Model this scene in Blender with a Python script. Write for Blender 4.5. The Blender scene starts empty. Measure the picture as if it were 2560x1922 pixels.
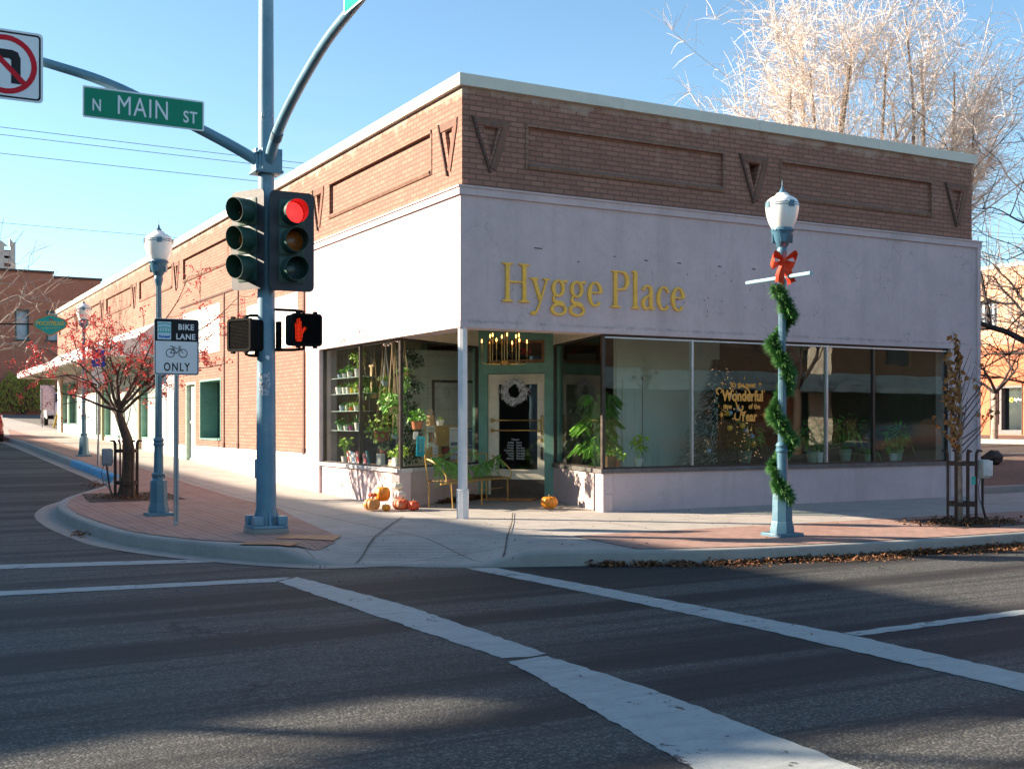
import bpy, bmesh, math, random
from mathutils import Vector, Matrix
R = math.radians
random.seed(7)
scene = bpy.context.scene
COL = scene.collection

# ---------------------------------------------------------------- camera, sky, sun, exposure
CAM = (-7.42, -14.94, 1.56)
cd = bpy.data.cameras.new("camera"); cam = bpy.data.objects.new("camera", cd); COL.objects.link(cam)
cam.location = CAM; cam.rotation_euler = (R(90), 0, R(-28.85))
cd.sensor_width = 36; cd.lens = 41.25; cd.shift_y = 0.0367; cd.clip_end = 2000; cd.clip_start = 0.1
scene.camera = cam
SUN_AZ = R(-52.2)      # from +Y, clockwise
SUN_EL = R(21.8)
SDIR = Vector((math.sin(SUN_AZ)*math.cos(SUN_EL), math.cos(SUN_AZ)*math.cos(SUN_EL), math.sin(SUN_EL)))
world = bpy.data.worlds.new("World"); scene.world = world; world.use_nodes = True
wn = world.node_tree.nodes; wl = world.node_tree.links; wn.clear()
sky = wn.new('ShaderNodeTexSky'); sky.sky_type = 'NISHITA'; sky.sun_disc = False
sky.sun_elevation = SUN_EL; sky.sun_rotation = SUN_AZ % (2*math.pi)
sky.altitude = 1300; sky.air_density = 1.0; sky.dust_density = 0.6; sky.ozone_density = 1.5
bg = wn.new('ShaderNodeBackground'); bg.inputs[1].default_value = 0.079
wo = wn.new('ShaderNodeOutputWorld')
tint = wn.new('ShaderNodeMix'); tint.data_type = 'RGBA'; tint.blend_type = 'MULTIPLY'; tint.inputs[0].default_value = 1; tint.inputs[7].default_value = (.86, .99, .96, 1)
wl.new(sky.outputs[0], tint.inputs[6])
tc = wn.new('ShaderNodeTexCoord'); mpg = wn.new('ShaderNodeMapping'); mpg.inputs['Scale'].default_value = (1.6, 1.6, 9); wl.new(tc.outputs['Generated'], mpg.inputs['Vector'])
cn_ = wn.new('ShaderNodeTexNoise'); cn_.inputs['Scale'].default_value = 1.7; cn_.inputs['Detail'].default_value = 8; cn_.inputs['Roughness'].default_value = .62; wl.new(mpg.outputs[0], cn_.inputs['Vector'])
cr_ = wn.new('ShaderNodeMapRange'); cr_.inputs[1].default_value = .47; cr_.inputs[2].default_value = .72; cr_.inputs[4].default_value = .34; wl.new(cn_.outputs['Fac'], cr_.inputs[0])
sz_ = wn.new('ShaderNodeSeparateXYZ'); wl.new(tc.outputs['Generated'], sz_.inputs[0]); ce_ = wn.new('ShaderNodeMapRange'); ce_.inputs[1].default_value = .32; ce_.inputs[2].default_value = .10; wl.new(sz_.outputs[2], ce_.inputs[0])
mu_ = wn.new('ShaderNodeMath'); mu_.operation = 'MULTIPLY'; wl.new(cr_.outputs[0], mu_.inputs[0]); wl.new(ce_.outputs[0], mu_.inputs[1])
cl_ = wn.new('ShaderNodeMix'); cl_.data_type = 'RGBA'; wl.new(mu_.outputs[0], cl_.inputs[0]); wl.new(tint.outputs[2], cl_.inputs[6]); cl_.inputs[7].default_value = (3.6, 3.5, 3.5, 1)
wl.new(cl_.outputs[2], bg.inputs[0]); wl.new(bg.outputs[0], wo.inputs[0])
sd = bpy.data.lights.new("sun", 'SUN'); so = bpy.data.objects.new("sun", sd); COL.objects.link(so)
sd.energy = 5.0; sd.angle = R(0.55); sd.color = (1.0, 0.84, 0.66)
so.rotation_euler = SDIR.to_track_quat('Z', 'Y').to_euler(); so.location = (-30, 20, 30)
scene.view_settings.view_transform = 'Standard'; scene.view_settings.look = 'None'
scene.view_settings.exposure = 1.82; scene.view_settings.gamma = 1
scene.render.engine = 'CYCLES'
scene.cycles.max_bounces = 8; scene.cycles.transparent_max_bounces = 24
scene.cycles.glossy_bounces = 4; scene.cycles.diffuse_bounces = 4

# ---------------------------------------------------------------- terrain
def interp(v, pts):
    if v <= pts[0][0]: return pts[0][1]
    for (a, b), (c, d) in zip(pts, pts[1:]):
        if v <= c:
            t = (v-a)/(c-a); return b+(d-b)*t
    return pts[-1][1]
GY = [(1, 0), (6, .06), (9, .14), (12, .25), (19, .45), (28, .71), (36, .87), (45, 1.1), (60, 1.5), (75, 1.95), (110, 2.5), (200, 3.0)]
GX = [(12, 0), (20, .18), (40, .72), (70, 1.2)]
def g(x, y):
    w = 1-min(max((x-1)/8, 0), 1)
    if y > 45: w = 1
    return interp(y, GY)*w + interp(x, GX)
RC = Vector((-2.35, -3.2)); RT = Vector((.816, -.578)); RN = Vector((.578, .816))
def sm(t):
    t = min(max(t, 0), 1); return t*t*(3-2*t)
def ramp(x, y):
    d = Vector((x, y))-RC; t = abs(d.dot(RT)); n = d.dot(RN)
    return sm(1-(t-.75)/.75)*sm(1-(n-.1)/1.5)
def zs(x, y):                       # pavement surface
    return g(x, y)+.155-.145*ramp(x, y)+.035*sm((min(y, 3)+4.6)/4.6 if x > -1 else (x+3)/3)

# ---------------------------------------------------------------- mesh helpers
def sharp(me, ang=35):
    for p in me.polygons: p.use_smooth = True
    try: me.set_sharp_from_angle(angle=R(ang))
    except Exception: pass
class MB:
    def __init__(s, M=None):
        s.v = []; s.f = []; s.M = M or Matrix.Identity(4)
    def add(s, vs, fs, M=None):
        n = len(s.v); m = s.M @ M if M is not None else s.M
        s.v += [tuple(m @ Vector(p)) for p in vs]
        s.f += [tuple(i+n for i in f) for f in fs]
        return s
    def box(s, x0, y0, z0, x1, y1, z1, M=None):
        if x1 < x0: x0, x1 = x1, x0
        if y1 < y0: y0, y1 = y1, y0
        if z1 < z0: z0, z1 = z1, z0
        vs = [(x0,y0,z0),(x1,y0,z0),(x1,y1,z0),(x0,y1,z0),(x0,y0,z1),(x1,y0,z1),(x1,y1,z1),(x0,y1,z1)]
        return s.add(vs, [(0,3,2,1),(4,5,6,7),(0,1,5,4),(1,2,6,5),(2,3,7,6),(3,0,4,7)], M)
    def bbox(s, x0, y0, z0, x1, y1, z1, b=.01, M=None):   # box with bevelled edges
        if x1 < x0: x0, x1 = x1, x0
        if y1 < y0: y0, y1 = y1, y0
        if z1 < z0: z0, z1 = z1, z0
        bm = bmesh.new(); bmesh.ops.create_cube(bm, size=1)
        for v in bm.verts:
            v.co = Vector((x0+(v.co.x+.5)*(x1-x0), y0+(v.co.y+.5)*(y1-y0), z0+(v.co.z+.5)*(z1-z0)))
        bmesh.ops.bevel(bm, geom=bm.edges[:], offset=b, segments=2, affect='EDGES', profile=.6)
        bm.verts.index_update()
        s.add([v.co.copy() for v in bm.verts], [[v.index for v in f.verts] for f in bm.faces], M); bm.free()
        return s
    def tube(s, pts, rad, n=8, cap=True, M=None):
        pts = [Vector(p) for p in pts]
        if not isinstance(rad, (list, tuple)): rad = [rad]*len(pts)
        vs = []; fs = []; up = Vector((0, 0, 1)); prev = None
        for i, p in enumerate(pts):
            d = (pts[min(i+1, len(pts)-1)]-pts[max(i-1, 0)])
            if d.length < 1e-9: d = Vector((0, 0, 1))
            d.normalize()
            if prev is None:
                a = d.cross(up) if abs(d.z) < .95 else d.cross(Vector((1, 0, 0)))
            else: a = prev-d*prev.dot(d)
            if a.length < 1e-6: a = d.orthogonal()
            a.normalize(); b = d.cross(a); prev = a
            for k in range(n):
                t = 2*math.pi*k/n; vs.append(p+(a*math.cos(t)+b*math.sin(t))*rad[i])
        for i in range(len(pts)-1):
            for k in range(n):
                k2 = (k+1) % n; fs.append((i*n+k, i*n+k2, (i+1)*n+k2, (i+1)*n+k))
        if cap and n > 2:
            fs.append(tuple(range(n-1, -1, -1))); fs.append(tuple((len(pts)-1)*n+k for k in range(n)))
        return s.add(vs, fs, M)
    def lathe(s, prof, n=24, c=(0, 0, 0), M=None, rot=0):      # prof: (r, z)
        vs = []; fs = []
        for r, z in prof:
            for k in range(n):
                t = 2*math.pi*k/n+rot; vs.append((c[0]+r*math.cos(t), c[1]+r*math.sin(t), c[2]+z))
        for i in range(len(prof)-1):
            for k in range(n):
                k2 = (k+1) % n; fs.append((i*n+k, i*n+k2, (i+1)*n+k2, (i+1)*n+k))
        fs.append(tuple(range(n-1, -1, -1))); fs.append(tuple((len(prof)-1)*n+k for k in range(n)))
        return s.add(vs, fs, M)
    def prism(s, poly, w0, w1, M=None):        # poly in (x,y), extruded along z
        n = len(poly); vs = [(x, y, w0) for x, y in poly]+[(x, y, w1) for x, y in poly]
        fs = [tuple(range(n-1, -1, -1)), tuple(range(n, 2*n))]
        fs += [(i, (i+1) % n, n+(i+1) % n, n+i) for i in range(n)]
        return s.add(vs, fs, M)
    def ball(s, c, r, n=10, m=7, sz=1, M=None):
        prof = [(max(r*math.sin(math.pi*i/m), 1e-4), -r*math.cos(math.pi*i/m)*sz) for i in range(m+1)]
        return s.lathe(prof, n, c, M)
    def octa(s, c, r):
        x, y, z = c
        return s.add([(x+r,y,z),(x-r,y,z),(x,y+r,z),(x,y-r,z),(x,y,z+r),(x,y,z-r)],
                     [(0,2,4),(2,1,4),(1,3,4),(3,0,4),(2,0,5),(1,2,5),(3,1,5),(0,3,5)])
    def leaf(s, c, d, nrm, L, W, fold=.15):
        c = Vector(c); d = Vector(d).normalized(); sd_ = d.cross(Vector(nrm))
        if sd_.length < 1e-4: sd_ = d.orthogonal()
        sd_.normalize(); up = sd_.cross(d)
        n = len(s.v); P = [c, c+d*L*.35+sd_*W*.5+up*W*fold, c+d*L+up*(-L*.12), c+d*L*.35-sd_*W*.5+up*W*fold, c+d*L*.45]
        s.v += [tuple(s.M @ p) for p in P]
        s.f += [(n, n+1, n+4), (n+1, n+2, n+4), (n+2, n+3, n+4), (n+3, n, n+4)]
    def build(s, name, mat, parent=None, smooth=0, world=False, origin=True):
        me = bpy.data.meshes.new(name)
        vs = s.v
        if parent is not None and world:
            off = Vector(parent.matrix_world.translation) if False else Vector(absloc(parent))
            vs = [(x-off.x, y-off.y, z-off.z) for x, y, z in vs]
        loc = None
        if parent is None and origin and vs:
            xs = [p[0] for p in vs]; ys = [p[1] for p in vs]; zz = min(p[2] for p in vs)
            loc = ((min(xs)+max(xs))/2, (min(ys)+max(ys))/2, zz)
            vs = [(x-loc[0], y-loc[1], z-loc[2]) for x, y, z in vs]
        me.from_pydata(vs, [], s.f); me.update()
        ob = bpy.data.objects.new(name, me); COL.objects.link(ob)
        if loc: ob.location = loc
        if mat is not None: me.materials.append(mat)
        if parent is not None: ob.parent = parent
        if smooth: sharp(me, smooth)
        return ob
def absloc(o):
    v = Vector((0, 0, 0))
    while o is not None: v += o.location; o = o.parent
    return v
def tag(o, label, cat, group=None, kind=None):
    if label: o['label'] = label
    if cat: o['category'] = cat
    if group: o['group'] = group
    if kind: o['kind'] = kind
    return o
def thing(name, label, cat, loc=(0, 0, 0), rz=0, group=None):
    o = bpy.data.objects.new(name, None); COL.objects.link(o); o.empty_display_size = .2
    o.location = loc; o.rotation_euler = (0, 0, rz)
    return tag(o, label, cat, group)
def struct(o, label=None):
    o['kind'] = 'structure'
    if label: o['label'] = label
    return o
def copy_tree(o, parent=None):
    c = o.copy(); COL.objects.link(c)
    if parent is not None: c.parent = parent
    for ch in [k for k in bpy.data.objects if k.parent == o]: copy_tree(ch, c)
    return c
def frame(o, u, v=(0, 0, 1)):       # local x=u (right seen from the front), y=v (up), z=outwards
    u = Vector(u).normalized(); v = Vector(v).normalized(); w = u.cross(v)
    M = Matrix.Identity(4)
    for i in range(3): M[i][0] = u[i]; M[i][1] = v[i]; M[i][2] = w[i]; M[i][3] = o[i]
    return M
def sheet(name, poly, zf, mat, step=.5, parent=None, jag=0):
    bm = bmesh.new()
    if jag:
        q = []
        for (a, b), (c, d) in zip(poly, poly[1:]+poly[:1]):
            L = math.hypot(c-a, d-b); n = max(int(L/.07), 1)
            for i in range(n):
                t = i/n; j = jag*(1 if i else .3)
                q.append((a+(c-a)*t+random.uniform(-j, j), b+(d-b)*t+random.uniform(-j, j)))
        poly = q
    vs = [bm.verts.new((x, y, 0)) for x, y in poly]
    f = bm.faces.new(vs); bmesh.ops.triangulate(bm, faces=[f])
    xs = [p[0] for p in poly]; ys = [p[1] for p in poly]
    for ax, lo, hi in ((0, min(xs), max(xs)), (1, min(ys), max(ys))):
        k = math.floor(lo/step)*step+step
        while k < hi:
            co = [0, 0, 0]; co[ax] = k; no = [0, 0, 0]; no[ax] = 1
            bmesh.ops.bisect_plane(bm, geom=bm.verts[:]+bm.edges[:]+bm.faces[:], plane_co=co, plane_no=no, dist=1e-5)
            k += step
    for v in bm.verts: v.co.z = zf(v.co.x, v.co.y)
    for f in bm.faces:
        if f.normal.z < 0: f.normal_flip()
    bmesh.ops.recalc_face_normals(bm, faces=bm.faces[:])
    bm.normal_update()
    if sum(f.normal.z for f in bm.faces) < 0:
        for f in bm.faces: f.normal_flip()
    me = bpy.data.meshes.new(name); bm.to_mesh(me); bm.free()
    ob = bpy.data.objects.new(name, me); COL.objects.link(ob); me.materials.append(mat)
    if parent is not None: ob.parent = parent
    return ob
def crom(pts, n=6, closed=False):
    pts = [Vector(p) for p in pts]; out = []
    N = len(pts)
    for i in range(N if closed else N-1):
        p0 = pts[(i-1) % N] if closed or i > 0 else pts[0]; p1 = pts[i]; p2 = pts[(i+1) % N]
        p3 = pts[(i+2) % N] if closed or i+2 < N else pts[-1]
        for k in range(n):
            t = k/n
            out.append(.5*((2*p1)+(p2-p0)*t+(2*p0-5*p1+4*p2-p3)*t*t+(3*p1-p0-3*p2+p3)*t**3))
    if not closed: out.append(pts[-1])
    return out
def text(mb, s, M, h, xs=1.0, ext=.004, bold=0, align='CENTER', sp=1.0):
    cu = bpy.data.curves.new("t", 'FONT'); cu.body = s; cu.size = h/.73; cu.extrude = ext; cu.offset = bold
    cu.align_x = align; cu.space_character = sp; cu.resolution_u = 4
    ob = bpy.data.objects.new("t", cu); COL.objects.link(ob)
    dg = bpy.context.evaluated_depsgraph_get(); me = bpy.data.meshes.new_from_object(ob.evaluated_get(dg))
    mb.add([(v.co.x*xs, v.co.y, v.co.z) for v in me.vertices], [tuple(p.vertices) for p in me.polygons], M)
    bpy.data.objects.remove(ob); bpy.data.curves.remove(cu); bpy.data.meshes.remove(me)
def T(x=0, y=0, z=0): return Matrix.Translation((x, y, z))
def rrect(x0, y0, x1, y1, r, n=4):
    out = []
    for cx, cy, a in ((x1-r, y1-r, 0), (x0+r, y1-r, 90), (x0+r, y0+r, 180), (x1-r, y0+r, 270)):
        for k in range(n+1):
            t = R(a+90*k/n); out.append((cx+r*math.cos(t), cy+r*math.sin(t)))
    return out
def ring(cx, cy, r0, r1, n=32, ry=None):
    k = 1 if ry is None else ry
    o = [(cx+r1*math.cos(2*math.pi*i/n), cy+k*r1*math.sin(2*math.pi*i/n)) for i in range(n)]
    q = [(cx+r0*math.cos(2*math.pi*i/n), cy+k*r0*math.sin(2*math.pi*i/n)) for i in range(n)]
    return o, q
def add_ring(mb, cx, cy, r0, r1, w0, w1, n=32):
    o, q = ring(cx, cy, r0, r1, n)
    vs = [(x, y, w1) for x, y in o]+[(x, y, w1) for x, y in q]+[(x, y, w0) for x, y in o]+[(x, y, w0) for x, y in q]
    fs = []
    for i in range(n):
        j = (i+1) % n
        fs += [(i, j, n+j, n+i), (2*n+i, 2*n+j, j, i), (n+i, n+j, 3*n+j, 3*n+i)]
    mb.add(vs, fs)
_k = [0]
def ribbon(mb, pts, w0=0, w1=.01, smooth=0, closed=False):
    """flat stroke of varying width; pts (x, y, width)"""
    if smooth: pts = [tuple(p) for p in crom(pts, smooth, closed)]
    _k[0] = (_k[0]+1) % 12; w1 += _k[0]*.0003
    n = len(pts); vs = []
    for i, (x, y, w) in enumerate(pts):
        a = pts[(i-1) % n] if closed else pts[max(i-1, 0)]; b = pts[(i+1) % n] if closed else pts[min(i+1, n-1)]
        d = Vector((b[0]-a[0], b[1]-a[1])); d = d.normalized() if d.length > 1e-9 else Vector((1, 0))
        nx, ny = -d.y*w/2, d.x*w/2
        vs += [(x+nx, y+ny, w1), (x-nx, y-ny, w1), (x+nx, y+ny, w0), (x-nx, y-ny, w0)]
    fs = []
    for i in range(n if closed else n-1):
        j = (i+1) % n; a = 4*i; b = 4*j
        fs += [(a, a+1, b+1, b), (a+2, a, b, b+2), (a+1, a+3, b+3, b+1)]
    if not closed: fs += [(0, 2, 3, 1), (4*n-4, 4*n-3, 4*n-1, 4*n-2)]
    mb.add(vs, fs)

# ---------------------------------------------------------------- materials
def nodes(name):
    m = bpy.data.materials.new(name); m.use_nodes = True; nt = m.node_tree
    b = nt.nodes['Principled BSDF']; return m, nt, b
def nn(nt, t, **k):
    n = nt.nodes.new(t)
    for a, v in k.items(): setattr(n, a, v)
    return n
def mathn(nt, op, a, b=None, c=None, clamp=False):
    n = nn(nt, 'ShaderNodeMath', operation=op, use_clamp=clamp)
    for i, v in enumerate((a, b, c)):
        if v is None: continue
        if isinstance(v, (int, float)): n.inputs[i].default_value = v
        else: nt.links.new(v, n.inputs[i])
    return n.outputs[0]
def noise(nt, vec, scale, detail=4, rough=.6, dist=0):
    n = nn(nt, 'ShaderNodeTexNoise'); n.inputs['Scale'].default_value = scale
    n.inputs['Detail'].default_value = detail; n.inputs['Roughness'].default_value = rough
    n.inputs['Distortion'].default_value = dist
    nt.links.new(vec, n.inputs['Vector']); return n.outputs['Fac']
def rng(nt, v, a, b, c=0, d=1):
    n = nn(nt, 'ShaderNodeMapRange'); n.inputs[1].default_value = a; n.inputs[2].default_value = b
    n.inputs[3].default_value = c; n.inputs[4].default_value = d
    nt.links.new(v, n.inputs[0]); return n.outputs[0]
def mixc(nt, f, a, b):
    n = nn(nt, 'ShaderNodeMix', data_type='RGBA')
    for s, v in ((0, f), (6, a), (7, b)):
        if isinstance(v, (int, float)): n.inputs[s].default_value = v
        elif isinstance(v, tuple): n.inputs[s].default_value = (*v[:3], 1)
        else: nt.links.new(v, n.inputs[s])
    return n.outputs[2]
def wpos(nt):
    return nn(nt, 'ShaderNodeNewGeometry').outputs['Position']
def mapv(nt, v, sc=(1, 1, 1), rot=(0, 0, 0)):
    n = nn(nt, 'ShaderNodeMapping'); n.inputs['Scale'].default_value = sc; n.inputs['Rotation'].default_value = rot
    nt.links.new(v, n.inputs['Vector']); return n.outputs[0]
def bump(nt, b, h, s=.3, d=.01):
    n = nn(nt, 'ShaderNodeBump'); n.inputs['Strength'].default_value = s; n.inputs['Distance'].default_value = d
    nt.links.new(h, n.inputs['Height']); nt.links.new(n.outputs[0], b.inputs['Normal'])
def simple(name, c, rough=.6, metal=0, var=.18, scale=8, bmp=0, bscale=60, spec=.5, dirt=None, coat=0):
    m, nt, b = nodes(name); p = wpos(nt)
    f = noise(nt, p, scale, 5); lo = tuple(x*(1-var) for x in c); hi = tuple(min(x*(1+var), 1) for x in c)
    col = mixc(nt, rng(nt, f, .3, .7), lo, hi)
    if dirt:
        f2 = noise(nt, p, scale*.35, 6, .75); col = mixc(nt, rng(nt, f2, .52, .68, 0, dirt[1]), col, dirt[0])
        if 'pole' in name: col = mixc(nt, rng(nt, noise(nt, mapv(nt, p, (9, 9, 2.5)), 3, 6, .8), .60, .66, 0, .6), col, (.10, .075, .055))
    nt.links.new(col, b.inputs['Base Color'])
    f3 = noise(nt, p, scale*2, 3); nt.links.new(rng(nt, f3, .2, .8, max(rough-.1, .02), min(rough+.12, 1)), b.inputs['Roughness'])
    b.inputs['Metallic'].default_value = metal; b.inputs['Specular IOR Level'].default_value = spec
    b.inputs['Coat Weight'].default_value = coat
    if bmp: bump(nt, b, noise(nt, p, bscale, 4), bmp, .004)
    return m
def emis(name, c, s):
    m, nt, b = nodes(name); b.inputs['Base Color'].default_value = (*c, 1)
    b.inputs['Emission Color'].default_value = (*c, 1); b.inputs['Emission Strength'].default_value = s
    return m
def wall_uv(nt, swap=False):
    geo = nn(nt, 'ShaderNodeNewGeometry'); sp = nn(nt, 'ShaderNodeSeparateXYZ'); nt.links.new(geo.outputs['Position'], sp.inputs[0])
    sn = nn(nt, 'ShaderNodeSeparateXYZ'); nt.links.new(geo.outputs['True Normal'], sn.inputs[0])
    ax = mathn(nt, 'GREATER_THAN', mathn(nt, 'ABSOLUTE', sn.outputs[0]), .5)
    u = mathn(nt, 'ADD', mathn(nt, 'MULTIPLY', sp.outputs[1], ax), mathn(nt, 'MULTIPLY', sp.outputs[0], mathn(nt, 'SUBTRACT', 1, ax)))
    cb = nn(nt, 'ShaderNodeCombineXYZ'); nt.links.new(u, cb.inputs[0]); nt.links.new(sp.outputs[2], cb.inputs[1])
    return cb.outputs[0], sp.outputs[2], geo.outputs['Position'], sp
def brick_mat(name, c1, c2, mortar, bw=.225, rh=.075, ms=.008, stain=None, bmp=.8, top=None):
    m, nt, b = nodes(name); uv, z, p, _ = wall_uv(nt)
    wob = noise(nt, p, 3, 3); 
    t = nn(nt, 'ShaderNodeTexBrick'); nt.links.new(uv, t.inputs['Vector'])
    t.inputs['Scale'].default_value = 1; t.inputs['Brick Width'].default_value = bw; t.inputs['Row Height'].default_value = rh
    t.inputs['Mortar Size'].default_value = ms; t.inputs['Mortar Smooth'].default_value = .15; t.inputs['Bias'].default_value = -.1
    t.inputs['Color1'].default_value = (*c1, 1); t.inputs['Color2'].default_value = (*c2, 1); t.inputs['Mortar'].default_value = (*mortar, 1)
    col = t.outputs['Color']
    f = noise(nt, p, 1.3, 5, .65); col = mixc(nt, rng(nt, f, .35, .7, 0, .45), col, tuple(x*.55 for x in c1))
    f = noise(nt, p, 30, 3); col = mixc(nt, rng(nt, f, .3, .8, 0, .3), col, tuple(min(x*1.5, 1) for x in c2))
    if stain:
        f = noise(nt, mapv(nt, p, (1, 1, .35)), 1.7, 6, .7); col = mixc(nt, rng(nt, f, .6, .72, 0, .55), col, stain)
    if top:      # pale bloom in the top courses, ragged lower edge
        f = noise(nt, p, 2.2, 5, .7); e = mathn(nt, 'ADD', z, mathn(nt, 'MULTIPLY', f, .8))
        col = mixc(nt, rng(nt, e, top[0], top[0]+.12, 0, .75), col, top[1])
    nt.links.new(col, b.inputs['Base Color']); b.inputs['Roughness'].default_value = .9
    h = mathn(nt, 'SUBTRACT', mathn(nt, 'MULTIPLY', noise(nt, p, 45, 3), .35), t.outputs['Fac'])
    bump(nt, b, h, bmp, .008)
    return m
M = {}
# asphalt
def mk_asphalt():
    m, nt, b = nodes('asphalt'); p = wpos(nt)
    v = nn(nt, 'ShaderNodeTexVoronoi'); v.inputs['Scale'].default_value = 75; nt.links.new(p, v.inputs['Vector'])
    hv = nn(nt, 'ShaderNodeHueSaturation'); hv.inputs['Saturation'].default_value = .0; nt.links.new(v.outputs['Color'], hv.inputs['Color'])
    sp = nn(nt, 'ShaderNodeSeparateColor'); nt.links.new(v.outputs['Color'], sp.inputs[0])
    chip = rng(nt, mathn(nt, 'POWER', sp.outputs[0], 3.0), 0, 1, 0, .85)
    col = mixc(nt, chip, (.032, .035, .034), (.19, .185, .165))
    f = noise(nt, p, 1.1, 6, .7); col = mixc(nt, rng(nt, f, .35, .7, 0, .35), col, (.10, .098, .092))
    # tyre-polished dark bands running with the traffic
    f = noise(nt, mapv(nt, p, (.07, 1.25, 1), (0, 0, R(-3))), 1.0, 3, .5)
    col = mixc(nt, rng(nt, f, .47, .58, 0, .85), col, (.014, .014, .015))
    f = noise(nt, mapv(nt, p, (.14, 6, 1)), 1.0, 4, .6)
    col = mixc(nt, rng(nt, f, .52, .62, 0, .55), col, (.012, .012, .013))
    # cracks
    v2 = nn(nt, 'ShaderNodeTexVoronoi', feature='DISTANCE_TO_EDGE'); v2.inputs['Scale'].default_value = .33
    wp = nn(nt, 'ShaderNodeVectorMath', operation='ADD'); nz = nn(nt, 'ShaderNodeTexNoise'); nz.inputs['Scale'].default_value = 2; nz.inputs['Detail'].default_value = 5
    nt.links.new(p, nz.inputs['Vector']); nt.links.new(p, wp.inputs[0]); nt.links.new(nz.outputs['Color'], wp.inputs[1]); nt.links.new(wp.outputs[0], v2.inputs['Vector'])
    cr = rng(nt, v2.outputs['Distance'], .0, .007, 1, 0)
    msk = rng(nt, noise(nt, p, .5, 2), .48, .56)
    col = mixc(nt, mathn(nt, 'MULTIPLY', cr, msk), col, (.012, .012, .013))
    nt.links.new(col, b.inputs['Base Color']); b.inputs['Roughness'].default_value = .78
    b.inputs['Specular IOR Level'].default_value = .35
    h = mathn(nt, 'SUBTRACT', sp.outputs[0], mathn(nt, 'MULTIPLY', v.outputs['Distance'], .6)); bump(nt, b, h, .9, .006)
    return m
M['asphalt'] = mk_asphalt()
def mk_concrete(name, c, jx=0, jy=0, jw=.012, stain=.5, offs=(0, 0)):
    m, nt, b = nodes(name); p = wpos(nt)
    f = noise(nt, p, 2.2, 6, .7); col = mixc(nt, rng(nt, f, .3, .7), tuple(x*.82 for x in c), tuple(x*1.12 for x in c))
    f = noise(nt, p, 120, 2); col = mixc(nt, rng(nt, f, .45, .75, 0, .55), col, tuple(x*.45 for x in c))
    f = noise(nt, p, .6, 7, .75); col = mixc(nt, rng(nt, f, .55, .7, 0, stain), col, tuple(x*.6 for x in c))
    v = nn(nt, 'ShaderNodeTexVoronoi'); v.inputs['Scale'].default_value = 3.2; nt.links.new(p, v.inputs['Vector'])
    spot = rng(nt, v.outputs['Distance'], .035, .05, .55, 0); col = mixc(nt, spot, col, tuple(x*.4 for x in c))
    if jx:
        sp = nn(nt, 'ShaderNodeSeparateXYZ'); nt.links.new(p, sp.inputs[0]); tot = None
        for o, s, of in ((sp.outputs[0], jx, offs[0]), (sp.outputs[1], jy, offs[1])):
            if not s: continue
            q = mathn(nt, 'ABSOLUTE', mathn(nt, 'SUBTRACT', mathn(nt, 'FRACT', mathn(nt, 'DIVIDE', mathn(nt, 'ADD', o, of+100*s), s)), .5))
            q = rng(nt, q, .5-jw/s, .5-jw/s*.5)
            tot = q if tot is None else mathn(nt, 'MAXIMUM', tot, q)
        col = mixc(nt, mathn(nt, 'MULTIPLY', tot, .85), col, tuple(x*.2 for x in c))
    nt.links.new(col, b.inputs['Base Color']); b.inputs['Roughness'].default_value = .88
    bump(nt, b, noise(nt, p, 90, 4), .35, .004)
    return m
M['concrete'] = mk_concrete('concrete', (.39, .355, .315), 1.52, 1.52)
M['ramp_concrete'] = mk_concrete('ramp_concrete', (.38, .35, .315))
M['kerb'] = mk_concrete('kerb_concrete', (.33, .315, .285), stain=.8)
M['apron'] = mk_concrete('apron_concrete', (.30, .28, .25), stain=.9)
def mk_pavers():
    m, nt, b = nodes('brick_pavers'); p = wpos(nt)
    t = nn(nt, 'ShaderNodeTexBrick'); nt.links.new(mapv(nt, p, (1, 1, 1), (0, 0, R(90))), t.inputs['Vector'])
    t.inputs['Scale'].default_value = 1; t.inputs['Brick Width'].default_value = .24; t.inputs['Row Height'].default_value = .12
    t.inputs['Mortar Size'].default_value = .006; t.inputs['Mortar Smooth'].default_value = .2
    t.inputs['Color1'].default_value = (.37, .205, .155, 1); t.inputs['Color2'].default_value = (.29, .155, .12, 1); t.inputs['Mortar'].default_value = (.10, .075, .065, 1)
    f = noise(nt, p, 1.2, 6, .7); col = mixc(nt, rng(nt, f, .35, .7, 0, .5), t.outputs['Color'], (.40, .30, .25))
    f = noise(nt, p, 60, 3); col = mixc(nt, rng(nt, f, .4, .8, 0, .4), col, (.15, .09, .08))
    # long slipped joints
    t2 = nn(nt, 'ShaderNodeTexBrick'); nt.links.new(mapv(nt, p, (1, 1, 1), (0, 0, R(90))), t2.inputs['Vector'])
    t2.inputs['Scale'].default_value = 1; t2.inputs['Brick Width'].default_value = 1.44; t2.inputs['Row Height'].default_value = .36
    t2.inputs['Mortar Size'].default_value = .008
    col = mixc(nt, mathn(nt, 'MULTIPLY', t2.outputs['Fac'], .7), col, (.05, .035, .03))
    nt.links.new(col, b.inputs['Base Color']); b.inputs['Roughness'].default_value = .85
    bump(nt, b, mathn(nt, 'SUBTRACT', mathn(nt, 'MULTIPLY', noise(nt, p, 50, 3), .3), t.outputs['Fac']), .6, .006)
    return m
M['pavers'] = mk_pavers()
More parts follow.
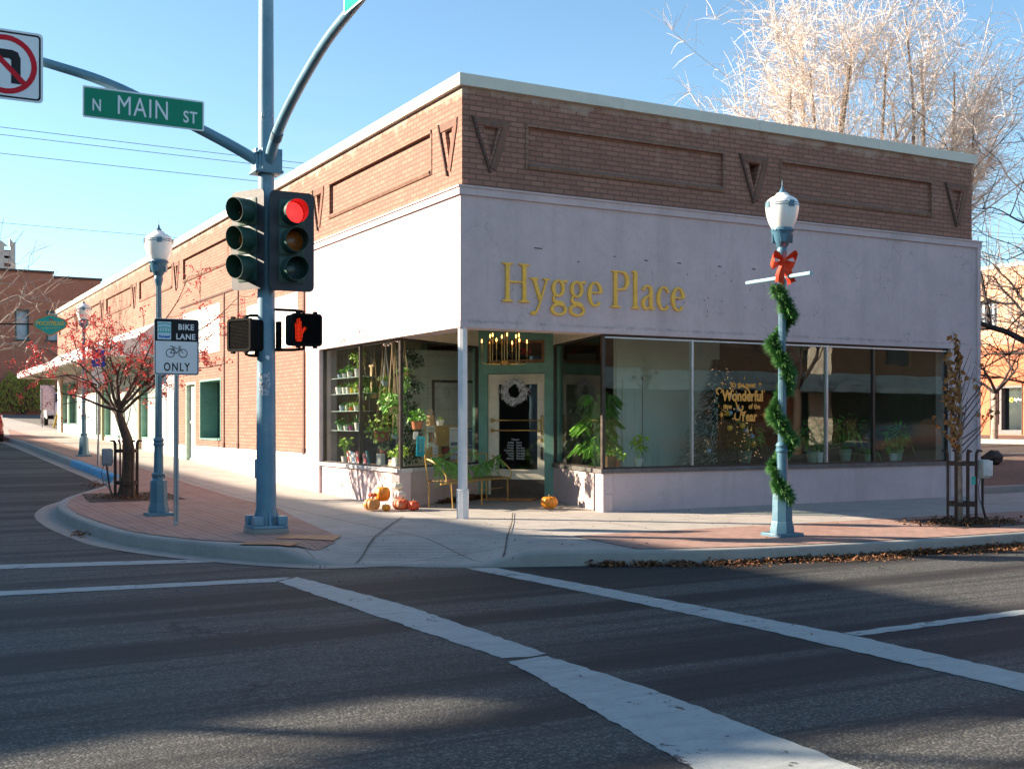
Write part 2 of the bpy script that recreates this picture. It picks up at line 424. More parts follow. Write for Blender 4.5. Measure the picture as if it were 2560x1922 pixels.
def mk_paint():
    m, nt, b = nodes('road_paint'); p = wpos(nt)
    f = noise(nt, p, 5, 6, .7); col = mixc(nt, rng(nt, f, .3, .7), (.28, .31, .30), (.38, .405, .39))
    f = noise(nt, p, 90, 2); col = mixc(nt, rng(nt, f, .56, .66, 0, .6), col, (.22, .22, .22))
    f = noise(nt, mapv(nt, p, (1.2, 5, 1)), 1.5, 8, .75); col = mixc(nt, rng(nt, f, .52, .62, 0, .6), col, (.25, .255, .255))
    f = noise(nt, mapv(nt, p, (.6, 6, 1)), 1.1, 5, .7); col = mixc(nt, rng(nt, f, .61, .66, 0, .45), col, (.10, .105, .11))
    f = noise(nt, p, 3.3, 8, .8); col = mixc(nt, rng(nt, f, .605, .612), col, (.045, .045, .047))
    nt.links.new(col, b.inputs['Base Color']); b.inputs['Roughness'].default_value = .7
    bump(nt, b, noise(nt, p, 110, 3), .5, .003)
    return m
M['paint'] = mk_paint()
M['blue_kerb'] = simple('blue_kerb_paint', (.05, .30, .52), .7, var=.3, scale=5, dirt=((.3, .33, .34), .7), bmp=.4)
M['brick'] = brick_mat('red_brick', (.37, .182, .128), (.26, .120, .086), (.13, .075, .05), ms=.009, stain=(.38, .24, .18), top=(6.60, (.44, .33, .26)))  # mortar tone darkened for the shadow in the joints
M['brick_dark'] = brick_mat('dark_brick_and_edge_shade', (.12, .06, .04), (.08, .042, .03), (.12, .10, .085))  # dark coping brick; on triangle courses it paints an edge shadow
M['brick_soldier'] = brick_mat('soldier_brick', (.25, .115, .075), (.17, .08, .055), (.14, .12, .10), bw=.075, rh=.21)
M['brick_ledge'] = brick_mat('weathered_brick_ledge', (.30, .17, .115), (.22, .12, .08), (.12, .08, .06))
def mk_stucco(name, c, grime=.35):
    m, nt, b = nodes(name); uv, z, p, sp = wall_uv(nt)
    f = noise(nt, p, .9, 6, .7); col = mixc(nt, rng(nt, f, .3, .7), tuple(x*.86 for x in c), tuple(min(x*1.08, 1) for x in c))
    f = noise(nt, p, 14, 5, .75); col = mixc(nt, rng(nt, f, .5, .68, 0, .30), col, tuple(x*.70 for x in c))
    f = noise(nt, mapv(nt, p, (1, 1, 1.6)), 2.4, 7, .8); col = mixc(nt, rng(nt, f, .56, .66, 0, .34), col, (c[0]*.66, c[1]*.66, c[2]*.70))
    v9 = nn(nt, 'ShaderNodeTexVoronoi', feature='DISTANCE_TO_EDGE'); v9.inputs['Scale'].default_value = .55
    w9 = nn(nt, 'ShaderNodeVectorMath', operation='ADD'); z9 = nn(nt, 'ShaderNodeTexNoise'); z9.inputs['Scale'].default_value = 1.5; z9.inputs['Detail'].default_value = 6
    nt.links.new(p, z9.inputs['Vector']); nt.links.new(p, w9.inputs[0]); nt.links.new(z9.outputs['Color'], w9.inputs[1]); nt.links.new(w9.outputs[0], v9.inputs['Vector'])
    col = mixc(nt, mathn(nt, 'MULTIPLY', rng(nt, v9.outputs['Distance'], 0, .004, .6, 0), rng(nt, noise(nt, p, .8, 2), .5, .58)), col, tuple(x*.35 for x in c))
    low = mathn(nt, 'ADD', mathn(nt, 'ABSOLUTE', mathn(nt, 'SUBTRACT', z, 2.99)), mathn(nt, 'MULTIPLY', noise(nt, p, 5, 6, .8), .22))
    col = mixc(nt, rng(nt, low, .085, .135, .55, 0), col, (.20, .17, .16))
    f = noise(nt, mapv(nt, p, (1.2, 1.2, .12)), 2.0, 6, .7); col = mixc(nt, rng(nt, f, .5, .68, 0, grime), col, (c[0]*.6, c[1]*.58, c[2]*.56))
    v = nn(nt, 'ShaderNodeTexVoronoi'); v.inputs['Scale'].default_value = 2.6; nt.links.new(p, v.inputs['Vector'])
    spot = rng(nt, v.outputs['Distance'], .012, .03, .6, 0); col = mixc(nt, spot, col, (.16, .13, .12))
    nt.links.new(col, b.inputs['Base Color']); b.inputs['Roughness'].default_value = .92
    bump(nt, b, noise(nt, p, 70, 5), .35, .006)
    return m
M['stucco'] = mk_stucco('mauve_stucco', (.585, .468, .462))
M['cap'] = simple('parapet_metal', (.62, .585, .49), .55, var=.06, scale=3, dirt=((.36, .34, .29), .35))
M['green'] = simple('green_paint', (.16, .33, .26), .5, var=.12, scale=6, dirt=((.10, .20, .16), .5), bmp=.1)
M['cream'] = simple('cream_paint', (.74, .66, .52), .5, var=.08, scale=6, dirt=((.38, .33, .26), .5), bmp=.1)
M['white'] = simple('white_paint', (.74, .72, .70), .55, var=.06, scale=5, dirt=((.45, .40, .36), .45))
M['white_brick'] = brick_mat('white_painted_brick', (.78, .73, .69), (.72, .67, .63), (.60, .55, .51), bmp=.5)
M['bronze'] = simple('bronze_frame', (.075, .060, .050), .4, .6, var=.2, scale=10)
M['alu'] = simple('aluminium_frame', (.55, .55, .55), .35, .8, var=.1, scale=10)
M['brass'] = simple('brass', (.52, .36, .13), .3, .9, var=.15, scale=12)
M['gold'] = simple('gold_leaf_paint', (.95, .50, .06), .5, 0, var=.15, scale=12)
M['gold_text'] = simple('gold_vinyl', (.75, .34, .05), .5, 0, var=.08, scale=12)
M['blackbits'] = simple('black_metal', (.009, .009, .009), .85, .0, var=.3, scale=12, spec=.1)
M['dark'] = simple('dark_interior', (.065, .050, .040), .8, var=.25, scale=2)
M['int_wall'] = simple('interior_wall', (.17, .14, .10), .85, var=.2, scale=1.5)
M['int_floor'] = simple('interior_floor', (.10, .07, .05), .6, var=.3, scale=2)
M['pale_wall'] = simple('pale_interior_wall', (.80, .82, .77), .8, var=.05, scale=3)
M['wood'] = simple('brown_wood', (.23, .12, .055), .65, var=.3, scale=14)
M['kick'] = simple('bronze_kick_plate', (.11, .085, .065), .45, .6, var=.2, scale=9)
M['pole'] = simple('teal_pole_paint', (.055, .15, .21), .42, 0, var=.16, scale=5, dirt=((.12, .21, .26), .4), coat=.2)
M['signal_pole'] = simple('weathered_teal_pole_paint', (.11, .235, .315), .48, 0, var=.14, scale=4, dirt=((.22, .33, .39), .6), bmp=.1, coat=.15)
M['signal_green'] = simple('dark_green_housing', (.022, .065, .048), .45, var=.25, scale=9)
M['backplate'] = simple('black_backplate', (.020, .022, .028), .5, var=.3, scale=6, dirt=((.05, .05, .055), .5))
M['galv'] = simple('galvanised_steel', (.33, .35, .37), .45, .7, var=.15, scale=20)
M['sign_back'] = simple('sign_aluminium', (.45, .46, .47), .4, .7, var=.1, scale=8)
M['sign_green'] = simple('street_sign_green', (.008, .23, .135), .4, var=.06, scale=6, spec=.15)
M['sign_white'] = simple('sign_white', (.74, .76, .79), .4, var=.04, scale=6, spec=.15)
M['sign_black'] = simple('sign_black', (.018, .018, .022), .45, var=.1, scale=6, spec=.15)
M['sign_red'] = simple('sign_red', (.56, .010, .025), .4, var=.05, scale=6, spec=.15)
M['sign_blue'] = simple('sign_blue', (.015, .05, .42), .4, var=.05, scale=6, spec=.15)
M['sign_teal'] = simple('sign_teal', (.05, .42, .36), .5, var=.1, scale=6, spec=.15)
M['sign_orange'] = simple('sign_orange', (.65, .25, .05), .5, var=.1, scale=6, spec=.15)
M['sign_yellow'] = simple('sign_yellow', (.62, .50, .10), .5, var=.1, scale=6, spec=.15)
M['sign_cyan'] = simple('pale_cyan', (.45, .75, .80), .5, var=.05, scale=6)
M['iron'] = simple('rusty_iron', (.055, .035, .028), .7, .3, var=.4, scale=20)
M['bark'] = simple('brown_bark', (.085, .058, .042), .95, var=.45, scale=18, bmp=.8, bscale=40)
M['bark_grey'] = simple('grey_bark', (.30, .24, .19), .95, var=.4, scale=9, bmp=.8, bscale=30)
M['twig_pale'] = simple('pale_twigs', (.72, .62, .54), .9, var=.25, scale=3)
M['twig_grey'] = simple('grey_brown_twigs', (.26, .21, .18), .9, var=.3, scale=3)
M['twig_dark'] = simple('dark_twigs', (.05, .036, .032), .9, var=.3, scale=6)
M['berry'] = simple('red_berries', (.70, .055, .045), .35, var=.4, scale=15)
M['leaf_green'] = simple('leaf_green', (.15, .36, .045), .5, var=.4, scale=9)
M['leaf_mid'] = simple('leaf_mid_green', (.10, .26, .06), .5, var=.4, scale=9)
M['leaf_lime'] = simple('leaf_lime', (.34, .52, .06), .5, var=.35, scale=9)
M['needle'] = simple('garland_needles', (.045, .15, .025), .6, var=.5, scale=14)
M['needle_dark'] = simple('dark_fir_needles', (.02, .06, .03), .6, var=.4, scale=10)
M['leaf_brown'] = simple('dry_brown_leaf', (.30, .145, .045), .7, var=.5, scale=10)
M['litter'] = simple('leaf_litter', (.17, .075, .03), .85, var=.75, scale=22)
M['mulch'] = simple('mulch', (.12, .075, .055), .95, var=.5, scale=9, bmp=1, bscale=30)
M['soil'] = simple('soil', (.05, .032, .022), .95, var=.5, scale=12, bmp=1, bscale=40)
M['terracotta'] = simple('terracotta', (.42, .14, .065), .8, var=.15, scale=9)
M['pot_white'] = simple('white_glazed_pot', (.72, .71, .67), .35, var=.06, scale=8)
M['pot_yellow'] = simple('yellow_pot', (.72, .50, .02), .4, var=.06, scale=8)
M['pot_purple'] = simple('purple_pot', (.25, .05, .16), .4, var=.1, scale=8)
M['pot_blue'] = simple('blue_grey_pot', (.32, .40, .48), .4, var=.1, scale=8)
M['pot_green'] = simple('pale_green_pot', (.42, .55, .40), .4, var=.1, scale=8)
M['pot_orange'] = simple('orange_pot', (.70, .16, .02), .4, var=.1, scale=8)
M['rope'] = simple('jute_rope', (.50, .36, .19), .9, var=.2, scale=30)
M['bow'] = simple('red_velvet', (.80, .06, .015), .6, var=.25, scale=12)
M['pumpkin'] = simple('orange_pumpkin', (.75, .25, .015), .45, var=.2, scale=9, bmp=.2, bscale=25)
M['pumpkin_tan'] = simple('tan_orange_pumpkin', (.62, .24, .06), .5, var=.25, scale=12, dirt=((.40, .25, .10), .5))
M['pumpkin_red'] = simple('red_orange_pumpkin', (.62, .09, .025), .5, var=.3, scale=14, dirt=((.55, .30, .15), .6))
M['pumpkin_white'] = simple('cream_pumpkin', (.68, .60, .50), .5, var=.12, scale=9, dirt=((.5, .3, .22), .45))
M['stem'] = simple('pumpkin_stem', (.18, .14, .06), .8, var=.3, scale=20)
M['coir'] = simple('coir_mat', (.42, .20, .09), .95, var=.35, scale=40, bmp=1, bscale=120)
M['silver'] = simple('silver_leaves', (.55, .54, .55), .6, var=.75, scale=22)
M['paper'] = simple('paper', (.78, .78, .76), .7, var=.04, scale=8)
M['paper_cyan'] = simple('cyan_paper', (.02, .50, .68), .6, var=.06, scale=8)
M['kraft'] = simple('kraft_board', (.50, .33, .13), .8, var=.12, scale=6)
M['ink'] = simple('ink', (.05, .05, .06), .7, var=.1, scale=8)
M['ink_red'] = simple('red_print', (.35, .03, .03), .6, var=.15, scale=8)
M['cable'] = simple('cable_rubber', (.03, .03, .03), .6, var=.1, scale=8)
M['bg_brick'] = brick_mat('far_red_brick', (.50, .19, .115), (.43, .155, .09), (.36, .19, .13), bw=.3, rh=.1, stain=(.13, .06, .045), bmp=.2)
M['orange_wall'] = brick_mat('orange_painted_brick', (.66, .21, .10), (.62, .19, .09), (.58, .18, .09), bmp=.4)
M['peach_wall'] = brick_mat('peach_painted_brick', (.72, .38, .24), (.68, .35, .22), (.60, .31, .20), bmp=.4)
M['stone'] = simple('cream_stone', (.52, .50, .44), .8, var=.12, scale=3)
M['awning_blue'] = simple('blue_grey_awning', (.07, .11, .14), .7, var=.12, scale=3)
M['far_brown'] = brick_mat('brown_brick_across', (.040, .024, .014), (.034, .02, .012), (.035, .026, .018), bmp=.3)
M['car_red'] = simple('red_car_paint', (.38, .012, .018), .2, 0, var=.04, scale=3, coat=1)
M['car_white'] = simple('white_car_paint', (.72, .73, .75), .2, 0, var=.04, scale=3, coat=1)
M['car_dark'] = simple('dark_car_paint', (.02, .022, .03), .2, 0, var=.04, scale=3, coat=1)
M['tyre'] = simple('tyre_rubber', (.02, .02, .02), .85, var=.2, scale=20)
M['tail'] = simple('tail_light', (.45, .01, .01), .2, var=.1, scale=9)
M['pale_pane'] = simple('pale_green_pane', (.50, .56, .50), .35, var=.16, scale=1.2)  # pale grey green over the whole pane
M['pink'] = simple('pink_poster', (.80, .05, .22), .6, var=.3, scale=9)
M['bush'] = simple('yellow_green_shrub', (.26, .25, .03), .7, var=.5, scale=6)
M['shade_green'] = simple('fir_shade', (.03, .06, .025), .8, var=.4, scale=4)
M['char'] = simple('ornament_blue', (.40, .55, .70), .25, .3, var=.15, scale=9)
M['flame'] = emis('bulb_glow', (1.0, .40, .08), 3)
M['fairy'] = emis('fairy_light', (1.0, .55, .25), .9)
M['red_on'] = emis('red_lamp', (1.0, .012, .012), 1.5)
M['hand_on'] = emis('hand_symbol', (1.0, .04, .008), .45)
def mk_glass(name, tint=(.86, .92, .90), refl=1.0):
    m = bpy.data.materials.new(name); m.use_nodes = True; nt = m.node_tree; nt.nodes.clear()
    o = nn(nt, 'ShaderNodeOutputMaterial'); mx = nn(nt, 'ShaderNodeMixShader'); tr = nn(nt, 'ShaderNodeBsdfTransparent'); gl = nn(nt, 'ShaderNodeBsdfGlossy')
    tr.inputs[0].default_value = (*tint, 1); gl.inputs['Roughness'].default_value = .0; gl.inputs[0].default_value = (.95, .97, 1, 1)
    fr = nn(nt, 'ShaderNodeLayerWeight')
    p = wpos(nt); bp = nn(nt, 'ShaderNodeBump'); bp.inputs['Strength'].default_value = .06; bp.inputs['Distance'].default_value = .02
    nt.links.new(noise(nt, p, .9, 2), bp.inputs['Height']); nt.links.new(bp.outputs[0], gl.inputs['Normal'])
    f = mathn(nt, 'MULTIPLY', mathn(nt, 'ADD', mathn(nt, 'MULTIPLY', mathn(nt, 'POWER', fr.outputs['Facing'], 4.0), .9), .055), refl, clamp=True)
    nt.links.new(f, mx.inputs[0]); nt.links.new(tr.outputs[0], mx.inputs[1]); nt.links.new(gl.outputs[0], mx.inputs[2]); nt.links.new(mx.outputs[0], o.inputs[0])
    return m
M['glass'] = mk_glass('window_glass', (.97, .98, .97), .9)
M['glass_dim'] = mk_glass('entry_glass', (.93, .95, .93), .5)
M['glass_front'] = mk_glass('plate_glass', (.88, .93, .90), 1.1)
M['dark_glass'] = simple('dark_window_glass', (.02, .03, .035), .06, 0, var=.1, scale=1, spec=.8)
M['sky_glass'] = simple('pale_blue_pane', (.36, .44, .50), .25, 0, var=.15, scale=.8)  # pale blue grey over the whole pane
def mk_globe():
    m, nt, b = nodes('frosted_globe'); b.inputs['Base Color'].default_value = (.86, .85, .80, 1)
    b.inputs['Roughness'].default_value = .25; b.inputs['Subsurface Weight'].default_value = .6; b.inputs['Subsurface Scale'].default_value = .08
    b.inputs['Subsurface Radius'].default_value = (1, .9, .8)
    bump(nt, b, noise(nt, wpos(nt), 90, 2), .25, .003); return m
M['globe'] = mk_globe()

M['slot'] = simple('rust_brown_slot', (.10, .05, .04), .9)
# ---------------------------------------------------------------- ground
def zs(x, y):
    return g(x, y)+.155-.145*ramp(x, y)+.035*min(sm((y+4.6)/4.6), sm((x+3)/3))
struct(sheet('ground', [(-900,-900),(900,-900),(900,900),(-900,900)], lambda x, y: g(x, y)-.30, M['mulch'], 20))
struct(sheet('road', [(-70,-70),(60,-70),(60,130),(-70,130)], lambda x, y: g(x, y), M['asphalt'], 1.5))
KP = [(36,-5.07),(14,-5.07),(5.41,-5.07),(2.96,-5.01),(1.09,-4.75),(-.64,-4.13),(-1.8,-3.64),(-2.4,-3.22),(-3.07,-2.70),(-3.63,-1.92),(-4.10,-.95),(-4.52,.35),(-4.70,1.9),(-4.78,3.6),(-4.70,5.3),(-4.40,6.7),(-3.95,7.8),(-3.45,8.9),(-3.02,10.1),(-2.76,11.3),(-2.70,12.5),(-2.7,20),(-2.7,40),(-2.7,90)]
path = [(p.x, p.y) for p in crom([(x, y, 0) for x, y in KP], 5)]
def offset(path, d):
    out = []
    for i, p in enumerate(path):
        a = Vector(path[max(i-1, 0)]); b = Vector(path[min(i+1, len(path)-1)]); t = (b-a).normalized()
        out.append((p[0]+t.y*d, p[1]-t.x*d))      # right of travel = inland
    return out
inl = offset(path, .15)
def kerb_mesh(i0, i1, name, mat, lift=0):
    mb = MB(); pr = path[i0:i1+1]; o = offset(path, 0)
    prof = [(-.012-lift, None, -.08), (-.006-lift, 0, -.035), (.004-lift*.5, 0, -.012+lift), (.022, 0, lift), (.15, 0, lift+.001), (.15, 0, -.12)]
    offs = [offset(path, d)[i0:i1+1] for d, _, _ in prof]
    n = len(prof); vs = []; fs = []
    for i in range(len(pr)):
        for k, (d, base, dz) in enumerate(prof):
            x, y = offs[k][i]; gx = g(*pr[i]); zk = max(zs(*pr[i]), gx+.012)
            z = gx-.08 if base is None else max(zk+dz, gx+.003+.001*k)
            vs.append((x, y, z))
    for i in range(len(pr)-1):
        for k in range(n-1): fs.append((i*n+k, i*n+k+1, (i+1)*n+k+1, (i+1)*n+k))
    mb.add(vs, fs)
    ob = mb.build(name, mat, origin=False, smooth=40)
    return ob
struct(kerb_mesh(0, len(path)-1, 'kerb', M['kerb']))
ib = [i for i, p in enumerate(path) if p[1] > 11.6 and abs(p[0]+2.7) < .06]
# finer blue stretch
def near(y): return min(range(len(path)), key=lambda i: abs(path[i][1]-y) + (10 if path[i][0] < -3.2 else 0))
struct(kerb_mesh(near(11.2), near(18.6), 'blue_painted_kerb', M['blue_kerb'], .004))
cv = [(p[0], p[1]) for p in inl]
pave = cv+[(0.3,90),(0.3,42),(.3,4.2),(3.7,4.2),(3.7,.3),(36,.3)]
struct(sheet('sidewalk', pave, zs, M['concrete'], .3))
# gutter apron round the bulb
a0 = next(i for i, p in enumerate(path) if p[0] < -2.2); a1 = near(11.0); a2 = near(60)
oo = offset(path, -.34); mb = MB(); oi = offset(path, .02)
for i in range(a0, a2):
    f_ = lambda p, d: (p[0], p[1], g(*p)+d)
    w0 = sm((i-a0)/6); w1 = sm((i+1-a0)/6)
    A_ = [oi[i], oi[i+1], (oi[i+1][0]+(oo[i+1][0]-oi[i+1][0])*w1, oi[i+1][1]+(oo[i+1][1]-oi[i+1][1])*w1), (oi[i][0]+(oo[i][0]-oi[i][0])*w0, oi[i][1]+(oo[i][1]-oi[i][1])*w0)]
    mb.add([f_(p, .006) for p in A_], [(0, 3, 2, 1)])
struct(mb.build('gutter', M['apron'], origin=False))
# paver fields
def zup(d): return lambda x, y: zs(x, y)+d
i0 = min(range(len(cv)), key=lambda i: abs(cv[i][0]+3.15)+(5 if cv[i][1] > 3 else 0)); i1 = near(44)
inn = offset(path, .50); pv = []
for i in range(i0, i1):
    t = sm(1-(Vector(cv[i])-Vector((-2.9,-2.6))).length/2.4); pv.append((cv[i][0]*(1-t)+inn[i][0]*t, cv[i][1]*(1-t)+inn[i][1]*t))
struct(sheet('brick_paving', pv+[(-1.65, 44), (-1.7,3.2), (-2.30,-1.0), (-2.55,-1.75)], zup(.008), M['pavers'], .3))
j0 = min(range(len(cv)), key=lambda i: abs(cv[i][0]-24)); j1 = min(range(len(cv)), key=lambda i: abs(cv[i][0]+.05)+(9 if cv[i][1] > 0 else 0))
struct(sheet('brick_paving', cv[j0:j1+1]+[(.15,-2.75),(24,-2.75)], zup(.008), M['pavers'], .3))
# ramp joints and the saw cuts of the corner slabs
jm = simple('joint', (.05, .045, .04), .9)
def strip(pts, w, zf, mat, name, jit=0):
    mb = MB(); pts = [Vector((*p, 0)) for p in pts]; q = []
    for a, b in zip(pts, pts[1:]):
        n = max(int((b-a).length/.12), 1)
        for k in range(n): q.append(a+(b-a)*k/n)
    q.append(pts[-1]); vs = []; fs = []
    for i, p in enumerate(q):
        t = (q[min(i+1, len(q)-1)]-q[max(i-1, 0)]).normalized(); nx = Vector((-t.y, t.x, 0)); ww = w*(1+random.uniform(-jit, jit)*2)
        p = p+nx*random.uniform(-jit, jit)*w*2
        for s_ in (-1, 1):
            v = p+nx*ww/2*s_; vs.append((v.x, v.y, zf(v.x, v.y)))
    for i in range(len(q)-1): fs.append((2*i, 2*i+2, 2*i+3, 2*i+1))
    mb.add(vs, fs); return mb
mj = MB()
for pts, w in [([(-2.75,-2.92), (-1.15,-.2), (-.6,.7)], .016), ([(-1.35,-3.72), (.2,-1.1), (1.1,.5)], .016), ([(-1.95,-1.5), (.1,-2.78)], .012)]:
    s_ = strip(pts, w, zup(.013), None, '', .13); mj.add(s_.v, s_.f)
for k in range(7):
    a = RC+RN*(.28+.13*k)-RT*.78; b = RC+RN*(.28+.13*k)+RT*.66
    s_ = strip([tuple(a), tuple(b)], .008, zup(.013), None, '', .2); mj.add(s_.v, s_.f)
struct(mj.build('pavement_joints', jm, origin=False))
# utility covers in the paving
cov = simple('rusty_cover', (.36, .19, .10), .7, .2, var=.3, scale=25, bmp=.6)
for (x, y, w, d, rz, lab) in [(-3.35,-1.75,.62,.36,R(-35),'rusty rectangular utility cover by the kerb, left of the signal pole base'),
                              (-2.72,-1.3,.72,.42,R(-33),'rusty rectangular utility cover in front of the signal pole base')]:
    cs, sn = math.cos(rz), math.sin(rz)
    o = sheet('utility_cover', [(x+a*w/2*cs-b*d/2*sn, y+a*w/2*sn+b*d/2*cs) for a, b in ((-1,-1),(1,-1),(1,1),(-1,1))], zup(.016), cov, .15)
    tag(o, lab, 'utility cover', 'covers in the corner pavement')
# gravel pit round the crabapple, leaf piles
sq = [(-4.15,5.6),(-2.55,5.6),(-2.55,7.4),(-4.0,7.4)]
struct(sheet('tree_pit', sq, zup(.014), M['soil'], .4))
sq = [(5.2,-4.3),(6.7,-4.3),(6.7,-3.1),(5.2,-3.1)]
struct(sheet('tree_pit', sq, zup(.014), M['soil'], .4))
# markings
RP = lambda x, y: g(x, y)+.004
def mark(poly, name='road_marking'): struct(sheet(name, poly, RP, M['paint'], 1.0, jag=.013))
mark([(-3.89,-3.80),(-3.62,-3.55),(-3.40,-5.6),(-3.40,-8.12),(-3.56,-8.17),(-3.74,-8.12),(-3.83,-5.9)])
mark([(-3.76,-8.24),(-3.44,-8.20),(-3.40,-9.3),(-3.50,-11.1),(-3.58,-13.5),(-4.35,-13.5),(-4.16,-10.72),(-3.90,-9.2)])
mark([(-1.81,-3.72),(-1.52,-3.86),(-1.30,-6.2),(-1.10,-8.6),(-1.13,-10.1),(-1.2,-12.5),(-1.66,-12.5),(-1.53,-10.2),(-1.52,-8.2),(-1.62,-6.2)])
mark([(-3.99,-1.90),(-3.86,-1.62),(-5.0,-1.30),(-6.13,-1.01),(-12,.4),(-12,-.05),(-6.17,-1.41),(-5,-1.66)])
mark([(-3.92,-3.80),(-3.68,-3.54),(-5.0,-3.38),(-6.34,-3.20),(-12,-2.4),(-12,-2.75),(-6.36,-3.5),(-5,-3.66)])
mark([(-1.06,-8.66),(-1.09,-8.52),(.95,-8.45),(12,-8.40),(12,-8.56),(.75,-8.62)])
# right of the shop: mulch bed, its kerb, lot, pale far kerb
struct(sheet('mulch_bed', [(11.2,.9),(36,.9),(36,9.5),(11.2,9.5)], lambda x, y: g(x, y)+.22+.12*math.sin(x*.7)*math.sin(y*.6)*.5, M['mulch'], .8))
mb = MB()
for (x0, y0, x1, y1) in [(11.0,.55,36,.85), (11,9.6,36,9.8)]:
    n = 12
    for k in range(n):
        a = x0+(x1-x0)*k/n; b = x0+(x1-x0)*(k+1)/n-.01; mb.box(a, y0, g(a, y0)-.1, b, y1, g(a, y0)+.30)
struct(mb.build('bed_kerb', M['kerb'], origin=False))
mb = MB(); mb2 = MB()
for k in range(30):
    a = -6+3*k; mb.box(36, a, .2, 36.35, a+2.98, g(36, a+1.5)+.2)
struct(mb.build('far_kerb', M['concrete'], origin=False))
struct(sheet('far_sidewalk', [(36.3,-6),(41,-6),(41,60),(36.3,60)], lambda x, y: g(x, y)+.19, M['mulch'], 3))
struct(sheet('parking_lot', [(.3,40.6),(30,40.6),(30,74),(.3,74)], lambda x, y: g(x, y)+.17, mk_concrete('worn_lot', (.17, .15, .13), stain=.8), 3))
rk = simple('dark_rock', (.06, .045, .04), .9, var=.5, scale=5, bmp=1)
for i, (x, y, r) in enumerate([(20.5,7.6,.30),(24.0,8.6,.32)]):
    mb = MB(); mb.ball((x, y, g(x, y)+.35), r, 9, 6, .7); mb.v = [(a+random.uniform(-.05,.05), b+random.uniform(-.05,.05), c+random.uniform(-.04,.04)) for a, b, c in mb.v]
    tag(mb.build('boulder', rk), ['dark boulder in the mulch bed beside the shop end wall', 'dark boulder in the mulch bed nearest the right picture edge'][i], 'boulder', 'boulders in the mulch bed')

# ---------------------------------------------------------------- corner shop
shop = thing('shop_building', 'single storey corner shop with brick parapet, mauve stucco fascia and large display windows', 'building', (0, 0, 0))
LX, LY = 10.54, 40.1
def P(name, mat, parent=shop, smooth=0): return lambda mb: mb.build(name, mat, parent, smooth)
# brick wall: front band + side wall with openings (cells around holes)
def wall_cells(mb, M_, u0, u1, z0, z1, holes, th):
    us = sorted({u0, u1, *[h[0] for h in holes], *[h[1] for h in holes]}); zz = sorted({z0, z1, *[h[2] for h in holes], *[h[3] for h in holes]})
    ins = lambda a, b: any(h[0] < a < h[1] and h[2] < b < h[3] for h in holes)
    for i in range(len(us)-1):
        run = None
        for j in range(len(zz)-1):
            if ins((us[i]+us[i+1])/2, (zz[j]+zz[j+1])/2):
                if run: mb.box(us[i], run[0], -th, us[i+1], run[1], 0, M_); run = None
            else: run = (run[0], zz[j+1]) if run else (zz[j], zz[j+1])
        if run: mb.box(us[i], run[0], -th, us[i+1], run[1], 0, M_)
FS = frame((0, 0, 0), (0, -1, 0))          # side wall seen from the street: local x = -Y
FF = frame((0, 0, 0), (1, 0, 0))           # front
def boolean(ob, cutter):
    md = ob.modifiers.new('b', 'BOOLEAN'); md.object = cutter; md.solver = 'EXACT'; md.operation = 'DIFFERENCE'
    dg = bpy.context.evaluated_depsgraph_get(); me = bpy.data.meshes.new_from_object(ob.evaluated_get(dg))
    ob.modifiers.clear(); old = ob.data; ob.data = me; me.name = old.name
    bpy.data.objects.remove(cutter)
# upper band (L shaped), one closed prism, cut by panels and triangles
up = MB(); up.prism([(0,0),(LX,0),(LX,.35),(.35,.35),(.35,LY),(0,LY)], 4.62, 6.36)
upper = up.build('brick_wall', M['brick'], shop)
upper['label'] = 'red brick parapet wall with recessed panels and triangle niches'
ct = MB(); ledges = []
fp = [(1.08, 4.69), (5.94, 9.47)]
sp_ = [(1.05, 5.41)]+[(6.6+5.71*k, 10.98+5.71*k) for k in range(6)]
fv = [(.47, 0), (5.345, 1), (10.14, 0)]
sv = [(.44, 0)]+[(6.02+5.71*k, 1) for k in range(7) if 6.02+5.71*k < 39.8]
for a, b in fp: ct.box(a, -.2, 5.33, b, .045, 5.88)
for a, b in sp_:
    if a < 39: ct.box(-.2, a, 5.33, .045, min(b, 39.7), 5.88)
def tri(mb, c, w, h, M_, d, top=5.80): mb.prism([(c-w/2, top), (c, top-h), (c+w/2, top)], -d, .2, M_)
for c, o in fv: tri(ct, c, .24, .42, FF, .24 if o else .05, 5.80)
for c, o in sv: tri(ct, -c, .24, .42, FS, .24 if o else .05, 5.80)
co = ct.build('cut', None, origin=False); boolean(upper, co)
def slab(mb, M_, p, q, w, d):            # slanting raised course between p and q
    a = Vector(p); b = Vector(q); t = (b-a).normalized(); n = Vector((-t.y, t.x))*w/2
    mb.prism([tuple(a+n), tuple(a-n), tuple(b-n), tuple(b+n)], -.01, d, M_)
for M_, lst, sg in ((FF, fv, 1), (FS, sv, -1)):
    for c, o in lst:
        mb = MB(); C_ = sg*c
        slab(mb, M_, (C_-.31, 5.93), (C_-.02, 5.14), .035, .035)
        mb.build('triangle_course', M['brick_dark'], shop); mb = MB()  # dark tone paints the shadow line along the slanted edge
        slab(mb, M_, (C_+.25, 5.86), (C_+.03, 5.20), .10, .016)
        mb.build('triangle_course', M['brick_soldier'], shop)
        mb = MB(); mb.prism([(C_-.27, 5.81), (C_+.27, 5.81), (C_+.30, 5.92), (C_-.30, 5.92)], -.01, .017, M_); mb.build('soldier_course', M['brick_soldier'], shop)
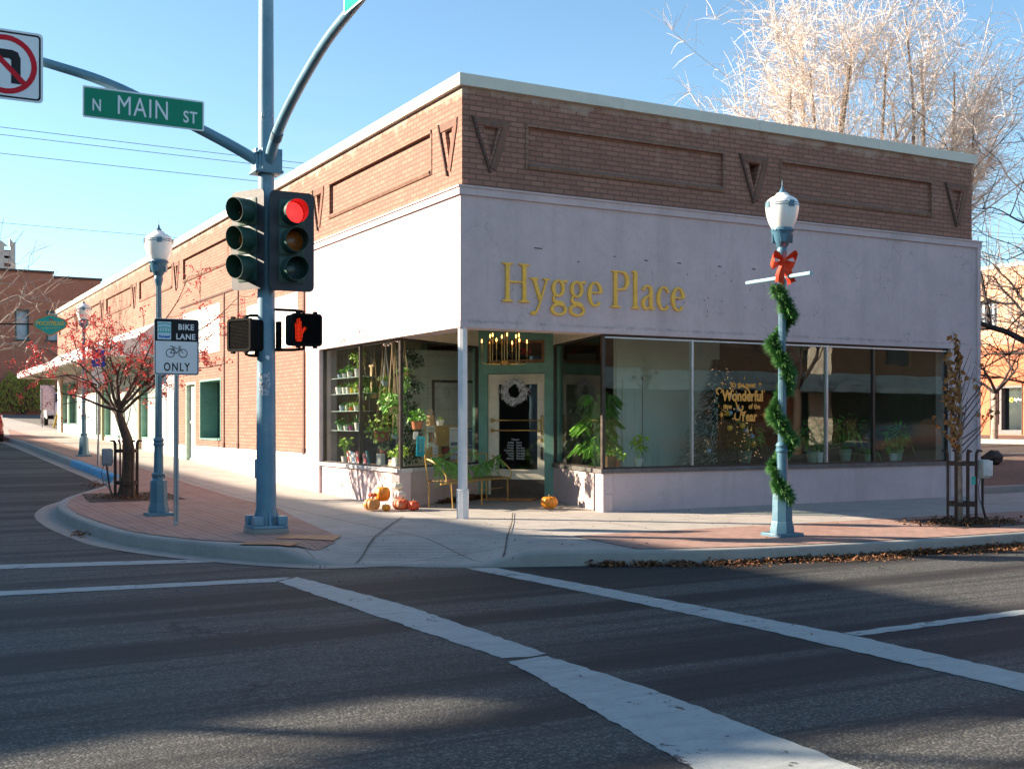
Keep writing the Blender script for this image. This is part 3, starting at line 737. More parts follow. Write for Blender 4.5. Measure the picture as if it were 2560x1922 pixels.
for M_, lst, sg in ((FF, fp, 1), (FS, sp_, -1)):
    for a, b in lst:
        if sg < 0 and a > 39: continue
        b = min(b, 39.7) if sg < 0 else b
        u0, u1 = sorted((sg*a, sg*b)); mb = MB()
        mb.prism([(0, 5.26), (.02, 5.26), (.045, 5.30), (.0, 5.345)], 0, 1, M_ @ Matrix(((0,0,u1-u0,u0),(0,1,0,0),(1,0,0,0),(0,0,0,1))))
        mb.box(u0-.03, 5.88, -.005, u1+.03, 5.93, .022, M_)
        mb.box(u0-.045, 5.26, -.005, u0, 5.88, .012, M_); mb.box(u1, 5.26, -.005, u1+.045, 5.88, .012, M_)
        mb.build('panel_frame', M['brick_ledge'], shop)
# coping
mb = MB()
mb.prism([(-.07,-.07),(LX+.07,-.07),(LX+.07,.42),(.42,.42),(.42,LY+.05),(-.07,LY+.05)], 6.33, 6.50)
for k in range(1, 4): mb.box(k*2.7, -.074, 6.329, k*2.7+.012, -.069, 6.501)
for k in range(1, 13): mb.box(-.074, k*3, 6.329, -.069, k*3+.012, 6.501)
mb.build('parapet_coping', M['cap'], shop)
mb = MB(); mb.box(.36, .36, 5.7, LX-.3, LY, 5.8); mb.build('roof', M['bark'], shop)
mb = MB(); mb.box(LX-.3, .35, 0, LX, LY-.3, 6.34); mb.box(.351, LY-.3, 0, LX, LY, 6.34); mb.build('rear_wall', M['bg_brick'], shop)
# side brick wall lower part with window, door, storefront openings
side_holes = [(-14.91,-12.89,1.12,2.62), (-16.42,-15.40,0.2,2.6)]
mb = MB(); wall_cells(mb, FS, -17.6, -6.67, .85, 4.62, side_holes, .3); mb.box(-17.6, .85, -.299, -17.5, 1.0, -.001, FS)
mb.build('side_wall', M['brick'], shop)
mb = MB(); wall_cells(mb, FS, -17.6, -6.33, -.2, .96, [(-16.42,-15.40,0.2,.96)], .31)
mb.v = [(x-.012 if abs(x) < .01 else x, y, z) for x, y, z in mb.v]; mb.build('painted_base', M['white_brick'], shop)
for a, b, z0, z1 in [(-10.72,-7.24,3.06,4.12), (-16.7,-13.03,3.26,4.42)]:
    mb = MB(); mb.box(a, z0, -.01, b, z1, .006, FS); mb.build('painted_patch', M['white_brick'], shop)
mb = MB()
for y, z0 in [(6.84,.96), (11.42,.98), (12.61,.97)]:
  if y > 7: mb = MB()
  mb.box(-y-.045, z0, -.01, -y+.045, 4.60, .02, FS); mb.box(-y-.06, z0-.02, -.01, -y+.06, z0+.1, .03, FS)
  if y < 12: mb.build('drain_channel', M['slot'], shop)
mb.box(-12.66, 4.60, -.01, -6.8, 4.64, .022, FS); mb.box(-17.0, 4.60, -.01, -12.67, 4.64, .022, FS)
mb.build('drain_channel', M['slot'], shop)
# upper side brick beyond canopy
mb = MB(); mb.box(-LY, 3.45, -.3, -17.601, 4.62, -.0, FS); mb.build('side_wall', M['brick'], shop)
# side window
w = thing('side_window', None, None); del_ = None
w.parent = shop
mb = MB(); z0, z1, a, b = 1.12, 2.62, -14.91, -12.89
mb.box(a, z0, -.45, a+.05, z1, .012, FS); mb.box(b-.05, z0, -.45, b, z1, .012, FS); mb.box(a+.05, z1-.05, -.45, b-.05, z1, .012, FS); mb.box(a+.05, z0, -.45, b-.05, z0+.04, .03, FS)
mb.box(-14.0, z0+.04, -.45, -13.94, z1-.05, -.38, FS); mb.build('frame', M['green'], w)
mb = MB(); mb.box(a+.05, z0+.04, -.44, b-.05, z1-.05, -.43, FS); mb.build('pane', M['dark_glass'], w)
d = thing('side_door', None, None); d.parent = shop
mb = MB(); a, b = -16.42, -15.40
mb.box(a, .3, -.2, a+.06, 2.6, .0, FS); mb.box(b-.06, .3, -.2, b, 2.6, .0, FS); mb.box(a+.06, 2.54, -.2, b-.06, 2.6, 0, FS); mb.box(a+.06, 1.52, -.15, b-.06, 1.60, -.08, FS); mb.box(a+.06, .3, -.15, b-.06, .62, -.08, FS)
mb.build('frame', simple('pale_green_door', (.42, .50, .42), .5), d)
mb = MB(); mb.box(a+.06, .62, -.12, b-.06, 2.54, -.11, FS); mb.build('pane', M['pale_pane'], d)
# storefront under canopy
mb = MB(); mb.box(-20.0, .2, -.3, -17.601, 3.449, .0, FS); mb.box(-40.1, .2, -.3, -38.6, 3.449, 0, FS); mb.box(-34.6, .2, -.3, -30.3, 3.449, 0, FS)
mb.box(-30.3, .2, -.3, -20, 1.05, 0.0, FS); mb.box(-38.6, .2, -.3, -34.6, 1.45, .0, FS); mb.box(-30.3, 3.2, -.3, -20, 3.449, 0, FS); mb.box(-38.6, 3.2, -.3, -34.6, 3.449, 0, FS)
mb.build('storefront_wall', M['white_brick'], shop)
for (a, b, z0, mat) in [(-22.1,-20.05,1.05,'pale_pane'), (-28.3,-22.35,1.05,'pale_pane'), (-30.2,-28.9,1.05,'dark_glass'), (-36.6,-34.7,1.45,'dark_glass'), (-38.5,-36.8,1.45,'pale_pane')]:
    w2 = thing('shop_window', None, None); w2.parent = shop
    mb = MB(); mb.box(a, z0, -.2, a+.06, 3.2, .02, FS); mb.box(b-.06, z0, -.2, b, 3.2, .02, FS); mb.box(a+.06, z0, -.2, b-.06, z0+.06, .01, FS); mb.box(a+.06, 3.14, -.2, b-.06, 3.2, .01, FS)
    mb.build('frame', M['green'], w2)
    mb = MB(); mb.box(a+.06, z0+.06, -.16, b-.06, 3.14, -.15, FS); mb.build('pane', M[mat], w2)
M['tan_post'] = simple('tan_post', (.40, .31, .20), .6)
for y in (22.22, 28.6, 38.55): mb = MB(); mb.box(-y-.1, .5, -.0, -y+.1, 3.45, .09, FS); mb.build('storefront_post', M['tan_post'], shop)
mb = MB(); mb.box(-38.0, 1.6, -.14, -37.2, 2.3, -.12, FS); mb.box(-37.95, 1.62, -.119, -37.3, 2.2, -.115, FS)
# canopy: sloping top, thin outer edge
cn = thing('canopy', None, None); cn.parent = shop
mb = MB(); pr = [(0.0, 3.46), (1.62, 3.46), (1.65, 3.50), (1.65, 3.70), (1.60, 3.73), (.55, 4.02), (.0, 4.46)]
mb.prism(pr, 20.0, 40.1, Matrix(((-1,0,0,0),(0,0,1,0),(0,1,0,0),(0,0,0,1)))); mb.build('roof', M['white'], cn)
mb = MB()
for k in range(34): mb.box(-1.58+0.0, 20.3+.6*k, 3.44, -.05, 20.34+.6*k, 3.462)
mb.build('soffit_batten', simple('soffit', (.42, .38, .31), .7), cn)
# stucco fascia (L) with top and bottom bands
def Lp(o): return [(-o,-o),(LX+.16+o*.2,-o),(LX+.16+o*.2,.3),(.3,.3),(.3,6.6),(-o,6.6)]
mb = MB(); mb.prism(Lp(.05), 3.0, 4.78); fas = mb.build('stucco_fascia', M['stucco'], shop)
mb = MB(); mb.prism(Lp(.085), 4.78, 4.885); mb.prism(Lp(.105), 4.885, 4.91); mb.build('fascia_cornice', M['stucco'], shop)
mb = MB(); mb.prism([(-.058,-.058),(LX+.16,-.058),(LX+.16,.3),(.3,.3),(.3,6.6),(-.058,6.6)], 2.90, 3.0)
mb.build('fascia_drip', M['stucco'], shop)
# right pier and base
mb = MB(); mb.box(9.93, -.05, 0, LX+.14, .3, 2.9); mb.box(LX+.06, -.085, 0, LX+.145, -.0495, 4.779); mb.build('stucco_pier', M['stucco'], shop)
mb = MB(); mb.box(-.05, 5.86, .1, .3, 6.45, 2.9); mb.box(-.02, 6.45, .0, .3, 6.67, 4.62); mb.build('stucco_pier', M['stucco'], shop)
# bulkheads: front, right diagonal, left diagonal, side
DL = Vector((2.13, 3.63)); DR = Vector((3.10, 2.66))
def wallseg(mb, a, b, z0, z1, th, out=0):
    a = Vector(a); b = Vector(b); L = (b-a).length; M_ = frame((a.x, a.y, 0), (b.x-a.x, b.y-a.y, 0))
    mb.box(0, z0, -th, L, z1, out, M_); return M_, L
mb = MB(); wallseg(mb, (2.39, 0), (9.93, 0), 0.05, .78, .2); wallseg(mb, DR+Vector((0,0)), (2.39, 0.001), .05, .78, .15); mb.build('bulkhead', M['stucco'], shop)
mb = MB(); wallseg(mb, (0, 5.86), (0, 2.24), 0.05, .76, .2); wallseg(mb, (0.0, 2.241), DL, .05, .76, .15); mb.build('bulkhead', M['stucco'], shop)
mb = MB(); wallseg(mb, (2.37, 0), (9.93, 0), .78, .845, .22, .03); wallseg(mb, DR, (2.37, -.03), .78, .845, .17, .03); mb.build('window_sill', simple('weathered_sill', (.13, .12, .115), .6, .2, var=.3), shop)
mb = MB(); wallseg(mb, (0, 5.86), (0, 2.22), .76, .82, .22, .05); wallseg(mb, (-.03, 2.22), DL, .76, .82, .17, .03); mb.build('window_sill', simple('pale_sill', (.52, .51, .50), .6, var=.2, scale=12, dirt=((.25, .25, .26), .6)), shop)
# headers
mb = MB(); wallseg(mb, DR, (2.39, .31), 2.905, 3.2, .12); wallseg(mb, (.31, 2.42), DL, 2.905, 3.2, .12); mb.box(.301, .301, 3.199, 3.6, 4.0, 3.24)
mb.build('entry_soffit', M['cream'], shop)
# display windows
def window(a, b, z0, z1, glass, mull, edge, fmat, lw=.028):
    a = Vector(a); b = Vector(b); L = (b-a).length; M_ = frame((a.x, a.y, 0), (b.x-a.x, b.y-a.y, 0))
    w = thing('display_window', None, None); w.parent = shop
    mb = MB(); mb.box(0, z0, -.055, lw, z1, -.0, M_); mb.box(L-lw, z0, -.055, L, z1, 0, M_); mb.box(lw, z1-lw, -.055, L-lw, z1, 0, M_); mb.box(lw, z0, -.055, L-lw, z0+.025, 0, M_)
    mb.build('frame', fmat, w)
    for u, mm in mull:
        mb = MB(); mb.box(u-.018, z0+.026, -.055, u+.018, z1-lw-.001, .004, M_); mb.build('mullion', mm, w)
    mb = MB(); mb.box(lw, z0+.025, -.036, L-lw, z1-lw, -.030, M_)
    return w, mb.build('pane', glass, w), M_, L
wf, pf, MF, LF = window((2.39, .02), (9.93, .02), .846, 2.899, M['glass_front'], [(1.71, M['alu']), (4.58, M['alu']), (5.68, M['bronze'])], 0, M['bronze'])
mb = MB(); mb.box(.04, 2.84, -.03, LF-.04, 2.862, .012, MF); mb.build('light_strip', M['alu'], wf)
wr, pr_, MR, LR = window(DR, (2.41, .06), .846, 2.904, M['glass_dim'], [], 0, M['bronze'])
ws, ps, MS, LS = window((.03, 5.85), (.03, 2.27), .821, 2.899, M['glass'], [(1.82, M['bronze'])], 0, M['bronze'])
wd, pd_, MD, LD = window((.06, 2.3), DL, .821, 2.904, M['glass'], [], 0, M['bronze'])
# lights dots string on frames are too small; corner post
post = MB()
ang = R(45)
post.lathe([(.085, .0), (.088, .36), (.09, .40), (.068, .42), (.066, 2.90)], 8, (.02, .02, .18), rot=R(22.5)); post.tube([(.02+.09*math.cos(t), .02+.09*math.sin(t), .60) for t in [2*math.pi*k/16 for k in range(17)]], .006, 5)
post.v = [(x, y, min(z, 2.9)) for x, y, z in post.v]
po = post.build('corner_post', M['white'], shop)
# entrance
FD = frame((DL.x, DL.y, 0), (DR.x-DL.x, DR.y-DL.y, 0)); LDo = (DR-DL).length
mb = MB(); mb.box(0, .15, -.16, .16, 3.2, .0, FD); mb.box(LDo-.16, .15, -.16, LDo, 3.2, 0, FD); mb.box(.16, 2.42, -.16, LDo-.16, 2.60, 0, FD); mb.box(.16, 3.0, -.16, LDo-.16, 3.2, 0, FD)
mb.box(-.12, .15, -.155, 0, 3.199, -.03, FD); mb.box(LDo, .15, -.155, LDo+.10, 3.199, -.03, FD)
mb.build('door_surround', M['green'], shop)
tw = thing('transom_window', None, None); tw.parent = shop
mb = MB(); mb.box(.16, 2.6, -.12, .22, 3.0, -.03, FD); mb.box(LDo-.22, 2.6, -.12, LDo-.16, 3, -.03, FD); mb.box(.22, 2.6, -.12, LDo-.22, 2.66, -.03, FD); mb.box(.22, 2.95, -.12, LDo-.22, 3, -.03, FD); mb.build('frame', M['wood'], tw)
mb = MB(); mb.box(.22, 2.66, -.09, LDo-.22, 2.95, -.082, FD); mb.build('pane', M['glass_front'], tw)
mb = MB(); text(mb, '201', FD @ T(.86, 2.77, -.079), .10, ext=.001, bold=.003); mb.build('house_number', M['ink_red'], tw)
dr = thing('entrance_door', None, None); dr.parent = shop
x0, x1 = .165, LDo-.165; gx0, gx1 = x0+.19, x1-.14
mb = MB(); mb.box(x0, .21, -.11, gx0, 2.41, -.06, FD); mb.box(gx1, .21, -.11, x1, 2.41, -.06, FD); mb.box(gx0, 2.23, -.11, gx1, 2.41, -.06, FD); mb.box(gx0, .21, -.11, gx1, .71, -.06, FD)
mb.box(gx0-.012, .70, -.06, gx1+.012, .725, -.045, FD)
mb.build('leaf', M['cream'], dr)
mb = MB(); mb.box(gx0, .71, -.09, gx1, 2.23, -.082, FD); mb.build('pane', M['glass_front'], dr)
mb = MB(); mb.box(x0+.05, .215, -.06, x1-.01, .55, -.052, FD); mb.build('kick_plate', M['kick'], dr)
for z in (1.59, 1.41):
    mb = MB(); mb.tube([FD @ Vector((x0+.08, z, -.02)), FD @ Vector((x1-.05, z, -.02))], .011, 8); mb.box(x0+.06, z-.035, -.06, x0+.1, z+.035, -.01, FD); mb.build('push_bar', M['brass'], dr)
mb = MB(); mb.bbox(x1-.075, 1.33, -.06, x1-.03, 1.68, -.03, .008, FD); mb.tube([FD @ Vector((x1-.1, 1.60, -.02)), FD @ Vector((x1-.11, 1.42, 0)), FD @ Vector((x1-.1, 1.38, -.02))], .01, 6); mb.build('door_pull', M['brass'], dr)
mb = MB(); mb.bbox(x1-.085, 1.21, -.06, x1-.03, 1.28, -.04, .006, FD); mb.lathe([(.02, 0), (.02, .02)], 12, (0, 0, 0), FD @ T(x1-.057, 1.245, -.04)); mb.build('lock', M['brass'], dr)
mb = MB(); mb.bbox(x1-.08, .90, -.06, x1-.03, 1.12, -.045, .006, FD); mb.tube([FD @ Vector((x1-.055, 1.09, -.045)), FD @ Vector((x1-.055, 1.07, 0)), FD @ Vector((x1-.055, .95, 0)), FD @ Vector((x1-.055, .93, -.045))], .008, 6); mb.build('handle', M['kick'], dr)
mb = MB(); text(mb, 'Hours', FD @ T(.66, 1.235, -.079), .04, ext=.0008, bold=.002)
rows = ['Sunday', 'Monday', 'Tuesday', 'Wednesday', 'Thursday', 'Friday', 'Saturday']
hrs = ['Closed', 'Closed', '10am-6pm', '10am-6pm', '10am-6pm', '10am-6pm', '10am-6pm']
for i, (a, b) in enumerate(zip(rows, hrs)):
    text(mb, a, FD @ T(.63, 1.185-.047*i, -.079), .032, ext=.0008, bold=.002, align='RIGHT', xs=.85); text(mb, b, FD @ T(.67, 1.185-.047*i, -.079), .032, ext=.0008, bold=.002, align='LEFT', xs=.85)
mb.build('opening_hours', simple('grey_vinyl', (.30,.31,.32), .6), dr)
# conduit and wall marks on the fascia
for u, z, l in [(1.15, 4.10, .14), (2.55, 4.07, .03), (3.12, 4.05, .06), (3.75, 4.05, .07), (4.55, 4.05, .07), (5.25, 4.05, .08), (6.0, 4.04, .07), (1.9, 3.95, .03)]: mb = MB(); mb.box(u, z, .04, u+l, z+.012, .056, FF); mb.build('bracket_stub', M['blackbits'], fas)
mb = MB()
for k in range(26):
    u = random.uniform(3.2, 6.8); z = random.uniform(3.2, 3.95); mb.box(u, z, .045, u+.014, z+.018, .052, FF)
bh = mb.build('drill_holes', M['blackbits'], fas); bh['kind'] = 'stuff'

# ---------------------------------------------------------------- serif letters
def ell(cx, cy, rx, ry, a0, a1, thick, thin, n=22, ang=0):
    out = []
    for i in range(n+1):
        t = R(a0+(a1-a0)*i/n); out.append((cx+rx*math.cos(t), cy+ry*math.sin(t), thin+(thick-thin)*abs(math.cos(t-R(ang)))**1.5))
    return out
def serif(x, y, w, up=1): return [[(x-w/2, y, .035), (x+w/2, y, .035)], [(x-w*.28, y+.02*up, .05), (x+w*.28, y+.02*up, .05)]]
def stem(x, y0, y1, w=.115): return [[(x, y0, w), (x, (y0+y1)/2, w*.93), (x, y1, w)]]
GL = {
 'H': (.86, stem(.18, 0, 1)+stem(.68, 0, 1)+[[(.18, .52, .045), (.68, .52, .045)]]+serif(.18, .018, .32)+serif(.68, .018, .32)+serif(.18, .982, .32, -1)+serif(.68, .982, .32, -1)),
 'y': (.60, [[(.12, .63, .10), (.30, .10, .10)], [(.50, .63, .045), (.33, .12, .05), (.22, -.16, .05), (.13, -.27, .08), (.07, -.25, .11), (.05, -.22, .07)]]+serif(.13, .645, .26, -1)+serif(.49, .645, .20, -1)),
 'g': (.58, [ell(.26, .43, .155, .20, 0, 360, .10, .05), [(.36, .58, .05), (.45, .62, .055), (.53, .62, .09)], [(.17, .27, .05), (.11, .17, .06), (.15, .07, .09), (.33, .04, .10), (.44, -.02, .09)], ell(.27, -.13, .21, .135, 50, 395, .085, .055)]),
 'e': (.54, [ell(.27, .33, .185, .315, 8, 318, .115, .045), [(.10, .37, .04), (.455, .37, .04)]]),
 'P': (.68, stem(.17, 0, 1)+serif(.17, .018, .32)+[[(.04, .98, .036), (.34, .98, .04), (.50, .93, .09), (.565, .75, .12), (.50, .56, .09), (.34, .50, .045), (.18, .49, .04)]]),
 'l': (.32, stem(.15, 0, 1.02)+serif(.15, .018, .27)+[[(.04, 1.0, .04), (.14, 1.03, .05)]]),
 'a': (.53, [[(.10, .52, .10), (.14, .61, .06), (.25, .65, .05), (.34, .60, .09), (.36, .48, .11), (.36, .10, .11), (.40, .03, .08), (.49, .04, .045)], [(.36, .40, .04), (.22, .35, .06), (.11, .24, .10), (.10, .12, .11), (.18, .02, .07), (.29, .05, .04), (.36, .14, .04)]]),
 'c': (.50, [ell(.27, .33, .185, .315, 50, 318, .115, .045), [(.40, .55, .08), (.42, .50, .10)]]),
}
mb = MB(frame((.60, 0, 3.30), (1, 0, 0)) @ T(0, 0, .05)); x = 0
txt = 'Hygge Place'; wsum = sum(GL[c][0] if c != ' ' else .22 for c in txt); W = 3.30; H = .56; k = W/wsum
for c in txt:
    if c == ' ': x += .22*k; continue
    for st in GL[c][1]:
        ribbon(mb, [(x+px*k, py*H, w*.5*(k+H)) for px, py, w in st], 0, .03, smooth=4 if len(st) > 2 and len(st) < 12 else 0)
    x += GL[c][0]*k
ltr = mb.build('shop_name', M['gold'], shop); ltr['label'] = 'gold serif lettering Hygge Place on the stucco'
# window greeting
mb = MB(MF @ T(2.76, 1.98, -.027))
def wt(s, x, y, h, xs=.8, bold=.006): text(mb, s, T(x, y, 0), h, xs=xs, ext=.001, bold=bold)
wt("It's the most", 0, .15, .085, .88, .004); wt('Wonderful', .0, -.07, .175, .80, .010); wt('time', -.32, -.20, .08, .88, .004); wt('of the', .24, -.20, .085, .88, .004); wt('Year', .12, -.40, .16, .82, .009)
for s_ in ([(-.50, .02, .02), (-.55, .08, .03), (-.50, .13, .02), (-.44, .10, .015), (-.46, .05, .015)], [(-.10, .13, .015), (-.02, .17, .03), (.10, .12, .03), (.16, .02, .02)], [(-.16, -.06, .02), (-.10, -.20, .03), (-.02, -.22, .03), (.0, -.15, .015)], [(-.16, -.27, .015), (-.17, -.36, .03), (-.08, -.38, .02), (-.05, -.28, .015)]):
    ribbon(mb, s_, 0, .0015, smooth=4)
def star(x, y, r, k=8):
    pts = []
    for i in range(2*k):
        rr = (r if i % 4 == 0 else r*.55) if i % 2 == 0 else r*.14
        t = math.pi/2+math.pi*i/k; pts.append((x+rr*.8*math.cos(t), y+rr*math.sin(t)))
    mb.prism(pts, 0, .0015)
for a in [(-.42, .20, .06, 4), (.03, .30, .05, 4), (.36, .21, .08), (.45, .09, .05, 4), (-.50, -.16, .05, 4), (-.44, -.30, .13), (.46, -.30, .13), (.10, -.56, .08, 4), (.18, -.52, .05, 4)]: star(*a)
gr = mb.build('window_lettering', M['gold_text'], wf)
# ---------------------------------------------------------------- interior
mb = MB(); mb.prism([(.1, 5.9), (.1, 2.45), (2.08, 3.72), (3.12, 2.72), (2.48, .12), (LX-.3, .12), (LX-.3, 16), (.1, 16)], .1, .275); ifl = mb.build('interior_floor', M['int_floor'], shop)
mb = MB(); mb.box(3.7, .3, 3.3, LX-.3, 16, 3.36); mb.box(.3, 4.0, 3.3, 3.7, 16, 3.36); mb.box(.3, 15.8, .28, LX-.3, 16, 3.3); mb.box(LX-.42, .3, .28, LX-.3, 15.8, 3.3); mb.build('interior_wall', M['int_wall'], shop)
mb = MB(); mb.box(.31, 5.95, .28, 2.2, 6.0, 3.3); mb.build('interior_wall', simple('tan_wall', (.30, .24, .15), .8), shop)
mb = MB(); mb.box(3.95, 1.95, .28, 6.2, 2.05, 3.25); mb.box(3.95, 1.945, .28, 3.97, 1.949, 3.2)
mb.build('partition', M['pale_wall'], shop)
ipd = thing('interior_door', None, None); ipd.parent = shop
mb = MB(); mb.box(4.05, 1.90, .28, 4.45, 1.945, 2.3)
for zz in (.45, 1.25, 1.95): mb.box(4.09, 1.885, zz, 4.22, 1.899, zz+(.65 if zz < 1.9 else .2)); mb.box(4.28, 1.885, zz, 4.41, 1.899, zz+(.65 if zz < 1.9 else .2))
mb.build('leaf', M['pale_wall'], ipd)
mb = MB(); mb.box(4.47, 1.93, .28, 4.485, 1.948, 2.35); mb.build('door_trim', M['wood'], ipd)
mb = MB(); mb.box(1.15, 5.0, .28, 2.85, 5.08, 2.9); mb.build('added_block_wall', brick_mat('painted_block', (.50, .54, .50), (.47, .51, .47), (.36, .39, .36), bw=.4, rh=.2, bmp=.3), shop)  # added inside to stand in for the pale wall showing in the pane
mb = MB(); mb.box(1.85, 4.97, .3, 1.90, 4.998, 2.35); mb.box(1.90, 4.97, 2.30, 2.84, 4.998, 2.35); mb.box(2.4, 4.985, .3, 2.415, 4.998, 2.29); mb.build('added_black_frame', M['blackbits'], shop)  # dark frame lines belonging to the added block wall
# display counter behind panes
mb = MB(); mb.prism([(.24,2.75),(.75,3.08),(.75,5.85),(.24,5.85)], .28, .80); mb.build('display_shelf', M['wood'], shop)
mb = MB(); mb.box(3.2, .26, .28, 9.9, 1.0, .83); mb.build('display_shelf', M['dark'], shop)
# ---------------------------------------------------------------- traffic signal pole
PX, PY = -2.97, -.40; PZ = zs(PX, PY)+.075
tp = thing('signal_pole', 'tall weathered teal traffic signal pole with two curved mast arms on the corner', 'signal pole', (PX, PY, PZ))
def tl(name, mat, mb, parent, smooth=40): return mb.build(name, mat, parent, smooth)
mb = MB(); mb.tube([(0,0,.02),(0,0,.25),(0,0,1.5),(0,0,3.2),(0,0,4.6),(0,0,7.6)], [.130,.126,.119,.108,.100,.088], 24)
mb.bbox(-.135, -.02, .62, -.10, .06, .86, .01); tl('pole', M['signal_pole'], mb, tp)
mb = MB(); mb.bbox(-.22, -.22, -.005, .22, .22, .03, .008)
for sx in (-1, 1):
    for sy in (-1, 1):
        mb.bbox(sx*.155-.062, sy*.155-.062, .03, sx*.155+.062, sy*.155+.062, .15, .02)
for k in range(4):
    t = R(90*k); mb.add(*(lambda q: (q.v, q.f))(MB().prism([(.1, .03), (.19, .03), (.12, .26), (.1, .26)], -.012, .012)), Matrix.Rotation(t, 4, 'Z') @ Matrix.Rotation(R(90), 4, 'X'))
tl('base', M['signal_pole'], mb, tp)
mb = MB(); mb.bbox(-.23, -.23, -.09, .23, .23, -.006, .02); tl('footing', M['apron'], mb, tp)
mb = MB(); z = 4.62
mb.bbox(-.13, -.13, z-.13, .13, .13, z+.13, .012)
mb.bbox(-.18, -.16, z-.15, .18, .16, z-.115, .006); mb.bbox(-.145, -.145, z+.09, .145, .145, z+.12, .006)
for a in (-.15, .15):
    for c in (-.13, .09):
        mb.tube([(a, -.17, z+c), (a, .17, z+c)], .011, 6)
mb.bbox(-.10, -.165, z-.16, .16, -.13, z+.15, .006); mb.bbox(-.165, -.10, z-.16, -.13, .12, z+.15, .006)
tl('arm_clamp', M['signal_pole'], mb, tp)
bl = [(-.11,-.02,z+.0),(-.55,-.02,z+.20),(-1.33,-.02,z+.53-.02),(-1.9,-.02,z+.72),(-2.56,-.02,z+.86),(-4.4,-.02,z+1.15),(-6.5,-.02,z+1.36)]
mb = MB(); p_ = crom(bl, 5); mb.tube(p_, [.072-.028*i/(len(p_)-1) for i in range(len(p_))], 14); a1 = tl('mast_arm', M['signal_pole'], mb, tp)
bl = [(.0,-.12,z+.0),(.0,-.50,z+.30),(.0,-1.2,z+.58+.02),(.0,-2.2,z+.90),(0,-3.2,z+1.05),(0,-4.0,z+1.14),(0,-5.2,z+1.22),(0,-6.6,z+1.28)]
mb = MB(); p_ = crom(bl, 5); mb.tube(p_, [.070-.028*i/(len(p_)-1) for i in range(len(p_))], 14); a2 = tl('mast_arm', M['signal_pole'], mb, tp)
mb = MB(); mb.bbox(.02, -.25, 5.25-.0, .13, -.12, 5.31, .005)
rub = Vector((0, -.34, z+.185)); mb = MB(); mb.tube([(0,-.385,z+.21),(0,-.47,z+.275)], .075, 14); tl('arm_collar', simple('collar', (.06,.12,.15), .6), mb, a2)
for gx_ in (-.07,.055):
    mb = MB(); mb.lathe([(.02,0),(.024,.03),(.02,.05)], 10, (gx_,-.08, z+.55)); tl('cable_gland', M['galv'], mb, tp)
mb = MB()
rr = random.Random(3)
for k in range(90):
    t = R(-118+rr.uniform(-34, 34)); zz = rr.uniform(1.66, 1.93); r_ = .122; w_ = rr.uniform(.006, .02)
    c = Vector((math.cos(t)*r_, math.sin(t)*r_, zz)); tx = Vector((-math.sin(t), math.cos(t), 0))
    n = len(mb.v); h = rr.uniform(.008, .035)
    q = [c-tx*w_, c+tx*w_, c+tx*w_*.8+Vector((0,0,h)), c-tx*w_+Vector((0,0,h))]; mb.v += [tuple(v) for v in q]; mb.f.append((n,n+1,n+2,n+3))
tl('torn_sticker', simple('torn_sticker', (.45,.47,.50), .6, var=.6, scale=40, dirt=((.35,.06,.06),.8)), mb, tp, 0)
mb = MB(); c = Vector((-.03,-.122,2.12)); mb.add([tuple(c+Vector(p)) for p in [(-.0,0,0),(.03,.005,-.01),(.04,.006,.04),(.0,0,.05),(-.02,.003,.03)]], [(0,1,2,3,4)]); tl('sticker_scrap', M['sign_white'], mb, tp, 0)

# signal heads --------------------------------------------------------------
def head(loc, rz, lit, label):
    t = thing('traffic_light', label, 'traffic light', loc, rz, 'traffic lights on the signal pole')
    # local: faces -Y, x right, z up; centre at origin
    mb = MB()
    for k in (-1, 0, 1): mb.bbox(-.17, .0, k*.355-.175, .17, .20, k*.355+.175, .025)
    mb.tube([(0,.1,.53),(0,.1,.60)], .035, 8); mb.tube([(0,.1,-.53),(0,.1,-.60)], .035, 8)
    tl('housing', M['signal_green'], mb, t)
    mb = MB(); o = rrect(-.29, -.625, .29, .625, .07); mb.prism(o, 0, .006, Matrix(((1,0,0,0),(0,0,1,.012),(0,1,0,0),(0,0,0,1))))
    tl('backplate', M['backplate'], mb, t)
    for i, k in enumerate((1, 0, -1)):
        # visor: open-bottomed hood
        mb = MB(); n = 20; vs = []; fs = []
        for j in range(n+1):
            a = R(-90+360*j/n); c, s_ = math.cos(a), math.sin(a)
            L = .17+.035*s_
            for r_, y in ((.158, -.0), (.150, -L-.04), (.144, -L-.04), (.150, -.0)): vs.append((r_*c, y, k*.355+r_*s_))
        for j in range(n):
            for q in range(3): fs.append((4*j+q, 4*j+q+1, 4*j+q+5, 4*j+q+4))
        mb.add(vs, fs); v = tl('visor', M['signal_green'], mb, t)
        mb = MB(); prof = [(.001, -.045), (.05, -.04), (.10, -.025), (.142, .0), (.142, .02)]
        Mx = Matrix(((1,0,0,0),(0,0,1,.0),(0,-1,0,k*.355),(0,0,0,1)))
        mb.lathe(prof, 22, (0,0,0), Mx)
        mat = M['red_on'] if (lit and i == 0) else [M['lens_r'], M['lens_a'], M['lens_g']][i]
        tl('lens', mat, mb, t)
    return t
M['lens_r'] = simple('dark_red_lens', (.10, .008, .008), .25); M['lens_a'] = simple('amber_lens', (.30, .085, .012), .25, var=.3, scale=20); M['lens_g'] = simple('dark_green_lens', (.035, .065, .065), .25, var=.3, scale=20)
h1 = head((-2.72, -.68, 3.83), R(0), True, 'traffic light showing red, with black backplate, on the right side of the pole')
h2 = head((-3.22, -.40, 3.85), R(-63), False, 'traffic light seen side-on with hooded visors, on the left side of the pole')
def bracket(parent, pts):
    mb = MB(); mb.tube(pts, .022, 8); tl('bracket', M['blackbits'], mb, parent)
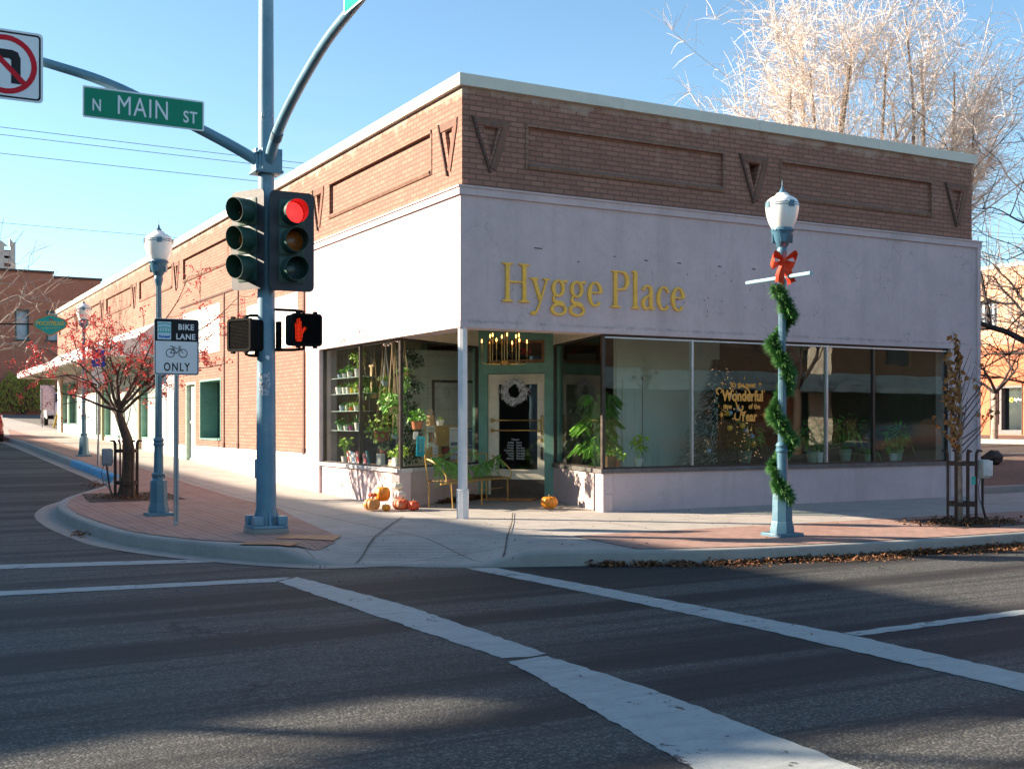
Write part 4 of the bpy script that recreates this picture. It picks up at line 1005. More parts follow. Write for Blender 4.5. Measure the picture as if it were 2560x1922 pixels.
for hh in (h1, h2):
    for zz in (.585, -.585):
        inv = Matrix.Rotation(-hh.rotation_euler.z, 4, 'Z')
        tgt = inv @ (Vector((PX, PY, 0))-Vector((hh.location.x, hh.location.y, 0)))
        bracket(hh, [(0,.1,zz), (tgt.x*.9, tgt.y*.9, zz)])
# pedestrian signals
def ped(loc, rz, hand, label):
    t = thing('pedestrian_signal', label, 'pedestrian signal', loc, rz, 'pedestrian signals on the pole')
    mb = MB(); Mx = Matrix(((1,0,0,0),(0,0,1,0),(0,1,0,0),(0,0,0,1)))
    mb.prism(rrect(-.225,-.225,.225,.225,.05), .0, .22, Mx); tl('housing', M['blackbits'], mb, t)
    mb = MB(); o = rrect(-.235,-.235,.235,.235,.055); q = rrect(-.20,-.20,.20,.20,.035); n = len(o)
    vs = [(x,-.045,y) for x,y in o]+[(x,-.045,y) for x,y in q]+[(x,.012,y) for x,y in o]+[(x,-.01,y) for x,y in q]; fs = []
    for i in range(n):
        j = (i+1)%n; fs += [(i,n+i,n+j,j),(i,j,2*n+j,2*n+i),(n+i,3*n+i,3*n+j,n+j)]
    mb.add(vs, fs); tl('face_frame', M['blackbits'], mb, t)
    if hand:
        mb = MB(frame((-.10, -.012, 0), (1,0,0)))
        mb.prism([(-.055,-.17),(.03,-.17),(.045,-.06),(.10,.02),(.085,.045),(.07,.045),(.035,.0),(.03,.12),(.012,.125),(.008,.02),(0,.165),(-.02,.165),(-.022,.02),(-.03,.15),(-.05,.15),(-.048,.0),(-.06,.09),(-.077,.09),(-.075,-.07)], 0, .004)
        tl('hand_symbol', M['hand_on'], mb, t, 0)
    mb = MB()
    for k in range(-10, 11):
        u = k*.0385/2
        for s_ in (-1, 1):
            # criss-cross louvre
            a = (max(-.2, min(.2, u*2-.2*s_)), -.2); 
        x = k*.0195; mb.box(x-.0022, -.035, -.2, x+.0022, -.018, .2); mb.box(-.2, -.035, x-.0022, .2, -.018, x+.0022)
    tl('louvre_grid', M['blackbits'], mb, t, 0)
    for x in (-.13, .13):
        for s_ in (-1, 1): mb = MB(); mb.bbox(x-.03, -.05, s_*.245-.02, x+.03, .0, s_*.245+.02, .008); tl('hinge', M['blackbits'], mb, t)
    return t
p1 = ped((-2.52, -.62, PZ+2.50), R(4), True, 'pedestrian signal showing a red hand, right of the signal pole')
p2 = ped((-3.30, -.42, PZ+2.42), R(-62), False, 'unlit pedestrian signal with louvred face, left of the signal pole')
for pp, sg in ((p1, 1), (p2, -1)):
    inv = Matrix.Rotation(-pp.rotation_euler.z, 4, 'Z')
    tgt = inv @ (Vector((PX, PY, 0))-Vector((pp.location.x, pp.location.y, 0)))
    for zz in (.27, -.27):
        mb = MB(); mb.tube([(0,.1,zz*.8), (0,.1,zz), (tgt.x*.3, .1+(tgt.y-.1)*.2, zz*1.06), (tgt.x*.95, tgt.y*.95, zz*1.08)], .021, 8); tl('bracket', M['blackbits'], mb, pp)
    mb = MB(); mb.bbox(tgt.x*.78-.03, tgt.y*.78-.05, -.30, tgt.x*.78+.03, tgt.y*.78+.05, .12, .01); tl('terminal_box', M['blackbits'], mb, pp)

for pp in (p1, p2): pp.scale = (.88, .88, .88)
# signs on the arms ---------------------------------------------------------
s1 = thing('street_name_sign', 'green N MAIN ST street name sign hanging on the left mast arm', 'street sign', (-4.49, -.50, 5.31))
s1.rotation_euler = (0, R(0.2), 0)
F0 = frame((0,0,0), (1,0,0))
mb = MB(F0); mb.prism(rrect(-.71,-.185,.71,.185,.02), -.004, 0); tl('sign_panel', M['sign_white'], mb, s1)
mb = MB(F0); mb.prism(rrect(-.69,-.165,.69,.165,.015), 0.0005, .003); tl('green_field', M['sign_green'], mb, s1)
mb = MB(F0 @ T(0,0,.004)); text(mb, 'MAIN', T(-.02,-.10,0), .235, xs=.72, ext=.001, bold=.0, sp=1.12); text(mb, 'N', T(-.55,-.095,0), .145, xs=.72, ext=.001, bold=.003); text(mb, 'ST', T(.54,-.10,0), .145, xs=.78, ext=.001, bold=.003, sp=1.1)
tl('lettering', M['sign_white'], mb, s1, 0)
mb = MB(); mb.bbox(-.3,.004,-.06,-.24,.09,.06,.004); mb.bbox(.3,.004,-.12,.36,.07,.02,.004); tl('bracket', M['galv'], mb, s1)
s2 = thing('no_left_turn_sign', 'white square no left turn sign with red circle, cut by the left picture edge', 'traffic sign', (-6.03, -.50, 5.62))
mb = MB(F0); mb.prism(rrect(-.40,-.40,.40,.40,.05), -.004, 0); tl('sign_panel', M['sign_white'], mb, s2)
mb = MB(F0); o = rrect(-.375,-.375,.375,.375,.04); q = rrect(-.355,-.355,.355,.355,.03); n = len(o)
mb.add([(x,y,.002) for x,y in o]+[(x,y,.002) for x,y in q], [(i,(i+1)%n,n+(i+1)%n,n+i) for i in range(n)]); tl('border', M['sign_black'], mb, s2, 0)
mb = MB(F0); mb.prism([(.06,-.21),(.16,-.21),(.16,.08),(.13,.15),(.07,.17),(-.08,.17),(-.08,.23),(-.23,.11),(-.08,-.01),(-.08,.07),(.04,.07),(.06,.05)], .001, .003); tl('arrow', M['sign_black'], mb, s2, 0)
mb = MB(F0); add_ring(mb, 0, 0, .275, .335, .001, .0045); a = R(-45); mb.box(-.28,-.03,.001,.28,.03,.0042, Matrix.Rotation(a,4,'Z')); tl('red_circle', M['sign_red'], mb, s2, 0)
mb = MB(); mb.bbox(-.03,.004,-.15,.03,.40,-.09,.004); tl('bracket', M['galv'], mb, s2)
s3 = thing('street_name_sign', 'green street name sign on the right mast arm, cut by the top edge', 'street sign', (-3.00+.0, -4.28, 5.93))
F1 = frame((-.11,0,0), (0,-1,0))
mb = MB(F1); mb.prism(rrect(-.75,-.19,.75,.19,.02), -.004, 0); tl('sign_panel', M['sign_white'], mb, s3)
mb = MB(F1); mb.prism(rrect(-.73,-.17,.73,.17,.015), .0005, .003); tl('green_field', simple('sunlit_sign_green', (.01,.26,.21), .7, spec=.05), mb, s3)  # bluer green puts the sunlit cyan look into the sign colour
mb = MB(); mb.bbox(-.11,-.2,-.1,.02,-.14,-.04,.004); tl('bracket', M['galv'], mb, s3)

# bike lane sign --------------------------------------------------------------
bx, by = -3.73, 1.20; bz = zs(bx, by)
bs = thing('bike_lane_sign', 'BIKE LANE ONLY sign with bicycle symbol on a perforated steel post', 'traffic sign', (bx, by, bz))
mb = MB(); mb.box(-.03,-.02,-.02,.03,.02,2.80); mb.v = mb.v
tl('post', M['galv'], mb, bs, 0)
mb = MB()
for k in range(84): mb.box(-.008,-.0225,.06+k*.0254,.008,-.019,.073+k*.0254)
tl('post_holes', M['ink'], mb, bs, 0)
FB = frame((.0,-.03,2.42), (1,0,0))
mb = MB(FB); mb.prism(rrect(-.30,-.38,.30,.38,.035), -.003, 0); tl('sign_panel', M['sign_white'], mb, bs, 0)
mb = MB(FB); o = rrect(-.292,-.372,.292,.372,.03); q = rrect(-.280,-.36,.280,.36,.022); n = len(o)
mb.add([(x,y,.0012) for x,y in o]+[(x,y,.0012) for x,y in q], [(i,(i+1)%n,n+(i+1)%n,n+i) for i in range(n)])
mb.prism([(-.281,.075),(.281,.075),(.281,.355),(.26,.362),(-.26,.362),(-.281,.355)], .0003, .0015); tl('black_panel', M['sign_black'], mb, bs, 0)
mb = MB(FB @ T(0,0,.0022)); text(mb,'BIKE',T(.125,.235,0),.078,xs=.95,ext=.0006,bold=.003,sp=1.1); text(mb,'LANE',T(.12,.105,0),.078,xs=.95,ext=.0006,bold=.003,sp=1.1); tl('white_lettering', M['sign_white'], mb, bs, 0)
mb = MB(FB @ T(0,0,.0012)); text(mb,'ONLY',T(0,-.325,0),.115,xs=.72,ext=.0006,bold=.003,sp=1.25)
for cx in (-.085,.085): add_ring(mb, cx, -.085, .050, .060, 0, .0008, 24)
for a,b in [((-.085,-.085),(-.045,-.02)),((-.045,-.02),(.045,-.02)),((-.045,-.02),(.0,-.085)),((.0,-.085),(.045,-.02)),((.045,-.02),(.085,-.085)),((-.085,-.085),(0,-.085)),((.045,-.02),(.04,.005)),((.02,.007),(.06,.007)),((-.05,-.02),(-.055,.008)),((-.055,.008),(-.085,.01)),((-.02,.0-.0),(-.05,.0))]:
    ribbon(mb, [(*a,.008),(*b,.008)], 0, .0006)
tl('black_lettering', M['sign_black'], mb, bs, 0)
mb = MB(FB); mb.box(-.255,.095,.0016,-.075,.335,.0022); lg = tl('logo_panel', simple('pale_blue_logo', (.50,.68,.78), .5, var=.05), mb, bs, 0)
mb = MB(FB @ T(0,0,.0024)); ribbon(mb,[(-.25,.30,.012),(-.16,.315,.012),(-.08,.30,.012)],0,.0006); ribbon(mb,[(-.25,.25,.01),(-.16,.265,.012),(-.08,.25,.01)],0,.0006)
for k in range(5): mb.box(-.235+.034*k,.20,0,-.225+.034*k,.25,.0006)
ribbon(mb,[(-.25,.195,.014),(-.08,.195,.014)],0,.0006); tl('logo_bridge', M['sign_teal'], mb, bs, 0)
mb = MB(FB @ T(0,0,.0026)); text(mb,'Portneuf',T(-.165,.12,0),.032,xs=.95,ext=.0005,bold=.0025); tl('logo_word', M['sign_blue'], mb, bs, 0)

# street lamps --------------------------------------------------------------
def lamp(x, y, label, rz=0):
    t = thing('street_lamp', label, 'street lamp', (x, y, zs(x, y)), rz, 'teal acorn street lamps')
    mb = MB(); mb.bbox(-.185,-.185,-.01,.185,.185,.05,.01)
    mb.lathe([(.155,.05),(.155,.10),(.138,.16),(.138,.17),(.132,.19)], 8, rot=R(22.5))
    mb.lathe([(.130,.19),(.124,.48),(.118,.52),(.096,.545),(.094,.58)], 8, rot=R(22.5)); tl('base', M['pole'], mb, t, 30)
    mb = MB(); mb.lathe([(.092,.58),(.102,.60),(.102,.62),(.074,.64),(.070,.66),(.064,1.03)], 24); mb.lathe([(.070,1.03),(.080,1.045),(.080,1.065),(.070,1.08),(.074,1.10),(.082,1.115),(.074,1.135),(.056,1.16)], 24)
    n = 32; vs = []; fs = []
    zs_ = [1.15,2.0,2.8,3.42]
    for i, zz in enumerate(zs_):
        for k in range(n):
            a = 2*math.pi*k/n; r_ = (.052-.012*i/3)*(1 if k%2 else .90); vs.append((r_*math.cos(a), r_*math.sin(a), zz))
    for i in range(3):
        for k in range(n): fs.append((i*n+k,i*n+(k+1)%n,(i+1)*n+(k+1)%n,(i+1)*n+k))
    mb.add(vs, fs); tl('post', M['pole'], mb, t, 25)
    mb = MB(); mb.lathe([(.042,3.40),(.05,3.43),(.062,3.47),(.066,3.50),(.062,3.53),(.055,3.545),(.075,3.57),(.105,3.63),(.128,3.72),(.135,3.735),(.142,3.745),(.135,3.76),(.13,3.78),(.10,3.79)], 28)
    for k in range(20):
        a = 2*math.pi*k/20; mb.octa((.140*math.cos(a), .140*math.sin(a), 3.75), .010)
    for k in range(4):
        a = R(45+90*k+10); Mx = Matrix.Rotation(a, 4, 'Z'); mb.prism([(-.03,3.60),(.03,3.60),(.045,3.70),(-.045,3.70)], .098, .122, Mx @ Matrix(((0,0,1,0),(1,0,0,0),(0,1,0,0),(0,0,0,1))))
    tl('capital', M['pole'], mb, t, 35)
    mb = MB(); mb.lathe([(.125,3.77),(.135,3.79),(.168,3.86),(.192,3.95),(.203,4.03),(.204,4.06),(.198,4.09),(.178,4.125),(.14,4.155),(.105,4.17),(.082,4.185),(.072,4.205),(.062,4.21),(.03,4.215)], 32); tl('globe', M['globe'], mb, t, 50)
    mb = MB(); mb.lathe([(.2045,4.045),(.209,4.047),(.209,4.053),(.2045,4.055)], 32); mb.lathe([(.2035,4.073),(.208,4.075),(.207,4.08),(.2025,4.082)], 32)
    for k in range(4):
        a = R(90*k+62.9-90+18); Mx = Matrix.Rotation(a, 4, 'Z'); mb.box(.200,-.036,4.02,.213,.036,4.095, Mx)
    tl('globe_band', M['pole'], mb, t, 30)
    mb = MB(); mb.lathe([(.052,4.208),(.045,4.225),(.03,4.245),(.018,4.27),(.012,4.285),(.018,4.29),(.012,4.295),(.006,4.31),(.005,4.36),(.001,4.37)], 14); tl('finial', M['pole'], mb, t, 40)
    return t
lL = lamp(-3.62, 2.80, 'nearer left street lamp, plain, beside the BIKE LANE sign')
lR = lamp(2.44, -3.92, 'street lamp wrapped in green garland with a red bow, in front of the shop windows')
l3 = lamp(-2.15, 19.1, 'farthest street lamp, beyond the crabapple tree on the left sidewalk')
mb = MB(); mb.tube([(0,-.50,3.175),(0,.66,3.175)], .026, 10); mb.box(-.05,-.05,3.13,.05,.05,3.22); tl('banner_arm', simple('pale_teal_paint', (.25,.42,.50), .45), mb, lR)
def bow(x, y, z, f):
    t = thing('red_bow', 'red velvet bow tied below the globe of the garlanded street lamp', 'bow', (x, y, z))
    Mx = Matrix.Rotation(R(-28.85), 4, 'Z') @ Matrix.Scale(f, 4) @ frame((0, -.07/f, 0), (1,0,0))
    def loop(sg, tag_):
        mb = MB(Mx); pts = crom([(0,0,0),(sg*.06,.05,.05),(sg*.135,.085,.055),(sg*.165,.02,.03),(sg*.13,-.06,.0),(sg*.06,-.03,-.01),(0,0,0)], 5)
        vs = []; fs = []
        for i, p in enumerate(pts):
            w_ = .028+.055*math.sin(math.pi*i/(len(pts)-1)); cr = .012*math.sin(i*1.7)
            for q, dw in enumerate((-1,-.5,0,.5,1)): vs.append((p.x, p.y+dw*w_*.55, p.z+dw*w_+cr*(1 if q%2 else -1)))
        for i in range(len(pts)-1):
            for q in range(4): fs.append((5*i+q,5*i+q+1,5*i+q+6,5*i+q+5))
        mb.add(vs, fs); tl(tag_, M['bow'], mb, t, 60)
    loop(-1, 'loop'); loop(1, 'loop')
    for sg in (-1, 1):
        mb = MB(Mx); pts = crom([(0,0,.03),(sg*.025,-.08,.05),(sg*.06,-.19,.05),(sg*(.06 if sg<0 else .11),-.30,.02)], 5); vs = []; fs = []
        for i, p in enumerate(pts):
            w_ = .022+.034*min(1, i/7)
            for q in range(4): vs.append((p.x+(q/3-.5)*2*w_, p.y+(.03*abs(q/3-.5)*2*sg*(1 if q>1 else -1) if i == len(pts)-1 else 0), p.z+.014*(1 if q%2 else -1)))
        for i in range(len(pts)-1):
            for q in range(3): fs.append((4*i+q,4*i+q+1,4*i+q+5,4*i+q+4))
        mb.add(vs, fs); tl('tail', M['bow'], mb, t, 60)
    mb = MB(Mx); mb.ball((0,0,.04), .034, 10, 7, 1.1); tl('knot', M['bow'], mb, t, 60)
    return t
bw = bow(2.44, -3.92, zs(2.44,-3.92)+3.37, .9)
def garland_mesh(path_, n, L, mat, seed, thick=.045, name='garland', nl=3):
    rr = random.Random(seed); mb = MB(); mb.tube(path_, .012, 5)
    for i in range(n):
        t = rr.random()*(len(path_)-1.001); k = int(t); p = path_[k].lerp(path_[k+1], t-k); ax = (path_[k+1]-path_[k]).normalized()
        d = Vector((rr.gauss(0,1), rr.gauss(0,1), rr.gauss(0,1))); d = (d-ax*d.dot(ax)*.6).normalized()
        l = L*rr.uniform(.55, 1.15)*(.75+.45*abs(math.sin(t*.23+1.3*math.sin(t*.11)))); s_ = d.orthogonal().normalized()*rr.uniform(.0045,.0075)
        b = p+d*rr.uniform(0,thick*.3); e = b+d*l+Vector((0,0,-l*.12)); m_ = b.lerp(e,.5); q = len(mb.v)
        mb.v += [tuple(b-s_*.6), tuple(m_+s_), tuple(e), tuple(m_-s_)]; mb.f.append((q,q+1,q+2,q+3))
    return mb
gz = zs(2.44,-3.92)
key = [(3.02,-.9),(2.85,-.55),(2.62,-.3),(2.42,.35),(2.22,.95),(2.05,.5),(1.92,-.5),(1.72,-.95),(1.55,-.3),(1.46,.3),(1.34,.2),(1.14,.9),(.96,1.0),(.84,-.2),(.74,-.9),(.60,-.3),(.50,.75),(.42,.7)]
gp = []
rr = random.Random(5)
for k in range(150):
    t = k/149; zz = 3.06-2.62*t
    a = t*2*math.pi*3.35+R(200); r_ = .085+.03*math.sin(k*.37)
    gp.append(Vector((2.44+r_*math.cos(a-R(28)), -3.92+r_*math.sin(a-R(28)), gz+zz+.02*math.sin(k*1.3))))
mb = garland_mesh(gp, 17000, .108, None, 5)
tag(mb.build('garland', M['needle']), 'green fir garland spiralling down the street lamp with the red bow', 'garland')

# tree guards --------------------------------------------------------------
def guard(x, y, label, rz=0, box_side=-1):
    t = thing('tree_guard', label, 'tree guard', (x, y, zs(x, y)), rz, 'iron guards around street trees')
    h = 1.0; r_ = .20
    for k in range(8):
        a = R(45*k+20); cx, cy = r_*math.cos(a), r_*math.sin(a)
        mb = MB(); mb.tube([(cx,cy,0),(cx,cy,h-.12),(cx*1.02,cy*1.02,h-.03),(cx*1.15,cy*1.15,h+.01),(cx*1.38,cy*1.38,h)], .016, 6); mb.build('bar', M['iron'], t, 40)
    for zz in (.24, .80):
        mb = MB()
        for k in range(16):
            a = 2*math.pi*k/16; b = 2*math.pi*(k+1)/16; r0, r1 = r_-.018, r_-.010
            mb.add([(r_*1.02*math.cos(a), r_*1.02*math.sin(a), zz),(r_*1.02*math.cos(b), r_*1.02*math.sin(b), zz),(r_*1.02*math.cos(b), r_*1.02*math.sin(b), zz+.055),(r_*1.02*math.cos(a), r_*1.02*math.sin(a), zz+.055),
                    (r_*.95*math.cos(a), r_*.95*math.sin(a), zz),(r_*.95*math.cos(b), r_*.95*math.sin(b), zz),(r_*.95*math.cos(b), r_*.95*math.sin(b), zz+.055),(r_*.95*math.cos(a), r_*.95*math.sin(a), zz+.055)],
                   [(0,1,2,3),(5,4,7,6),(3,2,6,7),(1,0,4,5)])
        mb.build('hoop', M['iron'], t)
    return t
gl_ = guard(-3.40, 6.44, 'iron tree guard around the trunk of the red berried crabapple')
gr_ = guard(5.93, -3.67, 'iron tree guard around the young brown leaved tree, right')
def obox(x, y, z, w, d, h, mat, label, door=None):
    t = thing('electrical_box', label, 'electrical box', (x, y, z), 0, 'outlet boxes on tree guards')
    mb = MB(); mb.bbox(-w/2,-d/2,0,w/2,d/2,h,.02); mb.build('case', mat, t, 40)
    mb = MB(); mb.bbox(-w/2-.01,-d/2-.03,h*.12,w/2+.01,-d/2-.001,h*.95,.012); mb.build('cover', mat if door is None else door, t, 40)
    mb = MB(); mb.tube([(0,0,0),(.02,.02,-.15),(.06,.05,-.4),(.12,.03,-z+zs(x,y))], .018, 6); mb.tube([(-.05,0,0),(-.09,0,-.12),(-.05,.02,-.3),(.05,.05,-.38)], .006, 5); mb.build('cable', M['cable'], t, 60)
    return t
obox(-3.76, 6.25, zs(-3.76,6.25)+.58, .16, .12, .30, simple('grey_blue_box', (.14,.19,.24), .5), 'small dark outlet box strapped to the crabapple tree guard')
obox(6.22, -3.78, zs(6.2,-3.8)+.62, .16, .14, .26, simple('pale_outlet_box', (.40,.46,.44), .45), 'pale outlet box with hanging cover on the right tree guard', simple('pale_cover', (.55,.60,.60), .4))
mb = MB(); mb.box(5.80,-3.94,zs(5.9,-3.7)+.55,5.88,-3.935,zs(5.9,-3.7)+.66); tg = mb.build('tree_tag', M['sign_teal']); tag(tg, 'small teal label fixed to the right tree guard', 'label tag')

# accessible parking sign
ax, ay = -2.45, 15.0
t = thing('parking_sign', 'blue accessible parking sign above a grey plate, behind the crabapple branches', 'parking sign', (ax, ay, zs(ax, ay)))
mb = MB(); mb.tube([(0,0,0),(0,0,3.0)], .028, 8); tl('post', M['galv'], mb, t)
FP = frame((0,-.035,2.62), (1,0,0))
mb = MB(FP); mb.prism(rrect(-.155,-.2,.155,.2,.02), 0, .004); tl('blue_panel', M['sign_blue'], mb, t, 0)
mb = MB(FP @ T(0,0,.0045)); add_ring(mb, -.01, -.05, .055, .075, 0, .001, 16); ribbon(mb,[(-.02,.11,.025),(-.01,.03,.025),(.05,.03,.022),(.075,-.07,.022)],0,.001); mb.ball((-.02,.135,0),.02,8,5); tl('wheelchair_symbol', M['sign_white'], mb, t, 0)
mb = MB(FP); mb.prism(rrect(-.155,-.62,.155,-.22,.02), 0, .004); tl('grey_panel', M['sign_back'], mb, t, 0)

# chandelier ----------------------------------------------------------------
ch = thing('chandelier', 'brass candle chandelier with glowing bulbs hanging in the shop entry', 'chandelier', (1.38, 1.28, 2.50))
mb = MB(); mb.tube([(0,0,.0),(0,0,.70)], .006, 6); mb.lathe([(.0,-.05),(.07,-.05),(.075,-.03),(.06,.0),(.02,.03)], 16); tl('stem', M['brass'], mb, ch)
for k in range(12):
    a = 2*math.pi*k/12+.2; r_ = .36 if k%2 else .24; zt = .18 if k%2 else .27; c, s_ = math.cos(a), math.sin(a)
    mb = MB(); mb.tube(crom([(0,0,-.03),(r_*.5*c,r_*.5*s_,-.03),(r_*.92*c,r_*.92*s_,-.02),(r_*c,r_*s_,.05),(r_*c,r_*s_,zt)],3), .005, 6); mb.lathe([(.011,zt-.0),(.011,zt+.12)], 8, (r_*c,r_*s_,0)); ar = tl('arm', M['brass'], mb, ch)
    mb = MB(); mb.lathe([(.004,0),(.012,.02),(.010,.035),(.002,.06)], 8, (r_*c,r_*s_,zt+.12)); mb.build('bulb', M['flame'], ar, 60)

# wreath, mat, bench, pumpkins ------------------------------------------------
wc = FD @ Vector((.67, 2.10, .02)); rr = random.Random(11)
wt_ = thing('wreath', 'silver grey leafy wreath hanging on the entrance door', 'wreath', tuple(wc))
FW = frame((0,0,0), (DR.x-DL.x, DR.y-DL.y, 0)); mb = MB(FW)
mb.tube([(.17*math.cos(2*math.pi*k/24), .17*math.sin(2*math.pi*k/24), 0) for k in range(25)], .02, 6)
for k in range(520):
    a = rr.uniform(0, 2*math.pi); r_ = .185+rr.gauss(0,.03); c = (r_*math.cos(a), r_*math.sin(a), rr.uniform(0,.05))
    d = Vector((-math.sin(a)*1.0+math.cos(a)*rr.uniform(-.5,.9), math.cos(a)+math.sin(a)*rr.uniform(-.5,.9), rr.uniform(-.2,.7)))*-1
    mb.leaf(c, d, (0,0,1), rr.uniform(.06,.15), rr.uniform(.010,.02))
mb.build('leaves', M['silver'], wt_)
mb = MB(); Mm = frame((0,0,0),(DR.x-DL.x,DR.y-DL.y,0)) ; c = DL.lerp(DR,.5)+Vector((-.26,-.26))
z = zs(c.x,c.y); mb.add(*(lambda q:(q.v,q.f))(MB().bbox(-.44,-.24,0,.44,.24,.022,.006)), Matrix.Translation((c.x,c.y,z+.004)) @ Matrix.Rotation(R(-45),4,'Z'))
tag(mb.build('doormat', M['coir']), 'tan coir doormat in front of the entrance door', 'doormat')
mb = MB(); rr = random.Random(2)
for k in range(1600):
    t = rr.random(); q = Vector((0.15,2.2)).lerp(DL, .35+.65*t)+Vector((.30,-.5))*rr.uniform(.03,.42)*(1-.5*abs(t-.6)); L = rr.uniform(.02,.06)
    mb.leaf((q.x,q.y,zs(q.x,q.y)+rr.uniform(0,.10)*(1-abs(t-.6))), (rr.gauss(0,1),rr.gauss(0,1),rr.gauss(0,.3)), (0,0,1), L, L*.6)
tag(mb.build('leaf_litter', M['litter'], origin=False), 'drift of dead leaves under the gold bench by the entry', None, None, 'stuff')
# bench: gold metal frame along the left diagonal bulkhead
A = Vector((.62, 1.66)); B = Vector((2.18, 2.62)); Lb = (B-A).length
bn = thing('bench', 'thin gold metal bench under the left entry window', 'bench', (A.x, A.y, zs(A.x,A.y))); bn.rotation_euler = (0,0,math.atan2(B.y-A.y,B.x-A.x))
gm = simple('worn_gold_metal', (.58,.36,.10), .4, .5, var=.25, scale=15)
for x in (.02, Lb*.52, Lb-.02):
    mb = MB(); mb.tube([(x+(.05 if x<.1 else 0),0,0),(x,0,.42)], .012, 6); mb.build('leg', gm, bn, 40)
for x in (.02, Lb-.02):
    mb = MB(); mb.tube([(x,.42,0),(x,.42,.42)], .012, 6); mb.build('leg', gm, bn, 40)
mb = MB(); mb.tube([(-.28,0,.40),(Lb,0,.42)], .016, 6); mb.tube([(0,.42,.42),(Lb,.42,.42)], .014, 6); mb.tube([(.05,0,.24),(Lb*.9,0,.26)], .005, 5); mb.build('seat_rail', gm, bn, 40)
mb = MB()
for k in range(5): mb.bbox(-.02,.05+k*.075,.425,Lb,.11+k*.075,.44,.004)
mb.build('seat', M['wood'], bn, 40)
mb = MB(); mb.tube([(0,.42,.42),(-.05,.45,.83)], .012, 6); mb.tube([(Lb,.42,.42),(Lb+.03,.45,.83)], .012, 6); mb.tube([(-.05,.45,.83),(Lb+.03,.45,.83)], .010, 6); mb.tube([(Lb*.5,.43,.42),(Lb*.5,.45,.83)], .008, 6); mb.build('backrest', gm, bn, 40)
for x in (-.22, Lb+.0):
    mb = MB(); mb.tube(crom([(x+.2,.44,.78),(x+.08,.2,.72),(x+.1,.02,.55),(x+.06,-.02,.42),(x,.0,.40)],4), .012, 6); mb.build('armrest', gm, bn, 40)
# bench garland
gp = [Vector((A.x,A.y,0)).lerp(Vector((B.x,B.y,0)), t)+Vector((.12,-.12,0))*0+Vector((-.10,.16,zs(A.x,A.y)+.80-.17*max(0,math.sin(math.pi*min(max(t,0),1)))**.8)) for t in [-.14+1.18*k/40 for k in range(41)]]
rr = random.Random(8); mb = MB(); mb.tube(gp, .012, 5)
for k in range(60):
    t = rr.random()*(len(gp)-1.01); i = int(t); p = gp[i].lerp(gp[i+1], t-i); u = t/(len(gp)-1)
    big = 1.5 if u < .14 else 1
    d = Vector((rr.gauss(0,.45), rr.gauss(0,.45)-.25, -1.0+rr.gauss(0,.5))).normalized(); L = rr.uniform(.14,.34)*big
    for j in range(10):
        q = p+d*L*j/10; 
        for s_ in (-1,1):
            side = d.cross(Vector((rr.gauss(0,.3),1,rr.gauss(0,.3)))).normalized()*s_
            mb.leaf(q, d*.8+side*.7, (0,-1,0), .06, .016)
tag(mb.build('garland', simple('cedar_green', (.09, .22, .03), .6, var=.5, scale=14)), 'drooping cedar garland draped along the gold bench', 'garland')
# pumpkins
def pumpkin(px, y, x, r_, h, ribs, mat, label, stem=True, zoff=0, depth=.13):
    z = zs(x, y)+zoff
    t = thing('pumpkin', label, 'pumpkin', (x, y, z), rr.uniform(0,3), 'pumpkins at the shop entry')
    n = ribs*6; m = 14; vs = []; fs = []
    for i in range(m+1):
        ph = math.pi*i/m; 
        for k in range(n):
            a = 2*math.pi*k/n; rib = 1-depth*abs(math.cos(ribs*a/2))**3*math.sin(ph)**.5*(1 if ribs > 1 else 0)
            rad = r_*math.sin(ph)**.85*rib if 0 < i < m else .002
            zz = h/2-h/2*math.cos(ph); dip = .22*h*math.exp(-(math.sin(ph)/.35)**2)
            zz = zz+(dip*.6 if i < m/2 else -dip)*(1 if rad < r_*.7 else .0) if True else zz
            vs.append((rad*math.cos(a), rad*math.sin(a), max(zz, 0)))
    for i in range(m):
        for k in range(n): fs.append((i*n+k,i*n+(k+1)%n,(i+1)*n+(k+1)%n,(i+1)*n+k))
    mb = MB(); mb.add(vs, fs); mb.build('shell', mat, t, 180)
    if stem:
        mb = MB(); mb.tube([(0,0,h*.72),(.005,0,h*.93),(.02,.005,h*1.08)], [r_*.16,r_*.10,r_*.09], 6); mb.build('stem', M['stem'], t, 50)
    return t
pumpkin(0, 1.86, -.62, .130, .205, 9, M['pumpkin_tan'], 'tan ribbed pumpkin at the front left of the pile')
pumpkin(0, 1.72, -.46+.02, .068, .115, 7, M['pumpkin'], 'smallest smooth orange pumpkin at the front of the pile')
pumpkin(0, 2.13, -.33, .125, .27, 10, M['pumpkin'], 'tall smooth orange pumpkin at the back of the pile', depth=.05, zoff=.10)
pumpkin(0, 2.10, -.50, .11, .19, 9, M['pumpkin'], 'orange pumpkin half hidden behind the ribbed one')
pumpkin(0, 1.95, -.57, .075, .07, 7, M['pumpkin_red'], 'flat red orange turban gourd on top of the ribbed pumpkin', zoff=.205, depth=.35)
pumpkin(0, 1.70, -.20, .135, .19, 9, M['pumpkin_red'], 'mottled red and cream pumpkin at the front right of the pile')
pumpkin(0, 1.58, -.05, .10, .165, 8, simple('deep_red_pumpkin', (.60,.07,.02), .45, var=.3, scale=14), 'deep red pumpkin at the right end of the pile')
pumpkin(0, 1.92, -.13, .105, .15, 9, M['pumpkin_white'], 'pink tinged white pumpkin resting on the mottled one', zoff=.15)
pumpkin(0, 1.98, -.14, .085, .12, 8, simple('pale_pumpkin', (.66,.60,.46), .5, var=.1), 'cream pumpkin at the top right of the pile', zoff=.30)
pumpkin(0, .98, 2.02, .135, .215, 12, M['pumpkin'], 'warty orange pumpkin alone right of the entrance door', depth=.08)

